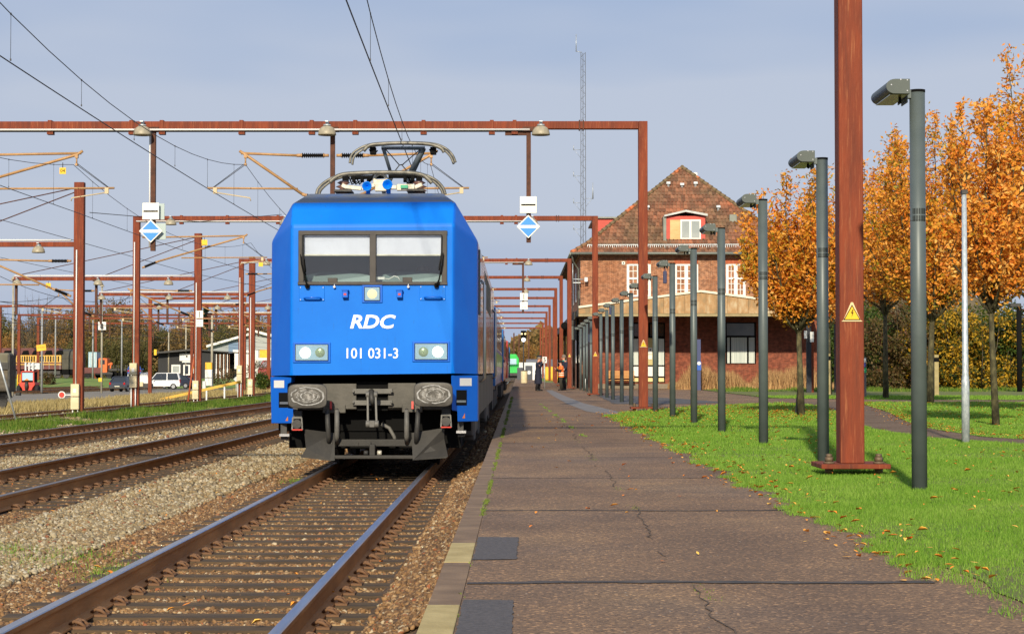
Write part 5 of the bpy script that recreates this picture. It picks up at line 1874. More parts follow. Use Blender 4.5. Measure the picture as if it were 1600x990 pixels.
# ---------------------------------------------------------------- brick and tile materials
def brick_mat(name, c1, c2, c3, mortar, bw=.24, bh=.07, axis='x', scale=1.0, offset=.5):
    m = bpy.data.materials.new(name); m.use_nodes = True
    t = m.node_tree; b = t.nodes["Principled BSDF"]; b.inputs["Roughness"].default_value = .88
    g = t.nodes.new("ShaderNodeNewGeometry")
    sp = t.nodes.new("ShaderNodeSeparateXYZ"); t.links.new(g.outputs["Position"], sp.inputs[0])
    ad = t.nodes.new("ShaderNodeMath"); ad.operation = 'ADD'
    t.links.new(sp.outputs[0], ad.inputs[0]); t.links.new(sp.outputs[1], ad.inputs[1])
    cb = t.nodes.new("ShaderNodeCombineXYZ"); t.links.new(ad.outputs[0], cb.inputs[0]); t.links.new(sp.outputs[2], cb.inputs[1])
    br = t.nodes.new("ShaderNodeTexBrick")
    br.inputs["Scale"].default_value = scale
    br.inputs["Brick Width"].default_value = bw
    br.inputs["Row Height"].default_value = bh
    br.inputs["Mortar Size"].default_value = .009
    br.inputs["Mortar Smooth"].default_value = .3
    br.inputs["Bias"].default_value = -.1
    br.inputs["Color1"].default_value = c1; br.inputs["Color2"].default_value = c2; br.inputs["Mortar"].default_value = mortar
    br.offset = offset
    t.links.new(cb.outputs[0], br.inputs["Vector"])
    n = t.nodes.new("ShaderNodeTexNoise"); n.inputs["Scale"].default_value = .7; n.inputs["Detail"].default_value = 6
    t.links.new(g.outputs["Position"], n.inputs["Vector"])
    r = t.nodes.new("ShaderNodeValToRGB"); r.color_ramp.elements[0].position = .38; r.color_ramp.elements[0].color = (0, 0, 0, 1); r.color_ramp.elements[1].position = .62
    t.links.new(n.outputs[0], r.inputs[0])
    mxn = t.nodes.new("ShaderNodeMix"); mxn.data_type = 'RGBA'; mxn.blend_type = 'MULTIPLY'; mxn.inputs[7].default_value = c3
    t.links.new(r.outputs[0], mxn.inputs[0]); t.links.new(br.outputs[0], mxn.inputs[6])
    # a second, finer variation brick to brick
    v = t.nodes.new("ShaderNodeTexNoise"); v.inputs["Scale"].default_value = 4.5; v.inputs["Detail"].default_value = 3
    t.links.new(cb.outputs[0], v.inputs["Vector"])
    r2 = t.nodes.new("ShaderNodeValToRGB"); r2.color_ramp.elements[0].position = .35; r2.color_ramp.elements[0].color = (.62, .58, .55, 1); r2.color_ramp.elements[1].position = .65; r2.color_ramp.elements[1].color = (1.15, 1.12, 1.1, 1)
    t.links.new(v.outputs[0], r2.inputs[0])
    m2 = t.nodes.new("ShaderNodeMix"); m2.data_type = 'RGBA'; m2.blend_type = 'MULTIPLY'; m2.inputs[0].default_value = 1
    t.links.new(mxn.outputs[2], m2.inputs[6]); t.links.new(r2.outputs[0], m2.inputs[7])
    t.links.new(m2.outputs[2], b.inputs["Base Color"])
    bn = t.nodes.new("ShaderNodeBump"); bn.inputs["Strength"].default_value = .5; bn.inputs["Distance"].default_value = .01; bn.invert = True
    t.links.new(br.outputs["Fac"], bn.inputs["Height"]); t.links.new(bn.outputs[0], b.inputs["Normal"])
    return m


M_brick = brick_mat("station_brick", srgb(174, 112, 74), srgb(134, 80, 54), (.92, .82, .74, 1), srgb(190, 168, 142))
M_brickd = brick_mat("annex_brick", srgb(152, 80, 56), srgb(120, 60, 44), (.85, .8, .8, 1), srgb(140, 100, 78))


def tile_mat():
    m = bpy.data.materials.new("roof_tiles"); m.use_nodes = True
    t = m.node_tree; b = t.nodes["Principled BSDF"]; b.inputs["Roughness"].default_value = .85
    g = t.nodes.new("ShaderNodeNewGeometry")
    tc_ = t.nodes.new("ShaderNodeUVMap")
    n = t.nodes.new("ShaderNodeTexNoise"); n.inputs["Scale"].default_value = .42; n.inputs["Detail"].default_value = 7; n.inputs["Roughness"].default_value = .65
    t.links.new(g.outputs["Position"], n.inputs["Vector"])
    r = t.nodes.new("ShaderNodeValToRGB"); e = r.color_ramp.elements
    e[0].position, e[0].color = .3, srgb(112, 92, 68)
    e[1].position, e[1].color = .84, srgb(206, 104, 60)
    x = e.new(.45); x.color = srgb(134, 98, 74)
    x = e.new(.62); x.color = srgb(154, 98, 70)
    t.links.new(n.outputs[0], r.inputs[0])
    mm = t.nodes.new("ShaderNodeMix"); mm.data_type = 'RGBA'; mm.blend_type = 'MULTIPLY'; mm.inputs[0].default_value = 1
    r2 = t.nodes.new("ShaderNodeValToRGB"); r2.color_ramp.elements[0].color = (.55, .52, .5, 1); r2.color_ramp.elements[1].color = (1.3, 1.25, 1.2, 1)
    t.links.new(g.outputs["Random Per Island"], r2.inputs[0])
    t.links.new(r.outputs[0], mm.inputs[6]); t.links.new(r2.outputs[0], mm.inputs[7])
    t.links.new(mm.outputs[2], b.inputs["Base Color"])
    return m


M_tile = tile_mat()
M_pane = mat("pane_grey", srgb(150, 158, 156), srgb(168, 174, 170), sc=1, rough=.15, spec=.8)
M_winwhite = mat("window_white", srgb(226, 226, 220), rough=.5)
M_redwood = mat("red_boarding", srgb(200, 82, 66), srgb(186, 72, 58), sc=2, rough=.6, stretch=(1, 1, 8))
M_zinc = mat("zinc_gutter", srgb(112, 118, 110), srgb(130, 134, 124), sc=2, rough=.5, metal=.3)
M_ply = mat("plywood", srgb(214, 184, 130), srgb(196, 160, 104), sc=1, rough=.7, stretch=(1, 1, 4))
M_fascia = mat("fascia_panel", srgb(180, 148, 100), srgb(206, 178, 128), srgb(170, 128, 78), sc=1.1, rough=.75, stretch=(1, 1, .35))
M_moss = mat("stained_roof", srgb(80, 72, 58), srgb(110, 100, 82), sc=2, rough=.9)

# ---------------------------------------------------------------- station building
FY = 122.0
st = T("station_building", "red brick station building with steep tiled hipped roof and white windows", "building", (0, FY, 0))


def S(px, py, dy=0.0): return P(px, py, FY + dy) - Vector((0, FY, 0))


wx0, wx1 = S(907, 400).x, S(1232, 400).x
wt = S(1000, 398).z
DEP = 34
b = MB(); b.bx(wx0, wx1, 0, DEP, -.2, wt); wall = b.build("wall", M_brick, st)
# soldier course band and cornice
b = MB(); b.bx(wx0 - .1, wx1 + .1, -.12, DEP + .1, wt, wt + .14); b.build("cornice", mat("cornice_ochre", srgb(150, 128, 84), srgb(168, 148, 100), sc=2, rough=.7), st)
# roof planes tiled with individual small tiles
eL, eR = S(893, 395, -.6), S(1246, 395, -.6)
kz = S(1000, 381, .2).z
k0, k1 = Vector((S(917, 381, .25).x, .25, kz)), Vector((2 * S(1067, 380).x - S(917, 381, .25).x, .25, kz))
pk = S(1066, 262, 5.2); pk.y = 5.2
eR.x = 2 * pk.x - eL.x; k1.x = 2 * pk.x - k0.x
bkp = Vector((pk.x, DEP - 4, pk.z)); kb0 = Vector((k0.x, DEP, k0.z)); kb1 = Vector((k1.x, DEP, k1.z))
b = MB()
b.add([eL, eR, k1, k0], [(0, 1, 2, 3)])
b.add([k0, k1, pk], [(0, 1, 2)])
b.add([k0, pk, bkp, kb0], [(0, 1, 2, 3)]); b.add([k1, kb1, bkp, pk], [(0, 1, 2, 3)])
b.add([eL, k0, kb0, Vector((eL.x, DEP + .5, eL.z))], [(0, 1, 2, 3)]); b.add([eR, Vector((eR.x, DEP + .5, eR.z)), kb1, k1], [(0, 1, 2, 3)])
b.add([eL, eR, Vector((eR.x, DEP, eR.z)), Vector((eL.x, DEP, eL.z))], [(0, 1, 2, 3)])
roof = b.build("roof", M_moss, st)


def tiles(tri, nm, tw=.24, th=.33):
    """small pantiles on the polygon tri (list of 3 or 4 points, first edge = eave)"""
    o = Vector(tri[0]); ex = (Vector(tri[1]) - o).normalized()
    nrm = ex.cross(Vector(tri[-1]) - o).normalized()
    if nrm.z < 0: nrm = -nrm
    ey = nrm.cross(ex)
    if ey.z < 0: ey = -ey
    loc = [((Vector(p_) - o).dot(ex), (Vector(p_) - o).dot(ey)) for p_ in tri]
    H_ = max(p_[1] for p_ in loc)
    vs, fs = [], []
    rows = int(H_ / th) + 1
    rnd = random.Random(9)
    for j in range(rows):
        y = j * th; ym = y + th * .5
        xs = []
        n = len(loc)
        for i in range(n):
            (x0, y0), (x1, y1) = loc[i], loc[(i + 1) % n]
            if (y0 <= ym) != (y1 <= ym):
                xs.append(x0 + (x1 - x0) * (ym - y0) / (y1 - y0))
        if len(xs) < 2: continue
        a, c = min(xs), max(xs)
        k = max(1, int(round((c - a) / tw)))
        for i in range(k):
            x = a + (c - a) * i / k; w__ = (c - a) / k
            up = .05 + rnd.uniform(-.008, .008)
            def pt(u, v, h): return o + ex * u + ey * v + nrm * h
            q = [pt(x + .01, y, up), pt(x + w__ * .35, y, up + .045), pt(x + w__ * .8, y, up - .0), pt(x + w__ * .98, y, up - .02),
                 pt(x + .01, y + th * 1.02, .015), pt(x + w__ * .35, y + th * 1.02, .055), pt(x + w__ * .8, y + th * 1.02, .02), pt(x + w__ * .98, y + th * 1.02, .0)]
            o_ = len(vs); vs += q
            q2 = [pt(x + .01, y, 0), pt(x + w__ * .98, y, 0)]
            vs += q2
            fs += [(o_, o_ + 1, o_ + 5, o_ + 4), (o_ + 1, o_ + 2, o_ + 6, o_ + 5), (o_ + 2, o_ + 3, o_ + 7, o_ + 6), (o_, o_ + 8, o_ + 9, o_ + 3, o_ + 2, o_ + 1)]
    b = MB(); b.add(vs, fs)
    return b.build(nm, M_tile, roof, fix=False)


tiles([k0, k1, pk], "hip_tiles")
tiles([eL, eR, k1, k0], "eave_tiles")
tiles([kb0, k0, pk, bkp], "side_tiles")
tiles([k1, kb1, bkp, pk], "side_tiles")
M_ridge = mat("ridge_tile", srgb(198, 112, 68), srgb(116, 98, 70), sc=.9, rough=.8, world=True, lo=.38, hi=.48)
b = MB()
for a, c in ((k0, pk), (k1, pk), (eL, k0), (eR, k1), (pk, bkp)):
    L = (c - a).length; n = int(L / .38)
    for i in range(n):
        p0 = a + (c - a) * (i / n); p1 = a + (c - a) * ((i + 1.08) / n)
        b.tube([p0 + Vector((0, -.03, .05)), p1 + Vector((0, -.03, .02))], [.14, .11], 7)
b.build("ridge_tiles", M_ridge, roof)
# gutter, downpipe, snow guard
b = MB(); b.tube([eL + Vector((-.05, -.1, -.04)), eR + Vector((.05, -.1, -.04))], .085, 8); b.tube([eL + Vector((-.06, -.1, -.04)), Vector((eL.x - .06, DEP, eL.z - .04))], .085, 8)
b.build("gutter", M_zinc, roof)
b = MB(); b.tube([eL + Vector((.02, .0, -.1)), (eL.x + .12, .1, eL.z - .5), (wx0 - .12, .5, wt - .9), (wx0 - .12, .5, 4.6)], .05, 8); b.build("downpipe", M_zinc, st)
b = MB()
ga, gc = S(918, 386, -.1), S(1225, 385, -.1)
for dz in (-.11, .15): b.bar(ga + Vector((0, 0, dz)), gc + Vector((0, 0, dz)), .04, .045)
n = 95
for i in range(n):
    p_ = ga + (gc - ga) * (i / (n - 1)); b.box(p_.x, p_.y, p_.z + .02, .035, .02, .26)
for i in range(12):
    p_ = ga + (gc - ga) * ((i + .5) / 12); b.bar(p_ + Vector((0, 0, -.2)), p_ + Vector((0, .35, .0)), .04, .03)
b.build("snow_guard", M_galv, roof)
# roof vents
for px, py in ((1044, 291), (1065.5, 293), (1086.5, 291), (1011.5, 328), (1122, 328)):
    f = (380 - py) / (380 - 262)
    dy = .25 + f * (5.2 - .25)
    p_ = S(px, py + 7, dy)
    b = MB(); b.bar(p_ + Vector((0, .1, -.1)), p_ + Vector((0, -.12, .42)), .14, .14); b.box(p_.x, p_.y - .14, p_.z + .5, .27, .26, .16); b.bar(p_ + Vector((.12, -.02, -.12)), p_ + Vector((.12, .3, .2)), .2, .06)
    b.build("roof_vent", M_galv, roof, bevel=.015)
b = MB(); q_ = S(1086.5, 272, 5.2); b.box(q_.x, q_.y, q_.z, .24, .24, .2); b.build("ridge_vent", M_winwhite, roof)
# dormer on the hip
def dm(px, py, dy=.5): return S(px, py, dy)
a, c = dm(1041, 378), dm(1102, 337.5)
b = MB(); b.bx(a.x, c.x, .5, 3.2, a.z, c.z); dmr = b.build("dormer", M_redwood, st)
b = MB(); m_ = dm(1071, 331.5)
b.prism([(dm(1037.5, 339).x, dm(1037.5, 339).z), (m_.x, m_.z), (dm(1105, 338).x, dm(1105, 338).z), (dm(1105, 336).x, dm(1105, 334.6).z), (m_.x, m_.z + .13), (dm(1037.5, 336).x, dm(1037.5, 336.4).z)], 'y', .2, 3.6)
b.build("dormer_roof", mat("dormer_zinc", srgb(186, 190, 188), srgb(160, 164, 160), sc=2, rough=.5, metal=.3), dmr)
b = MB()
for x0, y0, x1, y1 in ((1036.5, 338, 1041, 380), (1041, 376.5, 1104, 380.5)):
    p0, p1 = dm(x0, y1, .42), dm(x1, y0, .42); b.bx(p0.x, p1.x, .4, 2.4, p0.z, p1.z)
b.build("dormer_flashing", M_zinc, dmr)
p0, p1 = dm(1047, 374, .46), dm(1062.5, 343.5, .46)
b = MB(); b.bx(p0.x, p1.x, .44, .5, p0.z, p1.z); b.build("board_panel", M_ply, dmr)
p0, p1 = dm(1063, 373.5, .46), dm(1095, 343, .46)
b = MB(); b.bx(p0.x, p1.x, .43, .5, p0.z, p1.z); fw = b.build("window", M_winwhite, dmr)
for x0, x1 in ((1065.5, 1077), (1080.5, 1093)):
    p0, p1 = dm(x0, 371.5, .42), dm(x1, 345.5, .42)
    b = MB(); b.bx(p0.x, p1.x, .42, .428, p0.z, p1.z); b.build("pane", M_pane, fw)
# second grey box dormer seen at the right and the red dormer on the left roof side
p0, p1 = S(1139, 348, 2.0), S(1150, 336, 2.0)
b = MB(); b.bx(p0.x, p1.x, 1.6, 2.6, p0.z, p1.z); b.build("roof_hatch", M_zinc, roof)
p0, p1 = S(933.5, 375, 6), S(975, 339.5, 6)
b = MB(); b.bx(p0.x, p1.x + 1.5, 7, 16, p0.z, p1.z); sd = b.build("side_dormer", M_redwood, st)
b = MB(); b.bx(p0.x - .25, p1.x + 1.7, 6.8, 16.2, p1.z, p1.z + .1); b.build("dormer_roof", M_zinc, sd)
for k in range(3):
    b = MB(); b.bx(p0.x - .02, p0.x + .1, 8 + k * 2.6, 9.7 + k * 2.6, p0.z + .3, p1.z - .2); b.build("window", M_winwhite, sd)
# main storey windows


def casement(px0, px1, py0, py1, parent, fy=0.0, sub=(2, 2), off=None):
    p0, p1 = P(px0, py1, FY + fy) - Vector((0, FY, 0)), P(px1, py0, FY + fy) - Vector((0, FY, 0))
    x0, x1, z0, z1 = p0.x, p1.x, p0.z, p1.z
    b = MB()
    fr = .09
    b.bx(x0 - .03, x0 + fr, fy - .05, fy + .08, z0, z1); b.bx(x1 - fr, x1 + .03, fy - .05, fy + .08, z0, z1)
    b.bx(x0 + fr, x1 - fr, fy - .05, fy + .08, z1 - fr, z1 + .02); b.bx(x0 + fr, x1 - fr, fy - .05, fy + .08, z0 - .02, z0 + fr)
    w_ = b.build("window", M_winwhite, parent)
    b = MB()
    xm = (x0 + x1) / 2; zm = z0 + (z1 - z0) * .56
    b.bx(xm - .07, xm + .07, fy - .06, fy + .03, z0 + fr, z1 - fr)
    b.bx(x0 + fr, x1 - fr, fy - .062, fy + .03, zm - .06, zm + .06)
    for xa, xb in ((x0 + fr, xm - .07), (xm + .07, x1 - fr)):
        c_ = (xa + xb) / 2
        b.bx(xa, xa + .045, fy - .045, fy + .02, z0 + fr, z1 - fr); b.bx(xb - .045, xb, fy - .045, fy + .02, z0 + fr, z1 - fr)
        b.bx(c_ - .02, c_ + .02, fy - .04, fy + .02, z0 + fr, z1 - fr)
        for z in (z0 + (zm - z0) * .37, z0 + (zm - z0) * .7, zm + (z1 - zm) * .52):
            b.bx(xa, xb, fy - .038, fy + .02, z - .02, z + .02)
    b.build("glazing_bars", M_winwhite, w_)
    b = MB(); b.bx(x0 + fr, x1 - fr, fy + .03, fy + .05, z0 + fr, z1 - fr); b.build("pane", M_pane, w_)
    return w_


for x0, x1 in ((980, 1016), (1054.5, 1090), (1135, 1164)):
    casement(x0, x1, 413, 462.5 if x1 > 1160 else 463, st)
    p0, p1 = S(x0 - 1, 412), S(x1 + 1, 404)
    b = MB()
    n = 17
    for i in range(n):
        xx = p0.x + (p1.x - p0.x) * (i + .5) / n
        b.bx(xx - .036, xx + .036, -.012, .02, p0.z + .01, p1.z)
    b.build("window_lintel", mat("lintel_brick", srgb(160, 80, 52), srgb(182, 98, 66), island=True, rough=.9), st)
p_ = S(974, 411); b = MB(); b.box(p_.x, -.03, p_.z, .2, .06, .2); v_ = b.build("wall_vent", M_winwhite, st); b = MB(); b.box(p_.x, -.062, p_.z, .08, .01, .08); b.build("vent_hole", M_black, v_)
# lamp arm on the corner
p_, q_ = S(895, 436, -.5), S(912, 436.5, -.5)
b = MB(); b.tube([p_, q_], .035, 6); b.tube([(p_.x, -.5, p_.z + 1.0), (p_.x, -.5, p_.z - .3)], .03, 6); b.box(q_.x + .15, -.5, q_.z, .2, .16, .28); b.bx(p_.x, wx0, -.52, .2, p_.z - .25, p_.z - .2)
b.build("wall_lamp", M_galv, st)
# left wall windows (seen edge on)
for k in range(5):
    for z0, z1 in ((5.8, 7.8), (1.6, 3.6)):
        b = MB(); b.bx(wx0 - .03, wx0 + .02, 2.5 + k * 6, 4.2 + k * 6, z0, z1); b.build("side_window", M_winwhite, st)

# ---------------------------------------------------------------- platform annex with canopy
AY = 111.0
an = T("station_annex", "single storey brick annex with wide canopy and pale panelled fascia before the station", "building", (0, AY, 0))


def A(px, py, dy=0.0): return P(px, py, AY + dy) - Vector((0, AY, 0))


f0, f1, f2, f3, f4 = A(904, 489.5), A(904, 481), A(1095, 456), A(1286, 481), A(1286, 489.5)
b = MB()
top = [(f1.x, f1.z), (f2.x, f2.z), (f3.x, f3.z)]
# individual upright panels
n = 23
for i in range(n):
    xa = f0.x + (f4.x - f0.x) * i / n + .008; xb = f0.x + (f4.x - f0.x) * (i + 1) / n - .008
    def zt(x): return f1.z + (f2.z - f1.z) * (1 - abs(x - f2.x) / (f2.x - f0.x))
    ps = [(xa, f0.z), (xb, f0.z), (xb, zt(xb))] + ([(f2.x, f2.z)] if xa < f2.x < xb else []) + [(xa, zt(xa))]
    b.prism(ps, 'y', 0, .06)
b.build("fascia", mat("fascia_boards", srgb(140, 120, 88), srgb(190, 172, 138), srgb(170, 132, 88), sc=1.9, rough=.75, stretch=(1, 1, .5)), an)
b = MB(); b.prism([(f0.x, f0.z - .02), (f4.x, f4.z - .02), (f4.x, f3.z - .03), (f2.x, f2.z - .03), (f0.x, f1.z - .03)], 'y', .062, 11)
b.build("roof", M_moss, an)
b = MB()
for p_, q_ in ((f1, f2), (f2, f3)):
    b.bar(Vector((p_.x, -.02, p_.z + .05)), Vector((q_.x, -.02, q_.z + .05)), .16, .12)
b.build("roof_edge", mat("edge_white", srgb(226, 216, 192), rough=.5), an)
b = MB(); b.bx(f0.x, f4.x, -.05, .5, f0.z - .17, f0.z - .02); b.build("fascia_trim", mat("trim_ochre", srgb(144, 126, 86), srgb(164, 148, 106), sc=2, rough=.6), an)
b = MB(); b.bx(f0.x, f4.x, .5, 11, f0.z - .1, f0.z - .025); b.build("soffit", mat("soffit_dark", srgb(70, 60, 50), rough=.8), an)
WY = 4.4
ax0, ax1 = A(925, 500, WY).x, 18.2
b = MB(); b.bx(ax0, ax1, WY, 11, -.3, f0.z - .1); b.build("wall", M_brickd, an)
M_curt = mat("net_curtain", srgb(212, 218, 210), srgb(176, 186, 180), sc=16, rough=.8, stretch=(1, 1, .02))


def awin(px0, px1, py0, py1, m, nm="pane", parent=None, dy=-.06):
    p0, p1 = A(px0, py1, WY + dy), A(px1, py0, WY + dy)
    b = MB(); b.bx(p0.x, p1.x, WY + dy, WY + dy + .03, p0.z, p1.z)
    return b.build(nm, m, parent or an)


fr = awin(1134, 1181, 503.5, 568, M_black, "window", dy=-.05)
awin(1135.5, 1178.5, 505, 524, mat("dim_glass", srgb(82, 90, 94), srgb(104, 110, 112), sc=.6, rough=.12), "transom_pane", fr, -.09)
for x0, x1 in ((1136.5, 1140), (1142.5, 1167), (1170, 1179)):
    awin(x0, x1, 527, 567, M_curt, "curtained_pane", fr, -.09)
fr = awin(989, 1039, 504, 597, M_black, "entrance_door", dy=-.05)
awin(991, 1010, 506, 525, M_darkglass, "transom_pane", fr, -.09); awin(1016, 1037, 506, 525, M_darkglass, "transom_pane", fr, -.09)
awin(990, 1000, 529, 570, M_curt, "side_pane", fr, -.09); awin(1029, 1037.5, 529, 570, M_curt, "side_pane", fr, -.09)
dd2 = awin(1012, 1023, 528, 570, mat("door_board", srgb(190, 176, 120), rough=.6), "notice_board", fr, -.09)
awin(1013, 1019, 543, 553, M_winwhite, "notice_paper", dd2, -.13); awin(1013, 1019, 554, 561, M_winwhite, "notice_paper", dd2, -.13)
awin(1015, 1017, 545, 547.5, M_black, "notice_symbol", dd2, -.135)
for x0, x1 in ((990, 1009), (1012, 1023), (1029, 1037.5)):
    awin(x0, x1, 572.5, 587.5, M_winwhite, "lower_panel", fr, -.09)
    awin(x0, x1, 590, 596, mat("kick_cream", srgb(222, 200, 140), rough=.6), "kick_panel", fr, -.09)
awin(1053.8, 1055.2, 559, 573, M_winwhite, "wall_plate")
b = MB(); b.bx(ax0, ax1, WY - .5, WY - .02, -.3, .28); b.bx(A(989, 600, WY).x, A(1040, 600, WY).x, WY - 1.0, WY - .5, -.3, .15); b.build("plinth", mat("plinth_concrete", srgb(120, 108, 92), srgb(142, 130, 112), sc=2, rough=.9), an)
# long platform side canopy running away along the tracks
pc = T("platform_canopy", "long dark platform canopy with black columns running along the left station wall", "canopy", (3.45, 116, 0))
b = MB(); b.bx(0, 3.2, 0, 62, 4.3, 4.62); b.build("roof", M_moss, pc)
b = MB(); b.bx(-.06, 0, 0, 62, 4.2, 4.7); b.build("fascia", M_dark, pc)
for k in range(8):
    b = MB(); b.bx(.12, .26, .6 + k * 8, .74 + k * 8, -.1, 4.3); b.build("column", M_black, pc)
b = MB(); b.bx(1.3, 1.5, 5, 60, 0, 4.3); w_ = b.build("dark_wall", mat("dark_wall", srgb(40, 42, 44), srgb(52, 52, 54), sc=1, rough=.7), pc)
for k in range(6):
    b = MB(); b.bx(1.27, 1.299, 7 + k * 9, 11 + k * 9, 1.0, 3.4); b.build("window", M_darkglass, w_)
# clock / speaker cluster hanging at the canopy end
p_ = P(894, 520, 115)
t = T("platform_display", "grey box display hanging at the near end of the platform canopy", "display", p_)
b = MB(); b.box(0, 0, 0, .52, .3, .85); b.build("casing", mat("display_grey", srgb(84, 88, 84), rough=.6), t, bevel=.02)
b = MB(); b.box(0, 0, .6, .42, .25, .3); b.build("top_box", M_dark, t, bevel=.02)
b = MB(); b.tube([(0, 0, .6), (0, 0, 1.9)], .03, 6); b.build("hanger", M_dark, t)
p_ = P(882, 509, 118); b = MB(); b.lathe([(.05, .25), (.1, .1), (.22, -.15), (.23, -.18), (.001, -.1)], (0, 0, 0), 'y', 16); b.box(0, .15, .1, .08, .3, .08)
o = b.build("loudspeaker", M_black); o.location = p_; tag(o, "small black loudspeaker horn left of the canopy end beside the gantry post", "loudspeaker")
p_ = P(922.5, 528, 104); b = MB(); b.cyl((0, 0, 0), .23, .12, 'y', 24); b.box(0, .1, .3, .04, .04, .4)
o = b.build("platform_clock", mat("clock_navy", srgb(22, 32, 60), rough=.3)); o.location = p_; tag(o, "small round navy sign between far lamp posts near the annex corner", "sign")
b = MB(); b.cyl((0.12, -.07, 0), .13, .02, 'y', 20); k_ = b.build("white_dial", M_white, o)

# bench
t = T("bench", "long slatted orange brown bench against the annex wall", "bench", A(964, 602, 0) * 0 + Vector((A(950, 600, 3.2).x, AY + 3.2, 0)))
L = A(992, 600, 3.2).x - A(950, 600, 3.2).x
M_bench = mat("bench_wood", srgb(196, 140, 74), srgb(214, 158, 90), sc=3, rough=.5)
b = MB()
for k in range(4): b.bx(0, L, .05 + k * .11, .14 + k * .11, .48, .52)
b.build("seat", M_bench, t)
b = MB()
for k in range(4): b.bx(0, L, .5, .53, .62 + k * .12, .70 + k * .12)
b.build("backrest", M_bench, t)
for k in range(3):
    b = MB(); x = .2 + k * (L - .4) / 2; b.bx(x - .03, x + .03, .05, .5, .02, .47); b.bx(x - .03, x + .03, .5, .58, .02, 1.05); b.build("leg", M_black, t)

# radio mast
p_ = P(911.5, 430, 168)
t = T("radio_mast", "slender lattice radio mast behind the station roof", "mast", (p_.x, 168, 0))
zt_ = P(911, 82, 168).z
b = MB()
hw_ = .24
for dx, dy in ((-hw_, 0), (hw_, 0), (0, .4)):
    b.tube([(dx, dy, 0), (dx * .8, dy * .8, zt_)], .032, 5)
n = 62
for k in range(n):
    z0, z1 = zt_ * k / n, zt_ * (k + 1) / n
    a, c = (-hw_ * .93, hw_ * .93) if k % 2 else (hw_ * .93, -hw_ * .93)
    b.tube([(a, 0, z0), (c, 0, z1)], .012, 4)
    b.tube([(a, 0, z0), (0, .38, z1)], .010, 4)
b.build("lattice", mat("mast_steel", srgb(96, 100, 106), rough=.5), t)
for py, s in ((234, -1), (275, -1), (317, -1), (310, 1), (358, -1)):
    z = P(911, py, 168).z
    b = MB(); b.tube([(s * hw_, 0, z), (s * .85, 0, z)], .02, 4); b.tube([(s * hw_, 0, z - .7), (s * .8, 0, z)], .014, 4); b.tube([(s * .85, 0, z - .05), (s * .85, 0, z + (1.4 if s > 0 else .4))], [.06 if s > 0 else .03, .03], 6)
    b.build("antenna", M_galv, t)
b = MB(); z = zt_; b.tube([(-.1, 0, z), (-.62, 0, z + .1)], .03, 5); b.tube([(-.62, 0, z + .05), (-.62, 0, z + 1.6)], .035, 6); b.build("whip_antenna", M_galv, t)

# ---------------------------------------------------------------- yard buildings
D = 262
t = T("black_shed", "low black timber shed with white door and windows in the yard", "shed", (P(243, 595, D).x, D, P(300, 595.5, D).z))
def Y(px, py, D_=D, dy=0): return P(px, py, D_ + dy) - t.location
M_shed = mat("black_boards", (0.018, 0.019, 0.021), (0.03, 0.031, 0.034), sc=4, rough=.8, stretch=(6, 1, .05))
p0, p1 = Y(247, 595), Y(333, 551)
b = MB(); b.prism([(p0.x, p0.z), (p1.x, p0.z), (p1.x, Y(333, 548).z), (p0.x, Y(247, 552).z)], 'y', 0, 14); b.build("wall", M_shed, t)
b = MB(); b.bar(Y(244, 551, D, -.6), Y(303, 546, D, -.6), 1.5, .25); b.prism([(Y(243, 551).x, Y(243, 551.5).z), (Y(300, 545).x, Y(300, 546.5).z), (Y(367, 551).x, Y(367, 551.5).z), (Y(367, 550).x, Y(367, 549.8).z), (Y(300, 543).x, Y(300, 545).z), (Y(243, 549).x, Y(243, 550).z)], 'y', -.6, 14.5)
b.build("roof", M_dark, t)
def yb(nm, m, x0, y0, x1, y1, dy0=-.1, dy1=.05, par=None):
    a, c = Y(x0, y1), Y(x1, y0)
    b = MB(); b.bx(a.x, c.x, dy0, dy1, a.z, c.z)
    return b.build(nm, m, par or t)
w_ = yb("window", M_winwhite, 268, 569.5, 282, 583); yb("pane", M_pane, 270, 571.5, 280, 581, -.14, -.11, w_)
w_ = yb("window", M_winwhite, 302, 569, 311, 583); yb("pane", M_pane, 304, 571, 309, 581, -.14, -.11, w_)
w_ = yb("door", M_winwhite, 286.5, 569.5, 297, 595); yb("pane", M_darkglass, 289, 571, 294.5, 584, -.14, -.11, w_)
w_ = yb("sign_board", M_winwhite, 281, 552, 303.5, 563.5, -.25, -.15)
b = MB(); c_ = Y(292.3, 556.5); b.cyl((c_.x, -.26, c_.z), .14, .02, 'y', 6); b.build("sign_emblem", M_black, w_)
w_ = yb("name_strip", M_winwhite, 285, 564, 299, 566.2, -.25, -.15)
yb("meter_box", M_galv, 299, 591, 303, 595)
# open right part with posts
M_shposts = mat("shed_posts", srgb(120, 86, 60), rough=.8)
for k in range(8):
    x = 338 + k * 2.9
    a = Y(x, 594); c_ = Y(x, 553)
    b = MB(); b.bx(a.x - .05, a.x + .05, -.1, .05, a.z, c_.z); b.bx(a.x - .08, a.x + .08, -.14, -.11, a.z, Y(x, 576).z)
    b.build("rack_post", M_shposts if k % 2 else M_winwhite, t)
b = MB(); a, c_ = Y(335, 595), Y(361, 551); b.bx(a.x, c_.x, 3, 3.2, a.z, c_.z); b.build("back_wall", M_black, t)
b = MB(); a, c_ = Y(334, 595), Y(336.5, 551); b.bx(a.x, c_.x, 0, 3, a.z, c_.z); b.build("side_panel", M_shed, t)
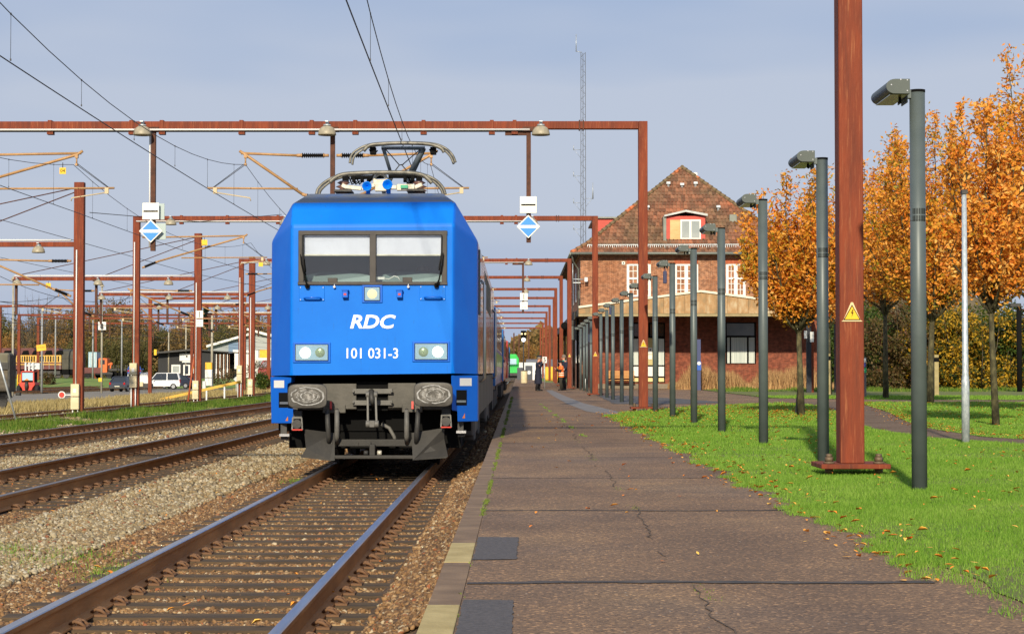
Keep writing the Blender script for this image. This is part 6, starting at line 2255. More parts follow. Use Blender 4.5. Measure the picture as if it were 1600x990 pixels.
# big grey workshop
D2 = 290
wk = T("workshop", "large light grey workshop with white roof edge and pale gates behind the shed", "building", (P(330, 595, D2).x, D2, P(330, 592, D2).z))
def W(px, py): return P(px, py, D2) - wk.location
M_wkgrey = mat("workshop_grey", srgb(140, 148, 152), srgb(152, 160, 164), sc=3, rough=.6, stretch=(8, 1, .1))
poly = [(325, 596), (325, 541), (345, 535), (397, 521), (440, 533), (440, 596)]
b = MB(); b.prism([(W(x, y).x, W(x, y).z) for x, y in poly], 'y', 0, 25); b.build("wall", M_wkgrey, wk)
b = MB(); b.bar(W(324, 541) + Vector((0, -.5, 0)), W(397, 520) + Vector((0, -.5, 0)), 1.0, .35); b.bar(W(387, 514) + Vector((0, -.5, 0)), W(445, 530) + Vector((0, -.5, 0)), 1.0, .35); b.build("roof_edge", M_winwhite, wk)
def wb(nm, m, x0, y0, x1, y1, d=-.1, par=None):
    a, c = W(x0, y1), W(x1, y0); b = MB(); b.bx(a.x, c.x, d, .05, a.z, c.z); return b.build(nm, m, par or wk)
wb("blue_grey_panel", mat("blue_grey_sheet", srgb(104, 130, 160), rough=.6), 357, 535, 377, 590)
g = wb("gate", M_winwhite, 364, 546.5, 377, 592, -.2); wb("gate", M_winwhite, 385, 547, 404, 592, -.2)
wb("gate_panel", M_darkglass, 366, 576, 376, 589, -.25)
wb("upper_sheet", mat("pale_sheet", srgb(164, 168, 166), rough=.6), 400, 521, 430, 546, -.15)
wb("yellow_sign", M_yelbox, 406, 546.5, 419.5, 560, -.3)
# distant house roof behind the hedge on the right
hs = T("house", "brick house with brown roof half hidden behind the hedge trees", "house", (P(1395, 500, 175).x, 175, 0))
b = MB(); b.bx(-3.5, 9, 0, 9, 0, 5.2); b.build("wall", M_brickd, hs)
b = MB(); b.prism([(-4.2, 5), (9.7, 5), (6.5, 9.3), (-1, 9.3)], 'y', -.5, 9.5); b.build("roof", M_moss, hs)
for k in range(3):
    b = MB(); b.bx(-2.2 + k * 3.6, -1 + k * 3.6, -.05, .02, 3.4, 4.7); b.build("window", M_winwhite, hs)
b = MB(); b.bx(1.0, 2.2, -.2, .0, 6.3, 7.0); b.build("skylight", M_winwhite, hs)
# ---------------------------------------------------------------- trees and shrubs
M_bark = mat("cherry_bark", srgb(50, 46, 30), srgb(104, 98, 66), srgb(70, 66, 42), sc=9, rough=.9, bump=.6, stretch=(1, 1, .5), bsc=40)
M_barkd = mat("dark_bark", srgb(70, 62, 50), srgb(100, 90, 74), sc=3, rough=.9)


def leafmat(name, cols, trans=.35, rough=.6):
    m = bpy.data.materials.new(name); m.use_nodes = True
    t = m.node_tree; b = t.nodes["Principled BSDF"]; b.inputs["Roughness"].default_value = rough; b.inputs["Specular IOR Level"].default_value = .3
    g = t.nodes.new("ShaderNodeNewGeometry"); r = t.nodes.new("ShaderNodeValToRGB")
    e = r.color_ramp.elements
    for i, c in enumerate(cols):
        p_ = i / (len(cols) - 1)
        if i == 0: e[0].color = c; e[0].position = 0
        elif i == len(cols) - 1: e[-1].color = c; e[-1].position = 1
        else:
            x = e.new(p_); x.color = c
    # neighbouring leaves share a tendency: mix island randomness with a coarse noise
    n = t.nodes.new("ShaderNodeTexNoise"); n.inputs["Scale"].default_value = 1.3; n.inputs["Detail"].default_value = 2
    tcn = t.nodes.new("ShaderNodeTexCoord"); t.links.new(tcn.outputs["Object"], n.inputs["Vector"])
    oi = t.nodes.new("ShaderNodeObjectInfo")
    ma = t.nodes.new("ShaderNodeMath"); ma.operation = 'MULTIPLY_ADD'; ma.inputs[1].default_value = 1.6; ma.inputs[2].default_value = -.8
    t.links.new(n.outputs[0], ma.inputs[0])
    mb = t.nodes.new("ShaderNodeMath"); mb.operation = 'MULTIPLY_ADD'; mb.inputs[1].default_value = .85
    t.links.new(g.outputs["Random Per Island"], mb.inputs[0]); t.links.new(ma.outputs[0], mb.inputs[2])
    mc = t.nodes.new("ShaderNodeMath"); mc.operation = 'MULTIPLY_ADD'; mc.inputs[1].default_value = .3; mc.use_clamp = True
    t.links.new(oi.outputs["Random"], mc.inputs[0]); t.links.new(mb.outputs[0], mc.inputs[2])
    t.links.new(mc.outputs[0], r.inputs[0]); t.links.new(r.outputs[0], b.inputs["Base Color"])
    tr = t.nodes.new("ShaderNodeBsdfTranslucent"); t.links.new(r.outputs[0], tr.inputs[0])
    ms = t.nodes.new("ShaderNodeMixShader"); ms.inputs[0].default_value = trans
    t.links.new(b.outputs[0], ms.inputs[1]); t.links.new(tr.outputs[0], ms.inputs[2]); t.links.new(ms.outputs[0], t.nodes["Material Output"].inputs[0])
    return m


M_cherry = leafmat("cherry_leaves", [srgb(158, 148, 48), srgb(212, 156, 46), srgb(234, 158, 50), srgb(240, 170, 68), srgb(232, 132, 42), srgb(246, 196, 104)])
M_hedgeg = leafmat("hedge_green", [srgb(34, 56, 20), srgb(58, 84, 30), srgb(84, 104, 34), srgb(50, 74, 28), srgb(110, 112, 42)])
M_hedgey = leafmat("hedge_yellow", [srgb(40, 54, 22), srgb(66, 80, 28), srgb(120, 108, 34), srgb(200, 158, 40), srgb(216, 170, 48), srgb(120, 88, 36)])
M_hedgeb = leafmat("hedge_brown", [srgb(60, 66, 34), srgb(94, 76, 46), srgb(120, 96, 58), srgb(84, 84, 40), srgb(104, 70, 48)])
M_autumn = leafmat("autumn_brown_leaves", [srgb(98, 86, 60), srgb(132, 110, 70), srgb(156, 122, 74), srgb(118, 108, 66), srgb(166, 132, 78)])  # brown, orange and olive tones lightened to stand in for distance haze
M_autumno = leafmat("autumn_orange_leaves", [srgb(122, 100, 58), srgb(160, 118, 64), srgb(182, 128, 62), srgb(146, 114, 64), srgb(176, 142, 78)])
M_olive = leafmat("olive_leaves", [srgb(78, 84, 50), srgb(108, 106, 60), srgb(130, 118, 66), srgb(92, 94, 54)])
M_conifer = leafmat("conifer_needles", [srgb(24, 40, 26), srgb(34, 54, 34), srgb(44, 62, 38)])


def leaves_np(P_, D_, size, seed, droop=.6, aspect=.5, name="crown", m=None, parent=None):
    """P_: (n,3) positions, D_: (n,3) rough outward directions"""
    rg = np.random.default_rng(seed)
    n = len(P_)
    d = D_ + rg.normal(0, .5, (n, 3)); d[:, 2] -= droop
    d /= np.linalg.norm(d, axis=1)[:, None]
    r_ = rg.normal(size=(n, 3)); s = np.cross(d, r_); s /= np.linalg.norm(s, axis=1)[:, None] + 1e-9
    nn = np.cross(s, d)
    L = (size * rg.uniform(.65, 1.25, n))[:, None]; W_ = L * aspect
    c = rg.uniform(.02, .3, n)[:, None] * L
    V = np.stack([P_, P_ + d * L * .45 + s * W_ * .5 + nn * c * .3, P_ + d * L - nn * c, P_ + d * L * .45 - s * W_ * .5 + nn * c * .3], 1)
    # fold along the midrib
    return np_mesh(name, V.reshape(-1, 3), 4, np.arange(n * 4), m, parent)


def grow(seed, height, trunk, rad, nl=12, tw=16, lp=12, up=1.0, base_r=.09, top=1.0, squash=1.0):
    """upswept branches with leafy twigs; returns (MB wood, positions, directions)"""
    rnd = random.Random(seed)
    b = MB()
    jx, jy = rnd.uniform(-.05, .05), rnd.uniform(-.05, .05)
    b.tube([(0, 0, -.1), (jx, jy, trunk * .5), (jx * 2, jy, trunk)], [base_r * 1.35, base_r, base_r * .8], 9)
    o = Vector((jx * 2, jy, trunk))
    P_, D_ = [], []
    for i in range(nl):
        a = 2 * math.pi * (i * .618 + rnd.uniform(-.05, .05))
        f = (i + .5) / nl
        rr = rad * (f ** .5) * rnd.uniform(.8, 1.15)
        hh = (height - trunk) * (1.0 - .62 * f ** 1.4) * rnd.uniform(.74, 1.1) * top
        tip = Vector((math.cos(a) * rr, math.sin(a) * rr, trunk + hh))
        mid = o.lerp(tip, .45) + Vector((math.cos(a) * rr * .22, math.sin(a) * rr * .22, -hh * .04))
        pts = []
        k = 9
        for j in range(k + 1):
            t = j / k
            p_ = o * (1 - t) ** 2 + mid * 2 * t * (1 - t) + tip * t * t
            pts.append(p_ + Vector((rnd.uniform(-1, 1), rnd.uniform(-1, 1), rnd.uniform(-.5, .5))) * .03 * height * .25)
        b.tube(pts, [base_r * .5 * (1 - .88 * j / k) + .004 for j in range(k + 1)], 5)
        for q in range(tw):
            t = .12 + .88 * (q + rnd.random()) / tw
            j = min(k - 1, int(t * k)); u = t * k - j
            p0 = pts[j].lerp(pts[j + 1], u)
            ax = (pts[j + 1] - pts[j]).normalized()
            aa = rnd.uniform(0, 2 * math.pi)
            out = Vector((math.cos(aa), math.sin(aa), rnd.uniform(.2, 1.0) * up)).normalized()
            ln = rad * rnd.uniform(.28, .62) * (1.15 - .55 * t)
            dirn = (out + ax * .8).normalized()
            p1 = p0 + dirn * ln
            pm = p0.lerp(p1, .5) + Vector((0, 0, -.03 * ln))
            b.tube([p0, pm, p1], [.010 + .02 * base_r, .007, .003], 4)
            for l in range(lp):
                s_ = .1 + .95 * (l + rnd.random()) / lp
                pp = p0.lerp(p1, s_) + Vector((rnd.gauss(0, .05), rnd.gauss(0, .05), rnd.gauss(0, .05))) * rad * .8
                P_.append(tuple(pp)); D_.append(tuple(dirn))
        # leafy spike at the tip
        for l in range(int(lp * 1.6)):
            s_ = rnd.uniform(.0, 1.0)
            pp = tip + Vector((rnd.gauss(0, .04), rnd.gauss(0, .04), (s_ - .4) * rad * .4))
            P_.append(tuple(pp)); D_.append((rnd.uniform(-1, 1), rnd.uniform(-1, 1), .4))
        b.tube([pts[-1], tip + Vector((rnd.uniform(-.05, .05), 0, rad * .22))], [.007, .002], 4)
    return b, np.array(P_), np.array(D_)


def tree(name, x, y, z, seed, height, trunk, rad, leaf, m, label, group=None, nl=12, tw=16, lp=12, up=1.0, base_r=.09, cat="tree", bark=None, droop=.6):
    t = T(name, label, cat, (x, y, z), 0, group)
    b, P_, D_ = grow(seed, height, trunk, rad, nl, tw, lp, up, base_r)
    b.build("trunk", bark or M_bark, t, fix=False)
    # extra foliage in loose clumps round the limbs
    rg = np.random.default_rng(seed + 100)
    q = P_[rg.integers(0, len(P_), int(len(P_) * .3))] + rg.normal(0, .06 * rad, (int(len(P_) * .3), 3))
    k_ = q[:, 2] > trunk * .98
    P2 = np.concatenate([P_, q[k_]]); D2 = np.concatenate([D_, rg.normal(0, 1, (k_.sum(), 3))])
    leaves_np(P2, D2, leaf, seed, droop=droop, name="crown", m=m, parent=t)
    return t


def at(px, py, D, z=0): return P(px, py, D).x


GC = "orange cherry trees on the lawn"
tree("cherry_tree", at(1556, 600, 36), 36, 0, 1, 5.9, 2.15, 1.2, .105, M_cherry, "nearest orange cherry tree with dark trunk at the right edge of the lawn", GC, nl=22, tw=22, lp=24, base_r=.058)
tree("cherry_tree", at(1453, 600, 62.5), 62.5, 0, 2, 8.9, 2.7, 2.35, .14, M_cherry, "tall orange cherry tree behind the nearest lamp post, beyond the footpath", GC, nl=28, tw=24, lp=25, base_r=.1)
tree("cherry_tree", at(1384, 600, 72), 72, 0, 12, 9.6, 3.2, 1.9, .15, M_cherry, "narrow orange cherry tree just right of the big rust post", GC, nl=20, tw=20, lp=24, base_r=.09)
tree("cherry_tree", at(1252, 600, 44.5), 44.5, 0, 3, 5.35, 1.95, 1.55, .11, M_cherry, "small orange cherry tree left of the second lamp post, before the brick annex", GC, nl=24, tw=22, lp=25, base_r=.07)
tree("cherry_tree", at(1297, 600, 86), 86, 0, 4, 8.6, 3.0, 1.75, .16, M_cherry, "slim young orange cherry tree behind the big rust post, tied to a stake", GC, nl=18, tw=18, lp=22, base_r=.07)
tree("cherry_tree", at(1622, 600, 47), 47, 0, 5, 8.7, 2.5, 1.75, .125, M_cherry, "orange cherry tree mostly cut off by the right edge of the photo", GC, nl=26, tw=22, lp=24)
# stakes
for px, py0, py1, D, lab in ((1463, 554, 618, 82, "wooden stake with black strap right of the nearest lamp post"), (1294, 552, 616, 85, "wooden stake with black strap beside the slim young tree")):
    x = at(px, 600, D); z1 = P(px, py0, D).z
    t = T("tree_stake", lab, "stake", (x, D, 0))
    b = MB(); b.bx(-.09, .09, -.09, .09, 0, z1); b.build("post", mat("stake_wood", srgb(150, 136, 92), srgb(170, 156, 112), sc=4, rough=.85), t)
    b = MB(); b.bx(-.1, .1, -.1, .1, z1 - .3, z1 - .12); b.build("strap", M_black, t)


def bush(name, x, y, z, seed, w_, d_, h, leaf, n, m, label, cat="shrub", group=None, twigs=30):
    rg = np.random.default_rng(seed)
    t = T(name, label, cat, (x, y, z), 0, group)
    # clumps scattered through the volume
    nc = 55
    ca = rg.uniform(0, 2 * np.pi, nc); cr_ = np.sqrt(rg.random(nc)) * .82
    cz = rg.random(nc)
    cx_, cy_ = np.cos(ca) * cr_ * w_ / 2, np.sin(ca) * cr_ * d_ / 2
    cz = cz * h * np.sqrt(np.clip(1.05 - cr_ ** 2 * .8, .1, 1))
    cs = rg.uniform(.14, .30, nc) * h * .62
    k = rg.integers(0, nc, n)
    v = rg.normal(size=(n, 3)); v /= np.linalg.norm(v, axis=1)[:, None]
    rr = rg.random(n) ** .35
    P_ = np.stack([cx_[k], cy_[k], cz[k]], 1) + v * (rr * cs[k])[:, None]
    P_[:, 2] = np.maximum(P_[:, 2], rg.uniform(.0, .25, n))
    leaves_np(P_, v, leaf, seed, droop=.3, aspect=.62, name="foliage", m=m, parent=t)
    b = MB()
    rnd = random.Random(seed)
    for i in range(twigs):
        j = rnd.randrange(nc)
        b.tube([(cx_[j] * .3, cy_[j] * .3, -.05), (cx_[j] * .8, cy_[j] * .8, cz[j] * .6), (cx_[j], cy_[j], cz[j] + cs[j] * 1.1)], [.03, .02, .006], 4)
    b.build("branches", M_barkd, t, fix=False)
    return t


GB = "big garden shrubs behind the lawn"
for i, (px, D, w_, h, m, lab) in enumerate(((1352, 118, 6, 4.6, M_hedgeg, "dark green shrub just right of the big rust post"),
        (1408, 112, 7, 4.6, M_hedgeb, "brownish green shrub left of the nearest lamp post"),
        (1470, 112, 6.5, 5.0, M_hedgey, "yellow leaved shrub between the nearest lamp post and the galvanised pole"),
        (1532, 110, 6.5, 4.7, M_hedgey, "yellow and green shrub behind the galvanised pole"),
        (1590, 112, 7, 4.8, M_hedgeg, "green shrub at the right edge behind the cherry trunk"),
        (1650, 112, 8, 5.2, M_hedgeb, "brown shrub cut by the right edge of the photo"),
        (1500, 122, 9, 6.2, M_hedgeg, "tall green shrub rising behind the yellow ones"),
        (1315, 124, 6, 6.0, M_hedgeg, "tall green shrub behind the big rust post"),
        (1385, 130, 8, 7.2, M_hedgeb, "tall thin brown shrub in front of the distant house"))):
    bush("shrub", at(px, 600, D), D, 0, 60 + i, w_, 4.5, h, .2, 9000, m, lab, group=GB)
# far trees closing the right side
# dry stalks in front of the annex
rg = np.random.default_rng(6)
n = 26000
x = rg.uniform(A(1052, 600, -2).x, 17.9, n); y = rg.uniform(107.2, 113.2, n)
hh = rg.uniform(.35, 1.25, n) * (.8 + .35 * np.sin(x * 1.3) + .25 * np.sin(x * 3.1 + 1))
k = rg.random(n) < .9
M_reed = mat("dry_stalk", srgb(120, 86, 54), srgb(196, 160, 108), srgb(156, 118, 76), island=True, rough=.85)
o = blades("dry_stalks", x[k], y[k], np.zeros(k.sum()), hh[k], np.full(k.sum(), .05), .35, M_reed, 12, "brown withered stalks growing along the annex wall")
x = rg.uniform(A(1050, 600, -6).x, 60, 20000); y = rg.uniform(96, 108, 20000)
k = inpoly(x, y, lawn_far)
blades("rough_grass_edge", x[k], y[k], np.zeros(k.sum()), rg.uniform(.05, .28, k.sum()) * (.6 + .5 * np.sin(x[k] * 1.7)), np.full(k.sum(), .06), .6, M_bladewild, 13, "longer rough grass at the foot of the withered stalks")

# ---------------------------------------------------------------- background trees of the yard
rb = random.Random(11)
prot = {}


def bg_proto(kind):
    spec = {"brown": (M_autumn, 9, 2.4, 3.6, .30, 34, 14, 12), "orange": (M_autumno, 9, 2.2, 3.8, .32, 34, 14, 13), "olive": (M_olive, 9, 2.0, 3.6, .30, 34, 14, 13)}[kind]
    m, h, tr, r_, lf, nl, tw, lp = spec
    return m, h, tr, r_, lf, nl, tw, lp


bgl = []
lines = [(-8 - 0, 300), ]
k = 0
KL = {"brown": "bare brownish autumn tree", "orange": "orange brown autumn tree", "olive": "olive green bushy tree", "conifer": "dark conifer", "bare": "leafless grey tree"}
cntd = {}


def bgtree(kind, px, D, h, ztop_py=None, lab=None):
    global k
    x = P(px, 560, D).x
    z = H(x, D) - .1
    key = kind
    cntd[kind] = cntd.get(kind, 0) + 1
    if key not in prot:
        t = T({"conifer": "conifer_tree", "bare": "bare_tree"}.get(kind, "autumn_tree"), "x", "tree", (x, D, z))
        if kind == "conifer":
            b = MB(); b.tube([(0, 0, 0), (0, 0, 8.6)], [.22, .03], 7); b.build("trunk", M_barkd, t, fix=False)
            rg = np.random.default_rng(3); n = 9000
            zz = rg.random(n) ** .8; a = rg.uniform(0, 6.283, n); rr = (1 - zz) * 2.2 * (rg.random(n) ** .4) * (.8 + .25 * np.sin(zz * 40))
            P_ = np.stack([np.cos(a) * rr, np.sin(a) * rr, .6 + zz * 8.4], 1)
            leaves_np(P_, np.stack([np.cos(a), np.sin(a), a * 0 - .1], 1), .32, 5, droop=.2, aspect=.3, name="crown", m=M_conifer, parent=t)
        elif kind == "bare":
            b, P_, D_ = grow(33, 9, 2.2, 3.0, 26, 18, 1, 1.2, .16); b.build("trunk", M_barkd, t, fix=False)
            q = P_[::2]; leaves_np(q, D_[::2], .16, 4, name="crown", m=M_autumn, parent=t)
        else:
            m, hh_, tr, r_, lf, nl, tw, lp = bg_proto(kind)
            b, P_, D_ = grow({"brown": 41, "orange": 42, "olive": 43}[kind], hh_, tr * .5, r_, nl, tw, lp, .9, .2)
            b.build("trunk", M_barkd, t, fix=False)
            rg = np.random.default_rng(8)
            # low skirt of foliage so that the wood edge closes down to the ground
            n = 1600
            a = rg.uniform(0, 6.283, n); rr = r_ * np.sqrt(rg.random(n)); P2 = np.stack([np.cos(a) * rr, np.sin(a) * rr, rg.random(n) * 2.6 + .2], 1)
            leaves_np(np.concatenate([P_, P2]), np.concatenate([D_, P2 * .2]), lf, 7, droop=.3, aspect=.6, name="crown", m=m, parent=t)
        prot[key] = t
    else:
        t = copy_tree(prot[key])
    t.location = (x, D, z)
    s = h / 9.0
    t.scale = (s * rb.uniform(.9, 1.15), s, s)
    t.rotation_euler = (0, 0, rb.uniform(0, 6.28))
    t["group"] = "autumn trees behind the yard"
    t["label"] = lab or "%s, number %d" % (KL[kind], cntd[kind])
    return t


ROW = []
kinds = ["brown", "orange", "olive", "brown", "orange", "brown", "olive"]
px = -60
while px < 470:
    D = rb.uniform(300, 345)
    top = 497 + 10 * math.sin(px * .03) + rb.uniform(-9, 9)
    if 90 < px < 200: top -= 6
    if px > 330: top += 5
    ROW.append((rb.choice(kinds), px, D, top)); px += rb.uniform(15, 23)
px = -60
while px < 470:
    D = rb.uniform(275, 296) if px < 225 else rb.uniform(302, 330)
    ROW.append((rb.choice(["olive", "brown", "orange"]), px, D, 532 + rb.uniform(-9, 9))); px += rb.uniform(20, 30)
for px_ in (48, 66): ROW.append(("bare", px_, 300, 470))
ROW.append(("conifer", 322, 325, 478)); ROW.append(("conifer", 120, 305, 492)); ROW.append(("bare", 300, 312, 488))
ROW.sort(key=lambda r_: r_[1])
HOR = ["dark", "pale", "dense", "loose", "broad"]
for i, (kd, px_, D, top) in enumerate(ROW):
    h = (P(px_, top, D).z - H(P(px_, 560, D).x, D))
    front = top > 515
    place = ("at the far left edge" if px_ < 5 else "behind the diesel locomotive" if px_ < 110 else "right of the nearest tall mast" if px_ < 160 else "behind the parked cars" if px_ < 235 else
             "behind the black shed" if px_ < 330 else "behind the grey workshop" if px_ < 425 else "hidden behind the blue locomotive")
    lab = "%s %s in the %s row" % (KL[kd], place, "front" if front else "rear")
    bgtree(kd, px_, D, h, lab="%s, %s from the left" % (lab, ORD[i] if i < 12 else "tree %d" % (i + 1)) if False else lab)
# woods around the vanishing point
px = 770
i = 0
while px < 920:
    D = rb.uniform(430, 520)
    x = P(px, 560, D).x
    t = bgtree(rb.choice(["olive", "brown", "olive", "orange"]), px, D, (P(px, 548 + rb.uniform(-14, 8), D).z + .7), lab="distant %s beyond the end of the platform" % rb.choice(["olive tree", "autumn tree"]))
    t["group"] = "distant trees at the end of the line"
    t["label"] = "distant small tree beyond the end of the platform and tracks"
    t.location.z = -.7
    px += rb.uniform(6, 10); i += 1
# very distant woodland so that no bare horizon shows
rg = np.random.default_rng(91)
n = 60000
ang = rg.uniform(-.36, .36, n)
dist = rg.uniform(640, 720, n)
x = np.sin(ang) * dist; y = np.cos(ang) * dist
hgt = (13 + 3 * np.sin(ang * 60) + 2 * np.sin(ang * 143)) * rg.random(n) ** .7
P_ = np.stack([x, y, hgt - .7], 1)
o = leaves_np(P_, rg.normal(size=(n, 3)), 2.3, 9, droop=.2, aspect=.8, name="distant_woodland", m=M_autumn)
tag(o, "hazy brown woodland along the whole horizon behind the yard", "woodland", None, "stuff")
# ---------------------------------------------------------------- people
M_skin = mat("skin", srgb(206, 150, 122), rough=.6)
M_navy = mat("navy_cloth", srgb(22, 26, 44), srgb(30, 34, 54), sc=6, rough=.85)
M_trou = mat("dark_trousers", srgb(26, 25, 27), srgb(36, 34, 36), sc=6, rough=.85)
M_olivet = mat("olive_trousers", srgb(44, 42, 34), srgb(56, 52, 42), sc=6, rough=.85)
M_shoe = mat("black_shoes", srgb(16, 15, 15), rough=.5)
M_hi = mat("hi_vis_orange", srgb(240, 112, 40), srgb(250, 128, 54), sc=5, rough=.6)
M_band = mat("reflective_band", srgb(226, 224, 210), rough=.4)
M_hair = mat("dark_hair", srgb(34, 26, 22), rough=.8)
M_hairg = mat("grey_hair", srgb(120, 104, 90), rough=.8)
M_teal = MATS["coach_blue"]
M_collar = mat("teal_collar", srgb(30, 150, 140), rough=.7)


def skin_body(t, J, h):
    """one continuous skinned figure; J: joint dict in metres, facing +x"""
    V_, E, Rr = [], [], []
    idx = {}
    def v(n_, p_, r_):
        idx[n_] = len(V_); V_.append(tuple(p_)); Rr.append(r_)
    def e(a, b_): E.append((idx[a], idx[b_]))
    s = h / 1.8
    v("pelvis", J["pelvis"], .15 * s); v("belly", J["belly"], .135 * s); v("chest", J["chest"], .155 * s); v("neck", J["neck"], .06 * s)
    v("head0", J["head"] - Vector((0, 0, .04 * s)), .078 * s); v("head1", J["head"] + Vector((0.01, 0, .05 * s)), .095 * s); v("head2", J["head"] + Vector((-.01, 0, .13 * s)), .075 * s)
    for a, b_ in (("pelvis", "belly"), ("belly", "chest"), ("chest", "neck"), ("neck", "head0"), ("head0", "head1"), ("head1", "head2")): e(a, b_)
    for q in ("l", "r"):
        v("hip" + q, J["hip" + q], .10 * s); v("knee" + q, J["knee" + q], .062 * s); v("ank" + q, J["ank" + q], .042 * s); v("toe" + q, J["ank" + q] + Vector((.13 * s, 0, -.05 * s)), .02 * s)
        e("pelvis", "hip" + q); e("hip" + q, "knee" + q); e("knee" + q, "ank" + q); e("ank" + q, "toe" + q)
        v("sh" + q, J["sh" + q], .068 * s); v("el" + q, J["el" + q], .046 * s); v("wr" + q, J["wr" + q], .030 * s)
        e("chest", "sh" + q); e("sh" + q, "el" + q); e("el" + q, "wr" + q)
        d = (J["wr" + q] - J["el" + q]).normalized()
        side = d.cross(Vector((0, 1, 0))).normalized() if abs(d.y) < .9 else Vector((0, 0, 1))
        acr = d.cross(side).normalized()
        palm = J["wr" + q] + d * .06 * s
        v("palm" + q, palm, .034 * s); e("wr" + q, "palm" + q)
        for k, (off, ln) in enumerate(((-.030, .072), (-.010, .082), (.010, .076), (.028, .060))):
            a = palm + d * .035 * s + acr * off * s; m_ = a + d * ln * .5 * s + side * .01 * s; c = a + d * ln * .8 * s + side * .035 * s
            n_ = "f%s%d" % (q, k)
            v(n_ + "a", a, .010 * s); v(n_ + "b", m_, .009 * s); v(n_ + "c", c, .008 * s)
            e("palm" + q, n_ + "a"); e(n_ + "a", n_ + "b"); e(n_ + "b", n_ + "c")
        a = palm + acr * -.035 * s + d * .005 * s; c = a + d * .03 * s + acr * -.02 * s + side * .02 * s
        v("th" + q, a, .012 * s); v("th2" + q, c, .010 * s); e("palm" + q, "th" + q); e("th" + q, "th2" + q)
    me = bpy.data.meshes.new("body"); me.from_pydata(V_, E, [])
    me.materials.append(M_skin)
    o = bpy.data.objects.new("body", me); COL.objects.link(o); o.parent = t
    m1 = o.modifiers.new("skin", 'SKIN'); m1.use_smooth_shade = True
    for i, r_ in enumerate(Rr):
        me.skin_vertices[0].data[i].radius = (r_, r_)
    me.skin_vertices[0].data[0].use_root = True
    m2 = o.modifiers.new("sub", 'SUBSURF'); m2.levels = 1; m2.render_levels = 1
    return o


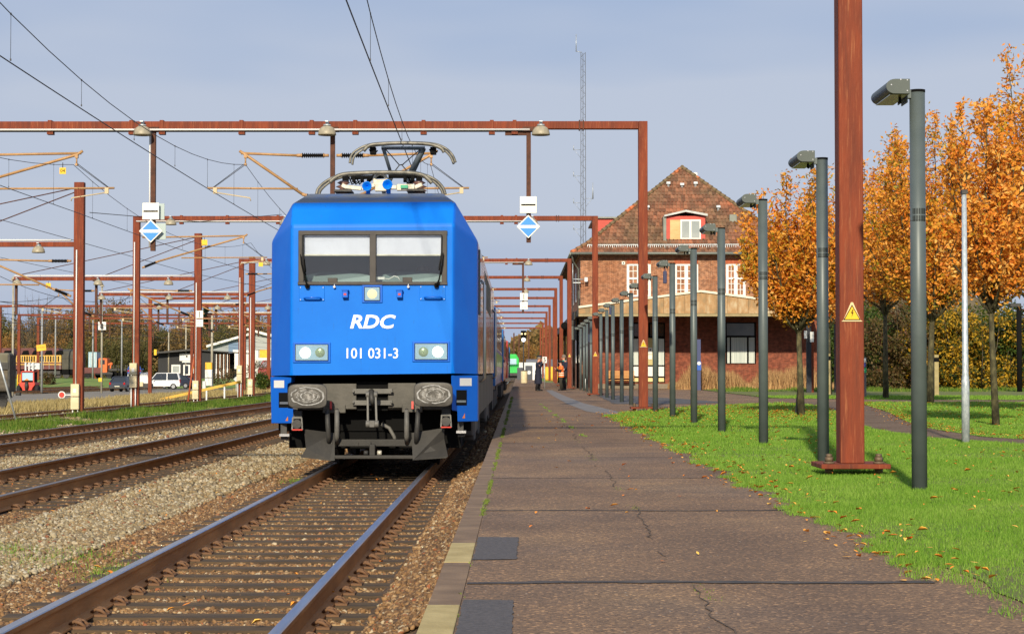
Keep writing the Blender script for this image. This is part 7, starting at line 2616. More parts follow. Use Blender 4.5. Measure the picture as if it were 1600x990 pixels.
def person(label, loc, rz, h, arms, top, legs, coat=0.0, hat=None, hair=None, vest=False, collar=None, lean=0.0, sit=False):
    t = T("person", label, "person", loc, rz)
    s = h / 1.8
    Vv = lambda x, y, z: Vector((x, y, z)) * s
    J = dict(pelvis=Vv(0, 0, .95), belly=Vv(.01, 0, 1.14), chest=Vv(.01 + lean, 0, 1.34), neck=Vv(.02 + lean, 0, 1.51), head=Vv(.05 + lean, 0, 1.62))
    for q, sg in (("l", 1), ("r", -1)):
        J["hip" + q] = Vv(0, .09 * sg, .88); J["knee" + q] = Vv(.02 + .03 * sg, .10 * sg, .49); J["ank" + q] = Vv(-.03 + .05 * sg, .11 * sg, .09)
        J["sh" + q] = Vv(lean, .19 * sg, 1.43)
        el, wr = arms[q]
        J["el" + q] = Vv(*el); J["wr" + q] = Vv(*wr)
    body = skin_body(t, J, h)
    # face: nose, eyes, ears
    hd = J["head"]
    b = MB(); b.tube([hd + Vv(.085, 0, .06), hd + Vv(.118, 0, .02), hd + Vv(.09, 0, .01)], [.008 * s, .016 * s, .012 * s], 6)
    for sg in (-1, 1):
        b.box(*(hd + Vv(0, .088 * sg, .04)), .04 * s, .02 * s, .06 * s)
    b.build("nose_and_ears", M_skin, body)
    b = MB()
    for sg in (-1, 1): b.cyl(hd + Vv(.097, .035 * sg, .055), .009 * s, .012 * s, 'x', 8)
    b.build("eyes", M_black, body)
    b = MB(); b.box(*(hd + Vv(.098, 0, -.035)), .01 * s, .045 * s, .01 * s); b.build("mouth", mat("lips", srgb(150, 80, 72), rough=.6), body)
    # hair or hat
    if hair:
        b = MB(); b.lathe([(.103 * s, .0), (.112 * s, .05 * s), (.105 * s, .11 * s), (.075 * s, .155 * s), (.001, .175 * s)], hd + Vv(-.018, 0, .035), 'z', 16)
        b.build("hair", hair, t)
    if hat:
        b = MB(); b.lathe([(.10 * s, .07 * s), (.105 * s, .12 * s), (.145 * s, .165 * s), (.14 * s, .185 * s), (.001, .2 * s)], hd + Vv(0, 0, 0), 'z', 18)
        ht = b.build("peaked_cap", M_navy, t)
        b = MB(); b.box(*(hd + Vv(.13, 0, .085)), .1 * s, .15 * s, .012 * s); b.build("cap_peak", M_shoe, ht, bevel=.01)
        b = MB(); b.lathe([(.107 * s, .085 * s), (.108 * s, .1 * s)], hd, 'z', 18); b.build("cap_band", M_band, ht)
        b = MB(); b.lathe([(.1 * s, -.01), (.104 * s, .04 * s), (.1 * s, .085 * s)], hd + Vv(-.02, 0, .02), 'z', 14); b.build("hair", M_hairg, t)
    # trousers
    b = MB()
    for q in "lr":
        b.tube([J["hip" + q] + Vv(0, 0, .06), J["hip" + q], J["knee" + q], J["ank" + q] + Vv(0, 0, .0)], [.115 * s, .112 * s, .082 * s, .072 * s], 12)
    b.tube([Vv(0, 0, .84), Vv(0, 0, .96), Vv(0, 0, 1.06)], [.12 * s, .17 * s, .155 * s], 14)
    b.build("trousers", legs, t)
    for q in "lr":
        a = J["ank" + q]
        b = MB(); b.tube([a + Vv(-.05, 0, -.05), a + Vv(.06, 0, -.045), a + Vv(.19, 0, -.058)], [.05 * s, .052 * s, .034 * s], 10)
        b.build("shoe", M_shoe, t)
    # jacket or coat: elliptical rings
    def rings(rs, nm, m, inflate=1.0):
        b = MB(); vs = []; n = 18
        for z, rx, ry, ox in rs:
            for k in range(n):
                a = 2 * math.pi * k / n
                vs.append(Vv(ox + rx * math.cos(a) * inflate, ry * math.sin(a) * inflate, z))
        fs = [(i * n + k, i * n + (k + 1) % n, (i + 1) * n + (k + 1) % n, (i + 1) * n + k) for i in range(len(rs) - 1) for k in range(n)]
        b.add(vs, fs, 0, True)
        b.add(vs[-n:], [tuple(range(n))])
        return b.build(nm, m, t)
    tors = [(1.02, .145, .19, 0), (1.16, .14, .185, .01), (1.34, .155, .215, .01 + lean), (1.44, .13, .2, .01 + lean), (1.50, .075, .09, .02 + lean)]
    if coat:
        rs = [(coat, .20, .235, 0), (.75, .185, .225, 0)] + tors
    else:
        rs = [(.86, .15, .195, 0)] + tors
    jk = rings(rs, "coat" if coat else "jacket", top)
    for q in "lr":
        b = MB(); b.tube([J["sh" + q], J["sh" + q].lerp(J["el" + q], .5), J["el" + q], J["el" + q].lerp(J["wr" + q], .6), J["wr" + q]], [.088 * s, .078 * s, .064 * s, .056 * s, .048 * s], 12)
        b.build("sleeve", top, jk)
    if vest:
        vs_ = rings([(.80, .175, .225, 0), (1.02, .165, .212, 0), (1.16, .16, .205, .01), (1.34, .172, .232, .01 + lean), (1.44, .145, .212, .01 + lean), (1.49, .1, .12, .02 + lean)], "hi_vis_vest", M_hi)
        for z in (.90, 1.03):
            b = MB(); n = 18
            f = (z - .8) / .22
            rx, ry = .178 - .01 * f, .228 - .012 * f
            v2 = [Vv(rx * math.cos(2 * math.pi * k / n), ry * math.sin(2 * math.pi * k / n), zz) for zz in (z, z + .05) for k in range(n)]
            b.add(v2, [(k, (k + 1) % n, n + (k + 1) % n, n + k) for k in range(n)])
            b.build("reflective_band", M_band, vs_)
        b = MB(); b.cyl(Vv(-.165, 0, 1.25), .07 * s, .02, 'x', 12); b.build("back_patch", M_band, vs_)
        for q in "lr":
            b = MB(); b.tube([J["sh" + q], J["sh" + q].lerp(J["el" + q], .75)], [.096 * s, .086 * s], 12); b.build("vest_sleeve", M_hi, vs_)
    if collar:
        b = MB(); b.lathe([(.085 * s, -.03 * s), (.095 * s, 0), (.075 * s, .04 * s)], J["neck"] + Vv(0, 0, -.01), 'z', 16); b.build("collar", collar, t)
    return t


D1 = 101
person("person in long navy coat and peaked cap raising a hand to his face", (at(841, 600, D1), D1, 0), R(-8), 1.86,
       {"r": ((.12, -.27, 1.22), (.20, -.10, 1.50)), "l": ((.05, .28, 1.18), (.22, .20, 1.40))}, M_navy, M_trou, coat=.36, hat=True)
person("person in orange reflective vest and dark trousers facing the man in the cap", (at(877, 600, 103), 103, 0), R(186), 1.62,
       {"r": ((.10, -.27, 1.16), (.30, -.12, 1.20)), "l": ((.08, .27, 1.16), (.32, .14, 1.28))}, M_trou, M_olivet, hair=M_hair, vest=True)
person("taller person in dark jacket with teal collar standing behind the orange vest", (at(882, 600, 105), 105, 0), R(205), 1.93,
       {"r": ((.03, -.28, 1.16), (.18, -.22, .98)), "l": ((.03, .27, 1.16), (.2, .2, 1.0))}, M_navy, M_trou, hair=M_hairg, collar=M_collar)
# driver inside the cab, seated
p_ = P(661, 431, LD + 1.35)
person("person sitting in the cab behind the right windscreen pane of the locomotive", (p_.x, LD + 1.3, p_.z - 1.68 * .96), R(-90), 1.74,
       {"r": ((.18, -.27, 1.15), (.36, -.16, 1.10)), "l": ((.18, .27, 1.15), (.36, .16, 1.10))}, mat("pale_shirt", srgb(170, 178, 190), rough=.8), M_trou, hair=M_hairg)

# ---------------------------------------------------------------- cars
M_tyre = M_rubber
M_rim = mat("alloy_rim", srgb(170, 172, 174), rough=.35, metal=.7)
M_glassd = M_darkglass
M_tail = mat("tail_lamp", srgb(170, 20, 20), rough=.25)
M_plate = mat("number_plate", srgb(230, 226, 200), rough=.5)


def car(label, loc, rz, L, Wd, Hh, paint, kind="hatch"):
    """length along +y, centre at origin"""
    t = T("car", label, "car", loc, rz)
    hl = L / 2
    # side silhouette (y, z) of the lower body and of the glasshouse
    if kind == "van":
        low = [(-hl, .35), (-hl, .95), (-hl + .25, 1.0), (hl - .1, 1.05), (hl, .6), (hl, .3)]
        gh = [(-hl + .95, 1.0), (-hl + 1.55, Hh - .05), (-hl + 2.1, Hh), (hl - .25, Hh - .02), (hl - .06, 1.04)]
        low = [(-hl, .32), (-hl - .0, .62), (-hl + .12, .78), (-hl + .95, .98), (hl - .05, 1.02), (hl, .6), (hl - .02, .3)]
    else:
        low = [(-hl, .30), (-hl, .58), (-hl + .14, .74), (-hl + 1.0, .90), (hl - .25, .96), (hl - .03, .84), (hl, .45), (hl - .05, .28)]
        gh = [(-hl + 1.0, .9), (-hl + 1.75, Hh - .07), (-hl + 2.3, Hh), (hl - .75, Hh - .06), (hl - .22, .95)]
    hw = Wd / 2
    def loft(poly, w0, w1, zlo, zhi, nm, m, parent, bev):
        b = MB(); n = len(poly)
        def hwz(z): return w0 + (w1 - w0) * min(1, max(0, (z - zlo) / (zhi - zlo)))
        vs = [(-hwz(z), y, z) for y, z in poly] + [(hwz(z), y, z) for y, z in poly]
        b.add(vs, [tuple(range(n)), tuple(reversed(range(n, 2 * n)))] + [(i, i + n, (i + 1) % n + n, (i + 1) % n) for i in range(n)])
        return b.build(nm, m, parent, bevel=bev, seg=3)
    bd = loft(low, hw, hw - .04, .3, 1.0, "body", paint, t, .06)
    g_ = loft(gh, hw - .08, hw - .26, .95, Hh, "windows", M_glassd, t, .04)
    b = MB(); z = Hh
    ys = [p_[0] for p_ in gh if p_[1] > Hh - .1]
    b.bx(-hw + .24, hw - .24, min(ys) - .02, max(ys) + .03, Hh - .06, Hh + .015); b.build("roof", paint, t, bevel=.03)
    b = MB()
    yb_ = [gh[0][0], gh[1][0]]
    for s_ in (-1, 1):
        x0, x1 = s_ * (hw - .075), s_ * (hw - .24)
        b.bar((x0, gh[0][0], gh[0][1]), (x1, gh[1][0], gh[1][1]), .07, .07); b.bar((x0, gh[-1][0], gh[-1][1]), (x1, gh[-2][0], gh[-2][1]), .12, .1)
        mid = (gh[1][0] + gh[-2][0]) / 2
        b.bar((x0, mid, .95), (x1, mid, Hh - .04), .08, .05)
    b.build("pillars", paint, t)
    for y in (-hl + .78, hl - .72):
        for s_ in (-1, 1):
            b = MB(); b.cyl((s_ * (hw - .1), y, .32), .32, .21, 'x', 22); w_ = b.build("wheel", M_tyre, t)
            b = MB(); b.cyl((s_ * (hw - .0), y, .32), .2, .02, 'x', 12); b.build("rim", M_rim, w_)
    for s_ in (-1, 1):
        b = MB(); b.bx(s_ * (hw - .32), s_ * (hw - .04), -hl - .01, -hl + .12, .6, .74); b.build("headlight", M_refl, bd, bevel=.02)
        zt_ = 1.0 if kind != "van" else 1.2
        b = MB(); b.bx(s_ * (hw - .24), s_ * (hw - .05), hl - .1, hl + .01, .68, zt_ - .1); b.build("tail_light", M_tail, bd, bevel=.02)
        b = MB(); b.bx(s_ * hw, s_ * (hw + .16), -hl + 1.25, -hl + 1.4, .93, 1.05); b.build("mirror", paint, bd, bevel=.02)
    for y, nm in ((-hl - .012, "number_plate"), (hl + .002, "number_plate")):
        b = MB(); b.bx(-.25, .25, y - .004, y + .012, .46, .57); b.build(nm, M_plate, bd)
    b = MB(); b.bx(-hw + .06, hw - .06, hl - .04, hl + .03, .3, .5); b.bx(-hw + .06, hw - .06, -hl - .03, -hl + .04, .26, .45); b.build("bumper", M_dark, bd, bevel=.02)
    return t


M_cardk = mat("car_dark_grey", srgb(56, 62, 74), rough=.3, metal=.3, coat=.6)
M_carwh = mat("car_white", srgb(222, 224, 226), rough=.35, coat=.6)
M_carnv = mat("car_navy", srgb(26, 32, 52), rough=.3, metal=.3, coat=.6)
M_carbl = mat("car_blue", srgb(40, 80, 160), rough=.3, coat=.6)


def park(px, D, rz, *a, **k):
    x = at(px, 600, D)
    z = P(px, k.pop("py"), D).z
    return car(a[0], (x, D, z), rz, *a[1:], **k)


park(194, 186, R(-172 + 180) * 1, "dark grey hatchback seen from behind with red tail lamps, left of the white car", 4.0, 1.72, 1.48, M_cardk, py=611.5)
bpy.data.objects["car"].rotation_euler = (0, 0, R(172))
park(252, 206, R(97) + math.pi, "small white van parked sideways in front of the black shed", 4.1, 1.72, 1.78, M_carwh, kind="van", py=608)
park(277, 214, R(80) + math.pi, "dark navy car parked nose outwards right beside the white van", 4.0, 1.72, 1.46, M_carnv, py=606.5)
park(211, 238, R(8) + math.pi, "bright blue car far behind, beside the flat wagons", 4.0, 1.7, 1.4, M_carbl, py=589)

# white covered trailer load beside the first car
t = T("covered_trailer", "dark flat trailer with a white sheeted load between the dark car and the mast", "trailer", (at(222, 600, 200), 200, P(222, 611, 200).z))
b = MB(); b.bx(-.95, .95, -1.2, 1.2, .35, .8); b.build("bed", M_dark, t, bevel=.02)
b = MB(); b.prism([(-.8, .8), (-.55, 1.2), (-.1, 1.35), (.0, 1.9), (.75, 2.0), (.9, .8)], 'y', -1.0, 1.0); b.build("white_sheet", M_white, t, bevel=.08)
b = MB(); b.box(.1, -1.25, .75, .5, .2, .5, R(10)); b.build("bundle", M_cream, t, bevel=.05)
for s in (-.7, .7):
    b = MB(); b.cyl((s, 0, .28), .28, .16, 'x', 16); b.build("wheel", M_rubber, t)
t = T("rack_frame", "thin grey steel rack with uprights behind the trailer", "rack", (at(208, 600, 204), 204, P(208, 604, 204).z))
b = MB()
for q in (-.55, -.2, .15, .5): b.bx(q - .04, q + .04, -.04, .04, 0, 1.35)
b.bx(-.6, .6, -.05, .05, 0, .1); b.build("frame", M_galv, t)

# ---------------------------------------------------------------- diesel locomotive, wagons
M_mar = mat("maroon_paint", srgb(84, 40, 40), srgb(110, 56, 50), sc=2, rough=.6)
M_ylw = mat("faded_yellow", srgb(206, 160, 62), srgb(222, 178, 84), sc=2, rough=.55)
M_khaki = mat("khaki_tank", srgb(62, 60, 50), srgb(80, 77, 64), sc=1.5, rough=.7)
DZ = 250
zr = P(60, 590.5, DZ).z
def X(px, D_=DZ): return P(px, 560, D_).x
def Z(py, D_=DZ): return P(60, py, D_).z


def diesel(x0, x1, label, grp):
    t = T("diesel_locomotive", label, "locomotive", (x0, DZ, zr), 0, grp)
    L = x1 - x0
    z0 = Z(577) - zr; zb = Z(566) - zr; zm = Z(555) - zr; zt = Z(543.5) - zr
    b = MB(); b.prism([(0, z0), (0, zb - .2), (.2, zm), (L, zm), (L, z0)], 'y', 0, 2.9); b.build("lower_body", M_mar, t, bevel=.04)
    b = MB(); b.prism([(.08, zb), (.3, zm + .0), (.45, zm + .02), (L - .02, zm + .02), (L - .02, zb)], 'y', -.03, 2.93); up = b.build("yellow_band", M_ylw, t, bevel=.02)
    b = MB(); b.prism([(.15, zm + .02), (.4, zt - .25), (.8, zt), (L - .5, zt), (L - .05, zm + .02)], 'y', .2, 2.7); b.build("roof", M_mar, t, bevel=.08)
    n = 8
    for k in range(n):
        x = .35 + k * (L - .5) / n
        b = MB(); b.bx(x, x + .17, -.07, -.03, zb + .12, zm - .1); b.build("side_window", M_khaki if k % 3 == 2 else M_black, up, bevel=.01)
    for k in range(2):
        x = .9 + k * L * .45
        b = MB(); b.prism([(x, zm + .1), (x + .25, zt - .35), (x + L * .3, zt - .3), (x + L * .34, zm + .12)], 'y', .1, .2); b.build("roof_grille", M_black, t)
    b = MB(); b.bx(.0, L, -.06, -.03, zb - .32, zb - .2); b.build("yellow_line", M_ylw, t)
    b = MB(); b.bx(.1, L - .1, .4, 2.5, .4, z0); b.build("underframe", M_black, t)
    b = MB(); b.bx(.2, L - .2, .1, .35, .5, .95); bg_ = b.build("bogie", M_dark, t)
    for q in (.55, L * .5, L - .55):
        b = MB(); b.cyl((q, .45, .45), .45, .14, 'y', 18); b.build("wheel", M_dark, bg_)
    for k in range(5):
        b = MB(); x = .15 + k * (L - .3) / 4; b.bx(x - .015, x + .015, -.12, -.09, z0 + .05, zb + .4); b.build("handrail", M_galv, t)
    return t


diesel(X(22.5), X(58), "maroon and yellow diesel locomotive behind the red loader", "old diesel locomotives in the left background")
diesel(X(58.3), X(96), "second maroon and yellow diesel locomotive, between the loader and the khaki wagon", "old diesel locomotives in the left background")
diesel(X(-30), X(21.8), "third maroon and yellow diesel locomotive, half hidden by the wagon at the left edge", "old diesel locomotives in the left background")
# khaki tank-like covered wagon
t = T("covered_wagon", "dull khaki covered wagon right of the maroon and yellow locomotives", "wagon", (X(96.5), DZ, zr))
L = X(126) - X(96.5)
za, zc = Z(577) - zr, Z(545) - zr
b = MB(); b.prism([(p_[1] - 0, p_[0]) for p_ in [(za, .0), (zc - .9, 0), (zc - .3, .35), (zc, 1.2), (zc, 1.7), (zc - .3, 2.55), (zc - .9, 2.9), (za, 2.9)]], 'x', 0, L); b.build("body", M_khaki, t, bevel=.03)
b = MB(); b.bx(0, L, .1, .4, .55, za); b.bx(.1, L - .1, .3, 2.4, .4, za); un = b.build("underframe", M_black, t)
for q in (.55, L - .55):
    b = MB(); b.cyl((q, .35, .48), .48, .14, 'y', 18); b.build("wheel", M_dark, un)
b = MB(); b.bx(L * .55, L * .6, -.03, 0, za + .3, zc - 1.2); b.bx(0, L, -.05, 0, Z(560) - zr, Z(559.3) - zr); b.build("side_rib", M_dark, t)
# red end frame between locos and wagon, container, crane, flat wagons
t = T("container_wagon", "light blue container on a dark red flat wagon right of the nearest tall mast", "wagon", (X(127), DZ, zr))
b = MB(); b.bx(0, X(158) - X(127), 0, 2.6, Z(583) - zr, Z(574) - zr); b.build("deck", M_mar, t)
for q in (.8, 2.2):
    b = MB(); b.cyl((q, .3, .46), .46, .14, 'y', 18); b.build("wheel", M_dark, t)
t2 = T("container", "light blue ribbed container standing on the flat wagon", "container", (X(138), DZ, zr + Z(574) - zr + .02))
b = MB(); b.bx(0, X(151) - X(138), .05, 2.5, 0, Z(550) - Z(574)); c_ = b.build("box", mat("container_blue", srgb(140, 176, 190), srgb(156, 190, 202), sc=1, rough=.5), t2)
b = MB()
for k in range(5): b.bx(.12 + k * .22, .2 + k * .22, .02, .05, .1, Z(550) - Z(574) - .15)
b.build("rib", M_galv, c_)
M_org = mat("crane_orange", srgb(226, 112, 40), srgb(206, 94, 32), sc=2, rough=.5)
t = T("rail_crane", "small orange rail crane right of the light blue container", "crane", (X(153), DZ, zr))
b = MB(); b.bx(0, 1.15, .3, 2.2, Z(583) - zr, Z(560) - zr); b.bx(.1, 1.0, .3, 2.0, Z(560) - zr, Z(559) - zr); cb_ = b.build("cab", M_org, t, bevel=.05)
b = MB(); b.bx(.25, .85, .26, .3, Z(569) - zr, Z(562) - zr); b.build("cab_window", M_darkglass, cb_)
b = MB(); b.bar((1.0, .8, Z(570) - zr), (1.75, .8, Z(567) - zr), .3, .25); b.bar((1.7, .8, Z(567) - zr), (1.35, .8, Z(577) - zr), .25, .25); b.build("jib", M_org, t, bevel=.04)
b = MB(); b.bx(-.4, 1.9, .2, 2.4, .45, .75); b.build("chassis", M_dark, t)
for q in (0, 1.4):
    b = MB(); b.cyl((q, .3, .42), .42, .14, 'y', 18); b.build("wheel", M_dark, t)
GF = "empty flat wagons in the yard"
for i in range(3):
    xa = X(168 + i * 14.5); xb = X(168 + i * 14.5 + 13.6)
    t = T("flat_wagon", ["dark empty flat wagon right beside the orange crane", "middle dark empty flat wagon of the row", "dark empty flat wagon at the right end of the row"][i], "wagon", (xa, DZ + .5, zr), 0, GF)
    b = MB(); b.bx(0, xb - xa, 0, 2.6, .95, 1.25); b.build("deck", M_dark, t, bevel=.02)
    for k in range(4):
        b = MB(); x = .1 + k * (xb - xa - .2) / 3; b.bx(x - .04, x + .04, -.03, .03, .95, 1.75); b.build("stake", M_dark, t)
    for q in (.35, xb - xa - .35):
        b = MB(); b.cyl((q, .3, .46), .46, .14, 'y', 16); b.build("wheel", M_black, t)
# red loader
DL = 172
zl = P(40, 615, DL).z
t = T("loader", "red articulated loader with big cab window seen head on in the yard", "loader", (P(40, 600, DL).x, DL, zl))
def LX(px): return P(px, 560, DL).x - t.location.x
def LZ(py): return P(40, py, DL).z - zl
b = MB(); b.prism([(LX(30.5), LZ(597)), (LX(54.5), LZ(597)), (LX(55), LZ(601)), (LX(51), LZ(606)), (LX(49), LZ(612)), (LX(36), LZ(612)), (LX(34), LZ(606)), (LX(30), LZ(601))], 'y', 0, 1.8); b.build("body", mat("loader_red", srgb(206, 66, 44), srgb(186, 54, 38), sc=3, rough=.5), t, bevel=.04)
b = MB()
for x0, x1 in ((32.5, 34.5), (51.5, 53.5)): b.bx(LX(x0), LX(x1), 0, .12, LZ(598), LZ(579))
b.bx(LX(32.5), LX(53.5), 0, 1.5, LZ(581), LZ(579)); cf = b.build("cab_frame", MATS["loader_red"], t, bevel=.02)
b = MB(); b.bx(LX(34.5), LX(51.5), .06, .1, LZ(594), LZ(582)); b.build("cab_window", M_refl, cf)
b = MB(); b.bx(LX(33.5), LX(52.5), .12, 1.4, LZ(598), LZ(581)); b.build("cab_interior", M_black, cf)
b = MB()
for x in (38.5, 44, 50): b.bx(LX(x - 1.4), LX(x + 1.4), .3, .6, LZ(580), LZ(566))
b.bx(LX(37), LX(53), .35, .55, LZ(572), LZ(570)); b.bx(LX(44), LX(60), .5, .9, LZ(577), LZ(567)); b.build("mast_frame", M_galv, t, bevel=.02)
b = MB(); b.prism([(LX(42) - .24, LZ(594)), (LX(42) + .24, LZ(594)), (LX(42), LZ(591))], 'y', .0, .04); b.build("warning_triangle", M_orange, t)
b = MB(); b.tube([(LX(42), -.05, LZ(597)), (LX(42.5), -.2, LZ(603)), (LX(42), -.1, LZ(609))], [.14, .17, .12], 10); b.build("hitch", M_dark, t)
for x in (29.5, 57.5):
    b = MB(); b.cyl((LX(x), .3, LZ(608.5)), .42, .32, 'x', 22); w_ = b.build("wheel", M_rubber, t)
b = MB(); b.tube([(LX(26.5), .2, LZ(611)), (LX(26.8), .2, LZ(585)), (LX(31), .2, LZ(584)), (LX(31), .2, LZ(598)), (LX(27), .2, LZ(598))], .045, 6); b.build("yellow_rail", M_yellow, t)
# wagon at left edge
DW = 82
zw = -.75
t = T("box_wagon", "grey brown open wagon cut off by the left edge of the photo", "wagon", (P(22.5, 560, DW).x, DW, zw))
def WX(px): return P(px, 560, DW).x - t.location.x
def WZ(py): return P(0, py, DW).z - zw
M_wag = mat("wagon_timber", srgb(82, 74, 62), srgb(110, 102, 88), sc=1.4, rough=.85, stretch=(.3, 1, 3))
b = MB(); b.bx(-9, WX(14), 0, .9, WZ(611), WZ(577)); b.build("side_boards", M_wag, t, bevel=.02)
b = MB(); b.bx(-9, WX(13), .1, .85, WZ(577), WZ(551)); b.build("tarpaulin", mat("grey_tarp", srgb(104, 100, 84), srgb(128, 124, 106), sc=1.2, rough=.85), t, bevel=.08)
b = MB(); b.bx(WX(12.5), WX(16), -.06, .95, WZ(612), WZ(554)); b.bx(-9, WX(14), -.08, 0, WZ(577), WZ(566)); b.build("end_frame", M_dark, t, bevel=.01)
b = MB(); b.bx(-9, WX(10), .3, .9, WZ(622), WZ(611)); b.bx(WX(19), WX(25), .6, .9, WZ(618), WZ(613)); b.build("underframe", M_dark, t)
b = MB(); b.prism([(WX(8), WZ(621)), (WX(12), WZ(613)), (WX(15), WZ(613)), (WX(18), WZ(621))], 'y', .05, .25); b.build("axle_guard", M_dark, t)
for q in (-.9, -4.5, -7):
    b = MB(); b.cyl((q, .4, .5), .5, .14, 'y', 20); b.build("wheel", M_dark, t)
# shunting stop disc
p_ = P(96.5, 616.5, 140)
t = T("stop_disc", "small red disc with white rim on a short white arm in the dry grass", "signal", p_)
b = MB(); b.cyl((0, 0, 0), .27, .04, 'y', 24); b.build("white_rim", M_white, t)
b = MB(); b.cyl((0, -.03, 0), .20, .03, 'y', 24); b.build("red_disc", M_redp, t)
b = MB(); b.box(.55, 0, 0, .7, .03, .06); b.build("arm", M_white, t)
b = MB(); b.bx(-.03, .03, .02, .06, H(p_.x, 140) - p_.z, 0); b.build("stem", M_dark, t)
# yard poles
M_pole = mat("pole_concrete", srgb(150, 144, 126), srgb(176, 170, 152), sc=4, rough=.85, stretch=(1, 1, .2))
M_polew = mat("pole_steel", srgb(136, 140, 142), srgb(156, 158, 158), sc=4, rough=.6)
GP = "grey poles standing in the yard"
for i, (px, py0, py1, D, w_, m, lab) in enumerate(((20, 437, 560, 150, .2, M_pole, "pale concrete pole rising above the wagon at the left edge"),
        (65, 480, 613, 168, .2, M_polew, "grey steel pole behind the yellow board beside the red loader"),
        (86.5, 485, 555, 245, .22, M_polew, "thin grey pole rising behind the diesel locomotives"),
        (145, 500, 560, 240, .22, M_polew, "thin grey pole just right of the nearest tall mast"),
        (158.5, 447, 614, 172, .2, M_pole, "pale concrete pole carrying a white signal plate"),
        (190, 500, 580, 250, .22, M_polew, "thin grey pole above the dark hatchback"),
        (331, 472, 605, 190, .28, M_pole, "pale concrete pole in front of the open end of the black shed"),
        (290.5, 500, 545, 262, .25, M_pole, "short pale pole rising above the black shed roof"),
        (263.5, 518, 552, 262, .22, M_pole, "thin pale pole behind the left end of the black shed roof"))):
    p0 = P(px, py1, D); z1 = P(px, py0, D).z
    t = T("yard_pole", lab, "pole", (p0.x, D, min(p0.z, H(p0.x, D))), 0, GP)
    b = MB(); b.tube([(0, 0, -.2), (0, 0, z1 - t.location.z)], [w_ / 2, w_ * .38], 10); b.build("pole", m, t)
    if i in (0, 4):
        b = MB(); b.lathe([(.02, .28), (.1, .2), (.2, 0), (.21, -.05)], (0, 0, z1 - t.location.z), 'z', 14); b.build("pole_lamp", M_bowl, t)
# yellow board by the loader
p_ = P(64.5, 543, 166)
t = T("yellow_board", "tilted yellow board with faint writing on a grey pole above the red loader", "sign", p_)
b = MB(); b.box(0, 0, 0, .84, .04, .55, 0, M=Matrix.Rotation(R(-7), 4, 'Y')); b.build("plate", M_yelbox, t, bevel=.02)
M_inky = mat("ink_olive", srgb(140, 104, 30), rough=.6)
text("lettering", "P. PLADS", .15, M_inky, t, (0, -.03, 0.02), rot=(math.pi / 2, R(-7), 0), ext=.001)
# white signal plate on the concrete pole
p_ = P(159.5, 509, 171.5)
t = T("signal_plate", "white square signal plate with a dark lamp on a pale concrete pole", "signal", p_)
b = MB(); b.box(0, 0, 0, .72, .04, .74); b.build("plate", M_white, t, bevel=.03)
b = MB(); b.box(0, -.06, 0, .2, .1, .42); b.cyl((0, -.12, -.12), .14, .1, 'y', 12); b.build("signal_head", M_dark, t)
for px, py, D, lab in ((156.5, 593, 171, "small yellow tag low on the pale concrete pole in the yard"), (242.8, 550, 80, "small yellow tag beside the second mast near the black shed's left end"), (300.5, 573, 255, "small yellow tag beside the black shed's door")):
    p_ = P(px, py, D); b = MB(); s = .3 * D / 171 if D > 100 else .11; b.box(0, 0, 0, s, .03, s * (1.1 if D > 100 else 2.2))
    if D > 200: s = .35
    o = b.build("yellow_tag", M_yellow); o.location = p_; tag(o, lab, "tag")
# tilted white pole at far left
a, c = P(0, 568, 60), P(25, 656, 60)
b = MB(); b.tube([(0, 0, 0), tuple(a + (a - c) * .5 - c)], [.035, .03], 8)
o = b.build("leaning_pole", M_galv); o.location = c; tag(o, "thin pale steel pole leaning at the far left edge of the photo", "pole")
# yellow barrier
a, c = P(236, 627, 104), P(376, 596, 104)
t = T("barrier", "long yellow lifting barrier on white posts, sloping up towards the locomotive", "barrier", a)
d = c - a
b = MB(); b.bar((0, 0, 0), d, .1, .14); b.build("pole", mat("barrier_yellow", srgb(222, 176, 60), srgb(206, 160, 58), sc=3, rough=.5), t)
for f in (.62, .82):
    pz = d * f; b = MB(); b.bx(pz.x - .04, pz.x + .04, -.04, .04, -.65 - a.z, pz.z - .06); b.build("post", M_white, t)
# orange leaning rod and other yard bits
a, c = P(293, 633, 98), P(307, 530, 98)
b = MB(); b.tube([(0, 0, 0), tuple((c - a) * .7), tuple(c - a)], [.055, .04, .02], 6)
o = b.build("leaning_rod", mat("orange_rod", srgb(196, 104, 70), rough=.6)); o.location = a; tag(o, "slim orange red rod leaning against the second tied mast", "rod")
x = at(325.5, 600, 178); z = P(325, 604, 178).z
t = T("cabinet_box", "narrow white cabin box with yellow top right of the second tied mast", "cabinet", (x, 178, z))
b = MB(); b.bx(-.32, .32, 0, .6, .1, 1.62); b.build("box", M_white, t, bevel=.03)
b = MB(); b.bx(-.32, .32, -.02, 0, .82, .87); b.build("door_line", M_dark, t)
b = MB(); b.bx(-.31, .31, 0, .55, 1.63, 2.28); b.build("yellow_top", M_yelbox, t, bevel=.02)
# small white crates, low signal
for px, py, D, lab in ((319, 607, 175, "small white marker post beside the shed door"),):
    p_ = P(px, py, D); b = MB(); b.box(0, 0, .35, .3, .3, .7); o = b.build("marker_post", M_white, bevel=.03); o.location = p_; tag(o, lab, "marker")
t = T("diamond_marker", "small white diamond marker on a post at the upper end of the barrier", "sign", P(369, 592, 140))
b = MB(); b.prism([(-.2, 0), (0, -.2), (.2, 0), (0, .2)], 'y', -.02, .02); b.build("plate", M_galv, t); b = MB(); b.bx(-.02, .02, .02, .06, -1.2, 0); b.build("stem", M_galv, t)
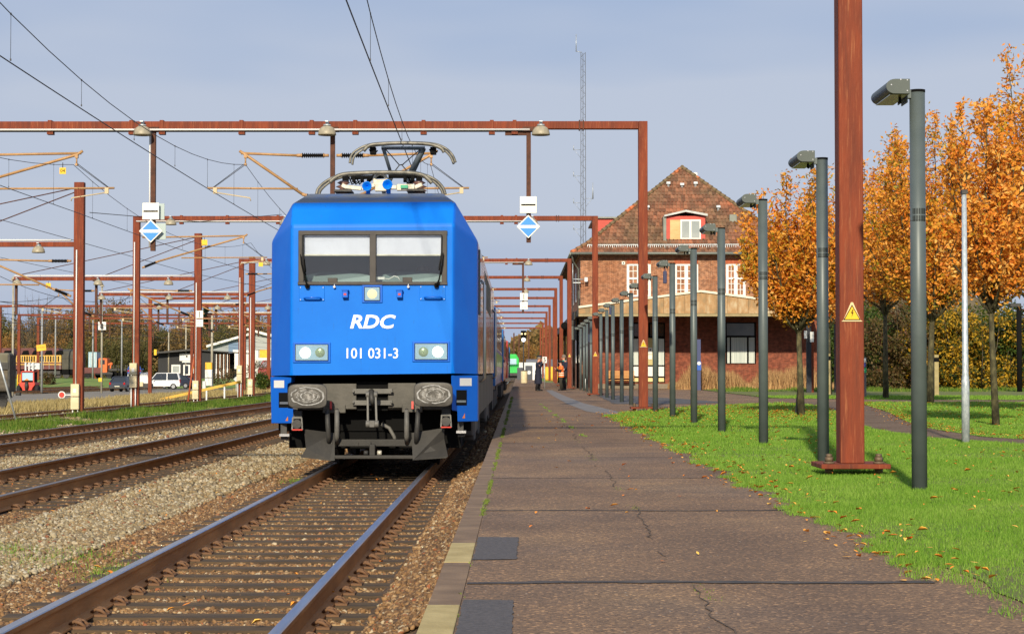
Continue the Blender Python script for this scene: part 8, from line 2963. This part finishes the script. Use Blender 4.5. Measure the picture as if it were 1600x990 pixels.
# dark red railcar nose behind the locomotive's left edge
D = 235
p_ = P(403, 592, D)
t = T("railcar", "dark red railcar front with rounded window, just left of the blue locomotive", "railcar", p_)
w_ = P(432, 592, D).x - p_.x; h = P(403, 560, D).z - p_.z
b = MB(); b.prism([(0, .1), (0, h * .45), (w_ * .08, h * .62), (w_ * .25, h * .9), (w_ * .5, h), (w_, h), (w_, .1)], 'y', 0, 3); b.build("body", mat("railcar_red", srgb(140, 36, 36), rough=.5), t, bevel=.08)
b = MB(); b.prism([(w_ * .1, h * .55), (w_ * .27, h * .83), (w_ * .5, h * .9), (w_ * .5, h * .55)], 'y', -.04, .02); b.prism([(w_ * .56, h * .55), (w_ * .56, h * .9), (w_, h * .9), (w_, h * .55)], 'y', -.04, .02); b.build("window", mat("railcar_glass", srgb(140, 130, 140), rough=.15), t)
b = MB(); b.bx(0, w_, -.02, .02, h * .92, h * 1.04); b.build("roof", M_galv, t)
# bushes beside the workshop and along the sidings
for i, (px, py, D, w2, h2, m, lab) in enumerate(((411, 606, 150, 1.0, 1.1, M_hedgeg, "small dark green bush just left of the blue locomotive"), (352, 600, 215, 6, 1.8, M_hedgeb, "low brown bush in front of the open shed"),
        (408, 600, 190, 4, 2.2, M_hedgeb, "reddish brown bush below the railcar"), (74, 600, 226, 2.2, 1.4, M_hedgeb, "low brown bush on the green bank behind the pole"), (250, 598, 330, 5, 3, M_olive, "olive bush left of the black shed"))):
    x = at(px, 600, D); z = P(px, py, D).z
    bush("bush", x, D, min(z, z), 200 + i, w2, 2.0, h2, .16, 1500, m, lab, twigs=12)

# ---------------------------------------------------------------- right hand details
# galvanised pole
D = 27.3
x = at(1509, 690, D)
t = T("steel_pole", "plain galvanised steel pole standing in the lawn right of the nearest lamp post", "pole", (x, D, 0))
zt_ = P(1508, 300, D).z
b = MB(); b.tube([(0, 0, -.1), (0, 0, .9), (0, 0, 1.0), (0, 0, zt_)], [.058, .056, .045, .034], 14)
b.build("pole", mat("galv_spangle", (0.36, 0.42, 0.45), (0.62, 0.67, 0.70), sc=30, rough=.5, metal=.35, stretch=(1, 1, .5)), t)
b = MB(); b.box(.0, 0, zt_, .08, .1, .06); b.build("pole_top", M_dark, t)
# black lamp post at right
D = 96
x = at(1593, 600, D); zt_ = P(1593, 480, D).z
t = T("black_lamp_post", "dark lamp post far right behind the nearest cherry tree", "lamp post", (x, D, 0))
b = MB(); b.tube([(0, 0, 0), (0, 0, zt_)], .13, 14); b.build("pole", M_black, t)
b = MB(); b.box(-.2, 0, zt_ + .1, .55, .4, .2); b.build("lamp_head", M_dark, t, bevel=.04)
# ticket bollard
D = 76
x = at(1348, 600, D)
t = T("ticket_pillar", "slim grey ticket pillar with blue dot and green label beside the rust post", "ticket machine", (x, D, 0))
z1 = P(1348, 558, D).z
b = MB(); b.bx(-.13, .13, -.1, .1, 0, z1); pl_ = b.build("pillar", mat("pillar_grey", srgb(70, 74, 80), rough=.5), t, bevel=.01)
b = MB(); b.bx(-.12, .12, -.115, -.1, z1 - .2, z1 - .03); b.build("display", M_white, pl_)
b = MB(); b.cyl((0, -.11, z1 - .30), .1, .03, 'y', 18); b.build("blue_dot", mat("dot_blue", srgb(70, 90, 180), rough=.4), pl_)
b = MB(); b.bx(-.13, .13, -.113, -.1, z1 - .62, z1 - .42); gl = b.build("green_label", mat("label_green", srgb(20, 160, 100), rough=.5), pl_)
b = MB(); b.bx(-.1, .06, -.118, -.114, z1 - .53, z1 - .50); b.bx(-.1, .02, -.118, -.114, z1 - .58, z1 - .56); b.build("label_lines", M_white, gl)
# blue station sign with posts
D = 92
a, c = P(1257, 500, D), P(1309, 486.5, D)
t = T("station_sign", "blue station name board on dark posts behind the second lamp post", "sign", (a.x, D, 0))
b = MB(); b.bx(0, c.x - a.x, -.05, .05, a.z, c.z); pl_ = b.build("board", mat("board_blue", srgb(40, 62, 116), rough=.5), t)
for q, w_ in ((.22, .24), (c.x - a.x - .1, .12)):
    b = MB(); b.bx(q - w_ / 2, q + w_ / 2, .06, .2, 0, a.z); b.build("post", mat("sign_post_navy", srgb(26, 32, 44), rough=.5), t)
p_ = P(1259, 522.5, D - .2); q_ = P(1269, 526, D - .2)
for k, (v_, hh) in enumerate(((p_, .38), (q_, .5))):
    b = MB(); b.box(v_.x - a.x, -.14, v_.z, .14 if k == 0 else .18, .03, hh); w2 = b.build("white_plate", M_white, t)
b = MB(); b.tube([(-.05, 0, a.z - .3), (-.05, 0, c.z + .1), (.3, 0, c.z + .18)], .03, 6); b.build("steel_bracket", M_galv, t)
# tall rust/brown post by the sign
b = MB(); v_ = P(1268, 500, 93); b.bx(-.09, .09, -.09, .09, 0, v_.z); o = b.build("brown_post", M_rust); o.location = (v_.x, 93, 0); tag(o, "brown square post right behind the blue station sign", "post")
# leaning dark stake near small cherry
a, c = P(1245, 648, 46), P(1251, 585, 46)
b = MB(); b.bar((0, 0, 0), c - a, .09, .06); o = b.build("support_board", M_dark); o.location = (a.x, 46, 0); tag(o, "dark board leaning against the trunk of the small cherry tree", "board")
# blue info column with round emblem near wall
D = 105
v0, v1 = P(1092, 585, D), P(1092, 530, D)
t = T("info_column", "thin blue column with a round white and blue emblem by the withered stalks", "sign", (v0.x, D, 0))
b = MB(); b.bx(-.1, .1, -.05, .05, 0, v1.z); b.build("column", mat("column_slate", srgb(52, 62, 104), rough=.5), t)
b = MB(); q = P(1092, 573, D).z; b.bx(-.12, .12, -.08, -.05, q - .18, q + .3); k_ = b.build("emblem_plate", mat("emblem_blue", srgb(40, 90, 180), rough=.5), t)
b = MB(); b.cyl((0, -.09, q + .2), .1, .02, 'y', 18); b.build("white_emblem", M_white, k_)
# stubby steel pins of the base plate on third portal are part of it; low rail object beside post
t = T("number_board", "white board with a black 5 on a slim pole beside the navy coat", "sign", (at(851, 600, 112), 112, 0))
z = P(851, 562, 112).z
b = MB(); b.box(0, 0, z, .27, .03, .37); pl_ = b.build("plate", M_white, t, bevel=.03)
text("lettering", "5", .34, M_black, pl_, (0, -.02, z), ext=.001, bold=.004)
b = MB(); b.tube([(0, .04, 0), (0, .04, z)], .03, 8); b.build("pole", M_galv, t)
# cream drum bin on platform far
x = at(819, 600, 160)
t = T("litter_bin", "cream cylindrical bin at the foot of a thin signal post far along the platform", "bin", (x, 160, 0))
b = MB(); b.cyl((0, 0, .55), .28, 1.0, 'z', 16); b.build("drum", M_cream, t, bevel=.02)
b = MB(); b.cyl((0, 0, 1.08), .22, .12, 'z', 16); b.build("lid", M_dark, t)
t = T("signal_post", "thin signal post with white lit lamps between train and platform end", "signal", (at(818, 600, 176), 176, 0))
z1 = P(818, 540, 176).z
b = MB(); b.tube([(0, 0, 0), (0, 0, z1 + 1)], .06, 8); b.build("post", M_dark, t)
b = MB(); b.box(0, -.05, z1 + .9, .5, .2, 1.0); hd_ = b.build("signal_head", M_black, t, bevel=.03)
b = MB(); b.cyl((0, -.17, z1 + .55), .2, .03, 'y', 16); b.build("white_lamp", mat("signal_white", (1, 1, .95), emit=(1, 1, .95), estr=1.5), hd_)
for q in (-.16, .16):
    b = MB(); b.cyl((q, -.17, z1 + 1.1), .08, .03, 'y', 12); b.build("yellow_lamp", mat("signal_yellow", (1, .8, .4), emit=(1, .75, .3), estr=1.2), hd_)
# yellow buffer boards, dark containers and wall at the end of the line
for i, (x0, x1, y0, y1, D, m, lab) in enumerate(((852, 857, 573, 588, 205, M_yelbox, "narrow yellow board beyond the 5 board"), (858, 868, 572.5, 588, 205, M_yelbox, "wide yellow board left of the orange vest"), (869, 872.5, 572.5, 588, 205, M_yelbox, "yellow board hidden partly by the orange vest"),
        (808, 817, 574, 588, 230, mat("dark_container", srgb(70, 74, 82), rough=.6), "dark grey container box just right of the green locomotive"), (821, 832, 571, 588, 232, MATS["dark_container"], "dark grey container with white emblem in the distance"),
        (832, 838, 568, 588, 228, M_white, "white cabin box left of the man in the cap"))):
    a, c = P(x0, y1, D), P(x1, y0, D)
    t = T("yellow_board" if m is M_yelbox else "storage_box", lab, "board" if m is M_yelbox else "container", (a.x, D, 0 if a.x > -.4 else -.6))
    b = MB(); b.bx(0, c.x - a.x, 0, .15 if m is M_yelbox else 2.4, 0, c.z - t.location.z); pn = b.build("panel" if m is M_yelbox else "box", m, t, bevel=.01)
    if "emblem" in lab:
        b = MB(); b.cyl(((c.x - a.x) * .5, -.02, .9), .25, .03, 'y', 12); b.build("emblem", M_galv, pn)
a, c = P(822, 572, 300), P(905, 561, 300)
t = T("long_wall", "long low grey wall with white roof edge closing the far end of the platform", "wall", (a.x, 300, 0))
b = MB(); b.bx(0, c.x - a.x, 0, .4, -.7, c.z); b.build("wall", mat("far_grey", srgb(96, 98, 108), rough=.8), t)
b = MB(); b.bx(-1.5, 3.2, -1, 3, -.6, P(830, 566, 300).z); b.build("white_cabin", M_galv, t)
# two more signals and clutter posts near the vanishing point
for i, (px, D, y0, lab) in enumerate(((803, 330, 520, "thin far catenary post left of the signal"), (811, 360, 524, "thin far catenary post just right of the green locomotive"), (826, 350, 522, "thin far catenary post behind the white cabin"), (862, 320, 512, "thin far dark post above the yellow boards"))):
    v_ = P(px, y0, D); b = MB(); b.bx(-.12, .12, -.12, .12, 0, v_.z + .6); o = b.build("far_post", M_rustdark); o.location = (v_.x, D, -.6); tag(o, lab, "post")
# small low bolt stand at the platform side (grey drum by third post)
p_ = P(915, 597, 116)
b = MB(); b.cyl((0, 0, .3), .16, .6, 'z', 12); o = b.build("stub_post", M_galv, bevel=.02); o.location = (p_.x, 116, 0); tag(o, "short pale stub post between far lamp posts near the bench", "bollard")
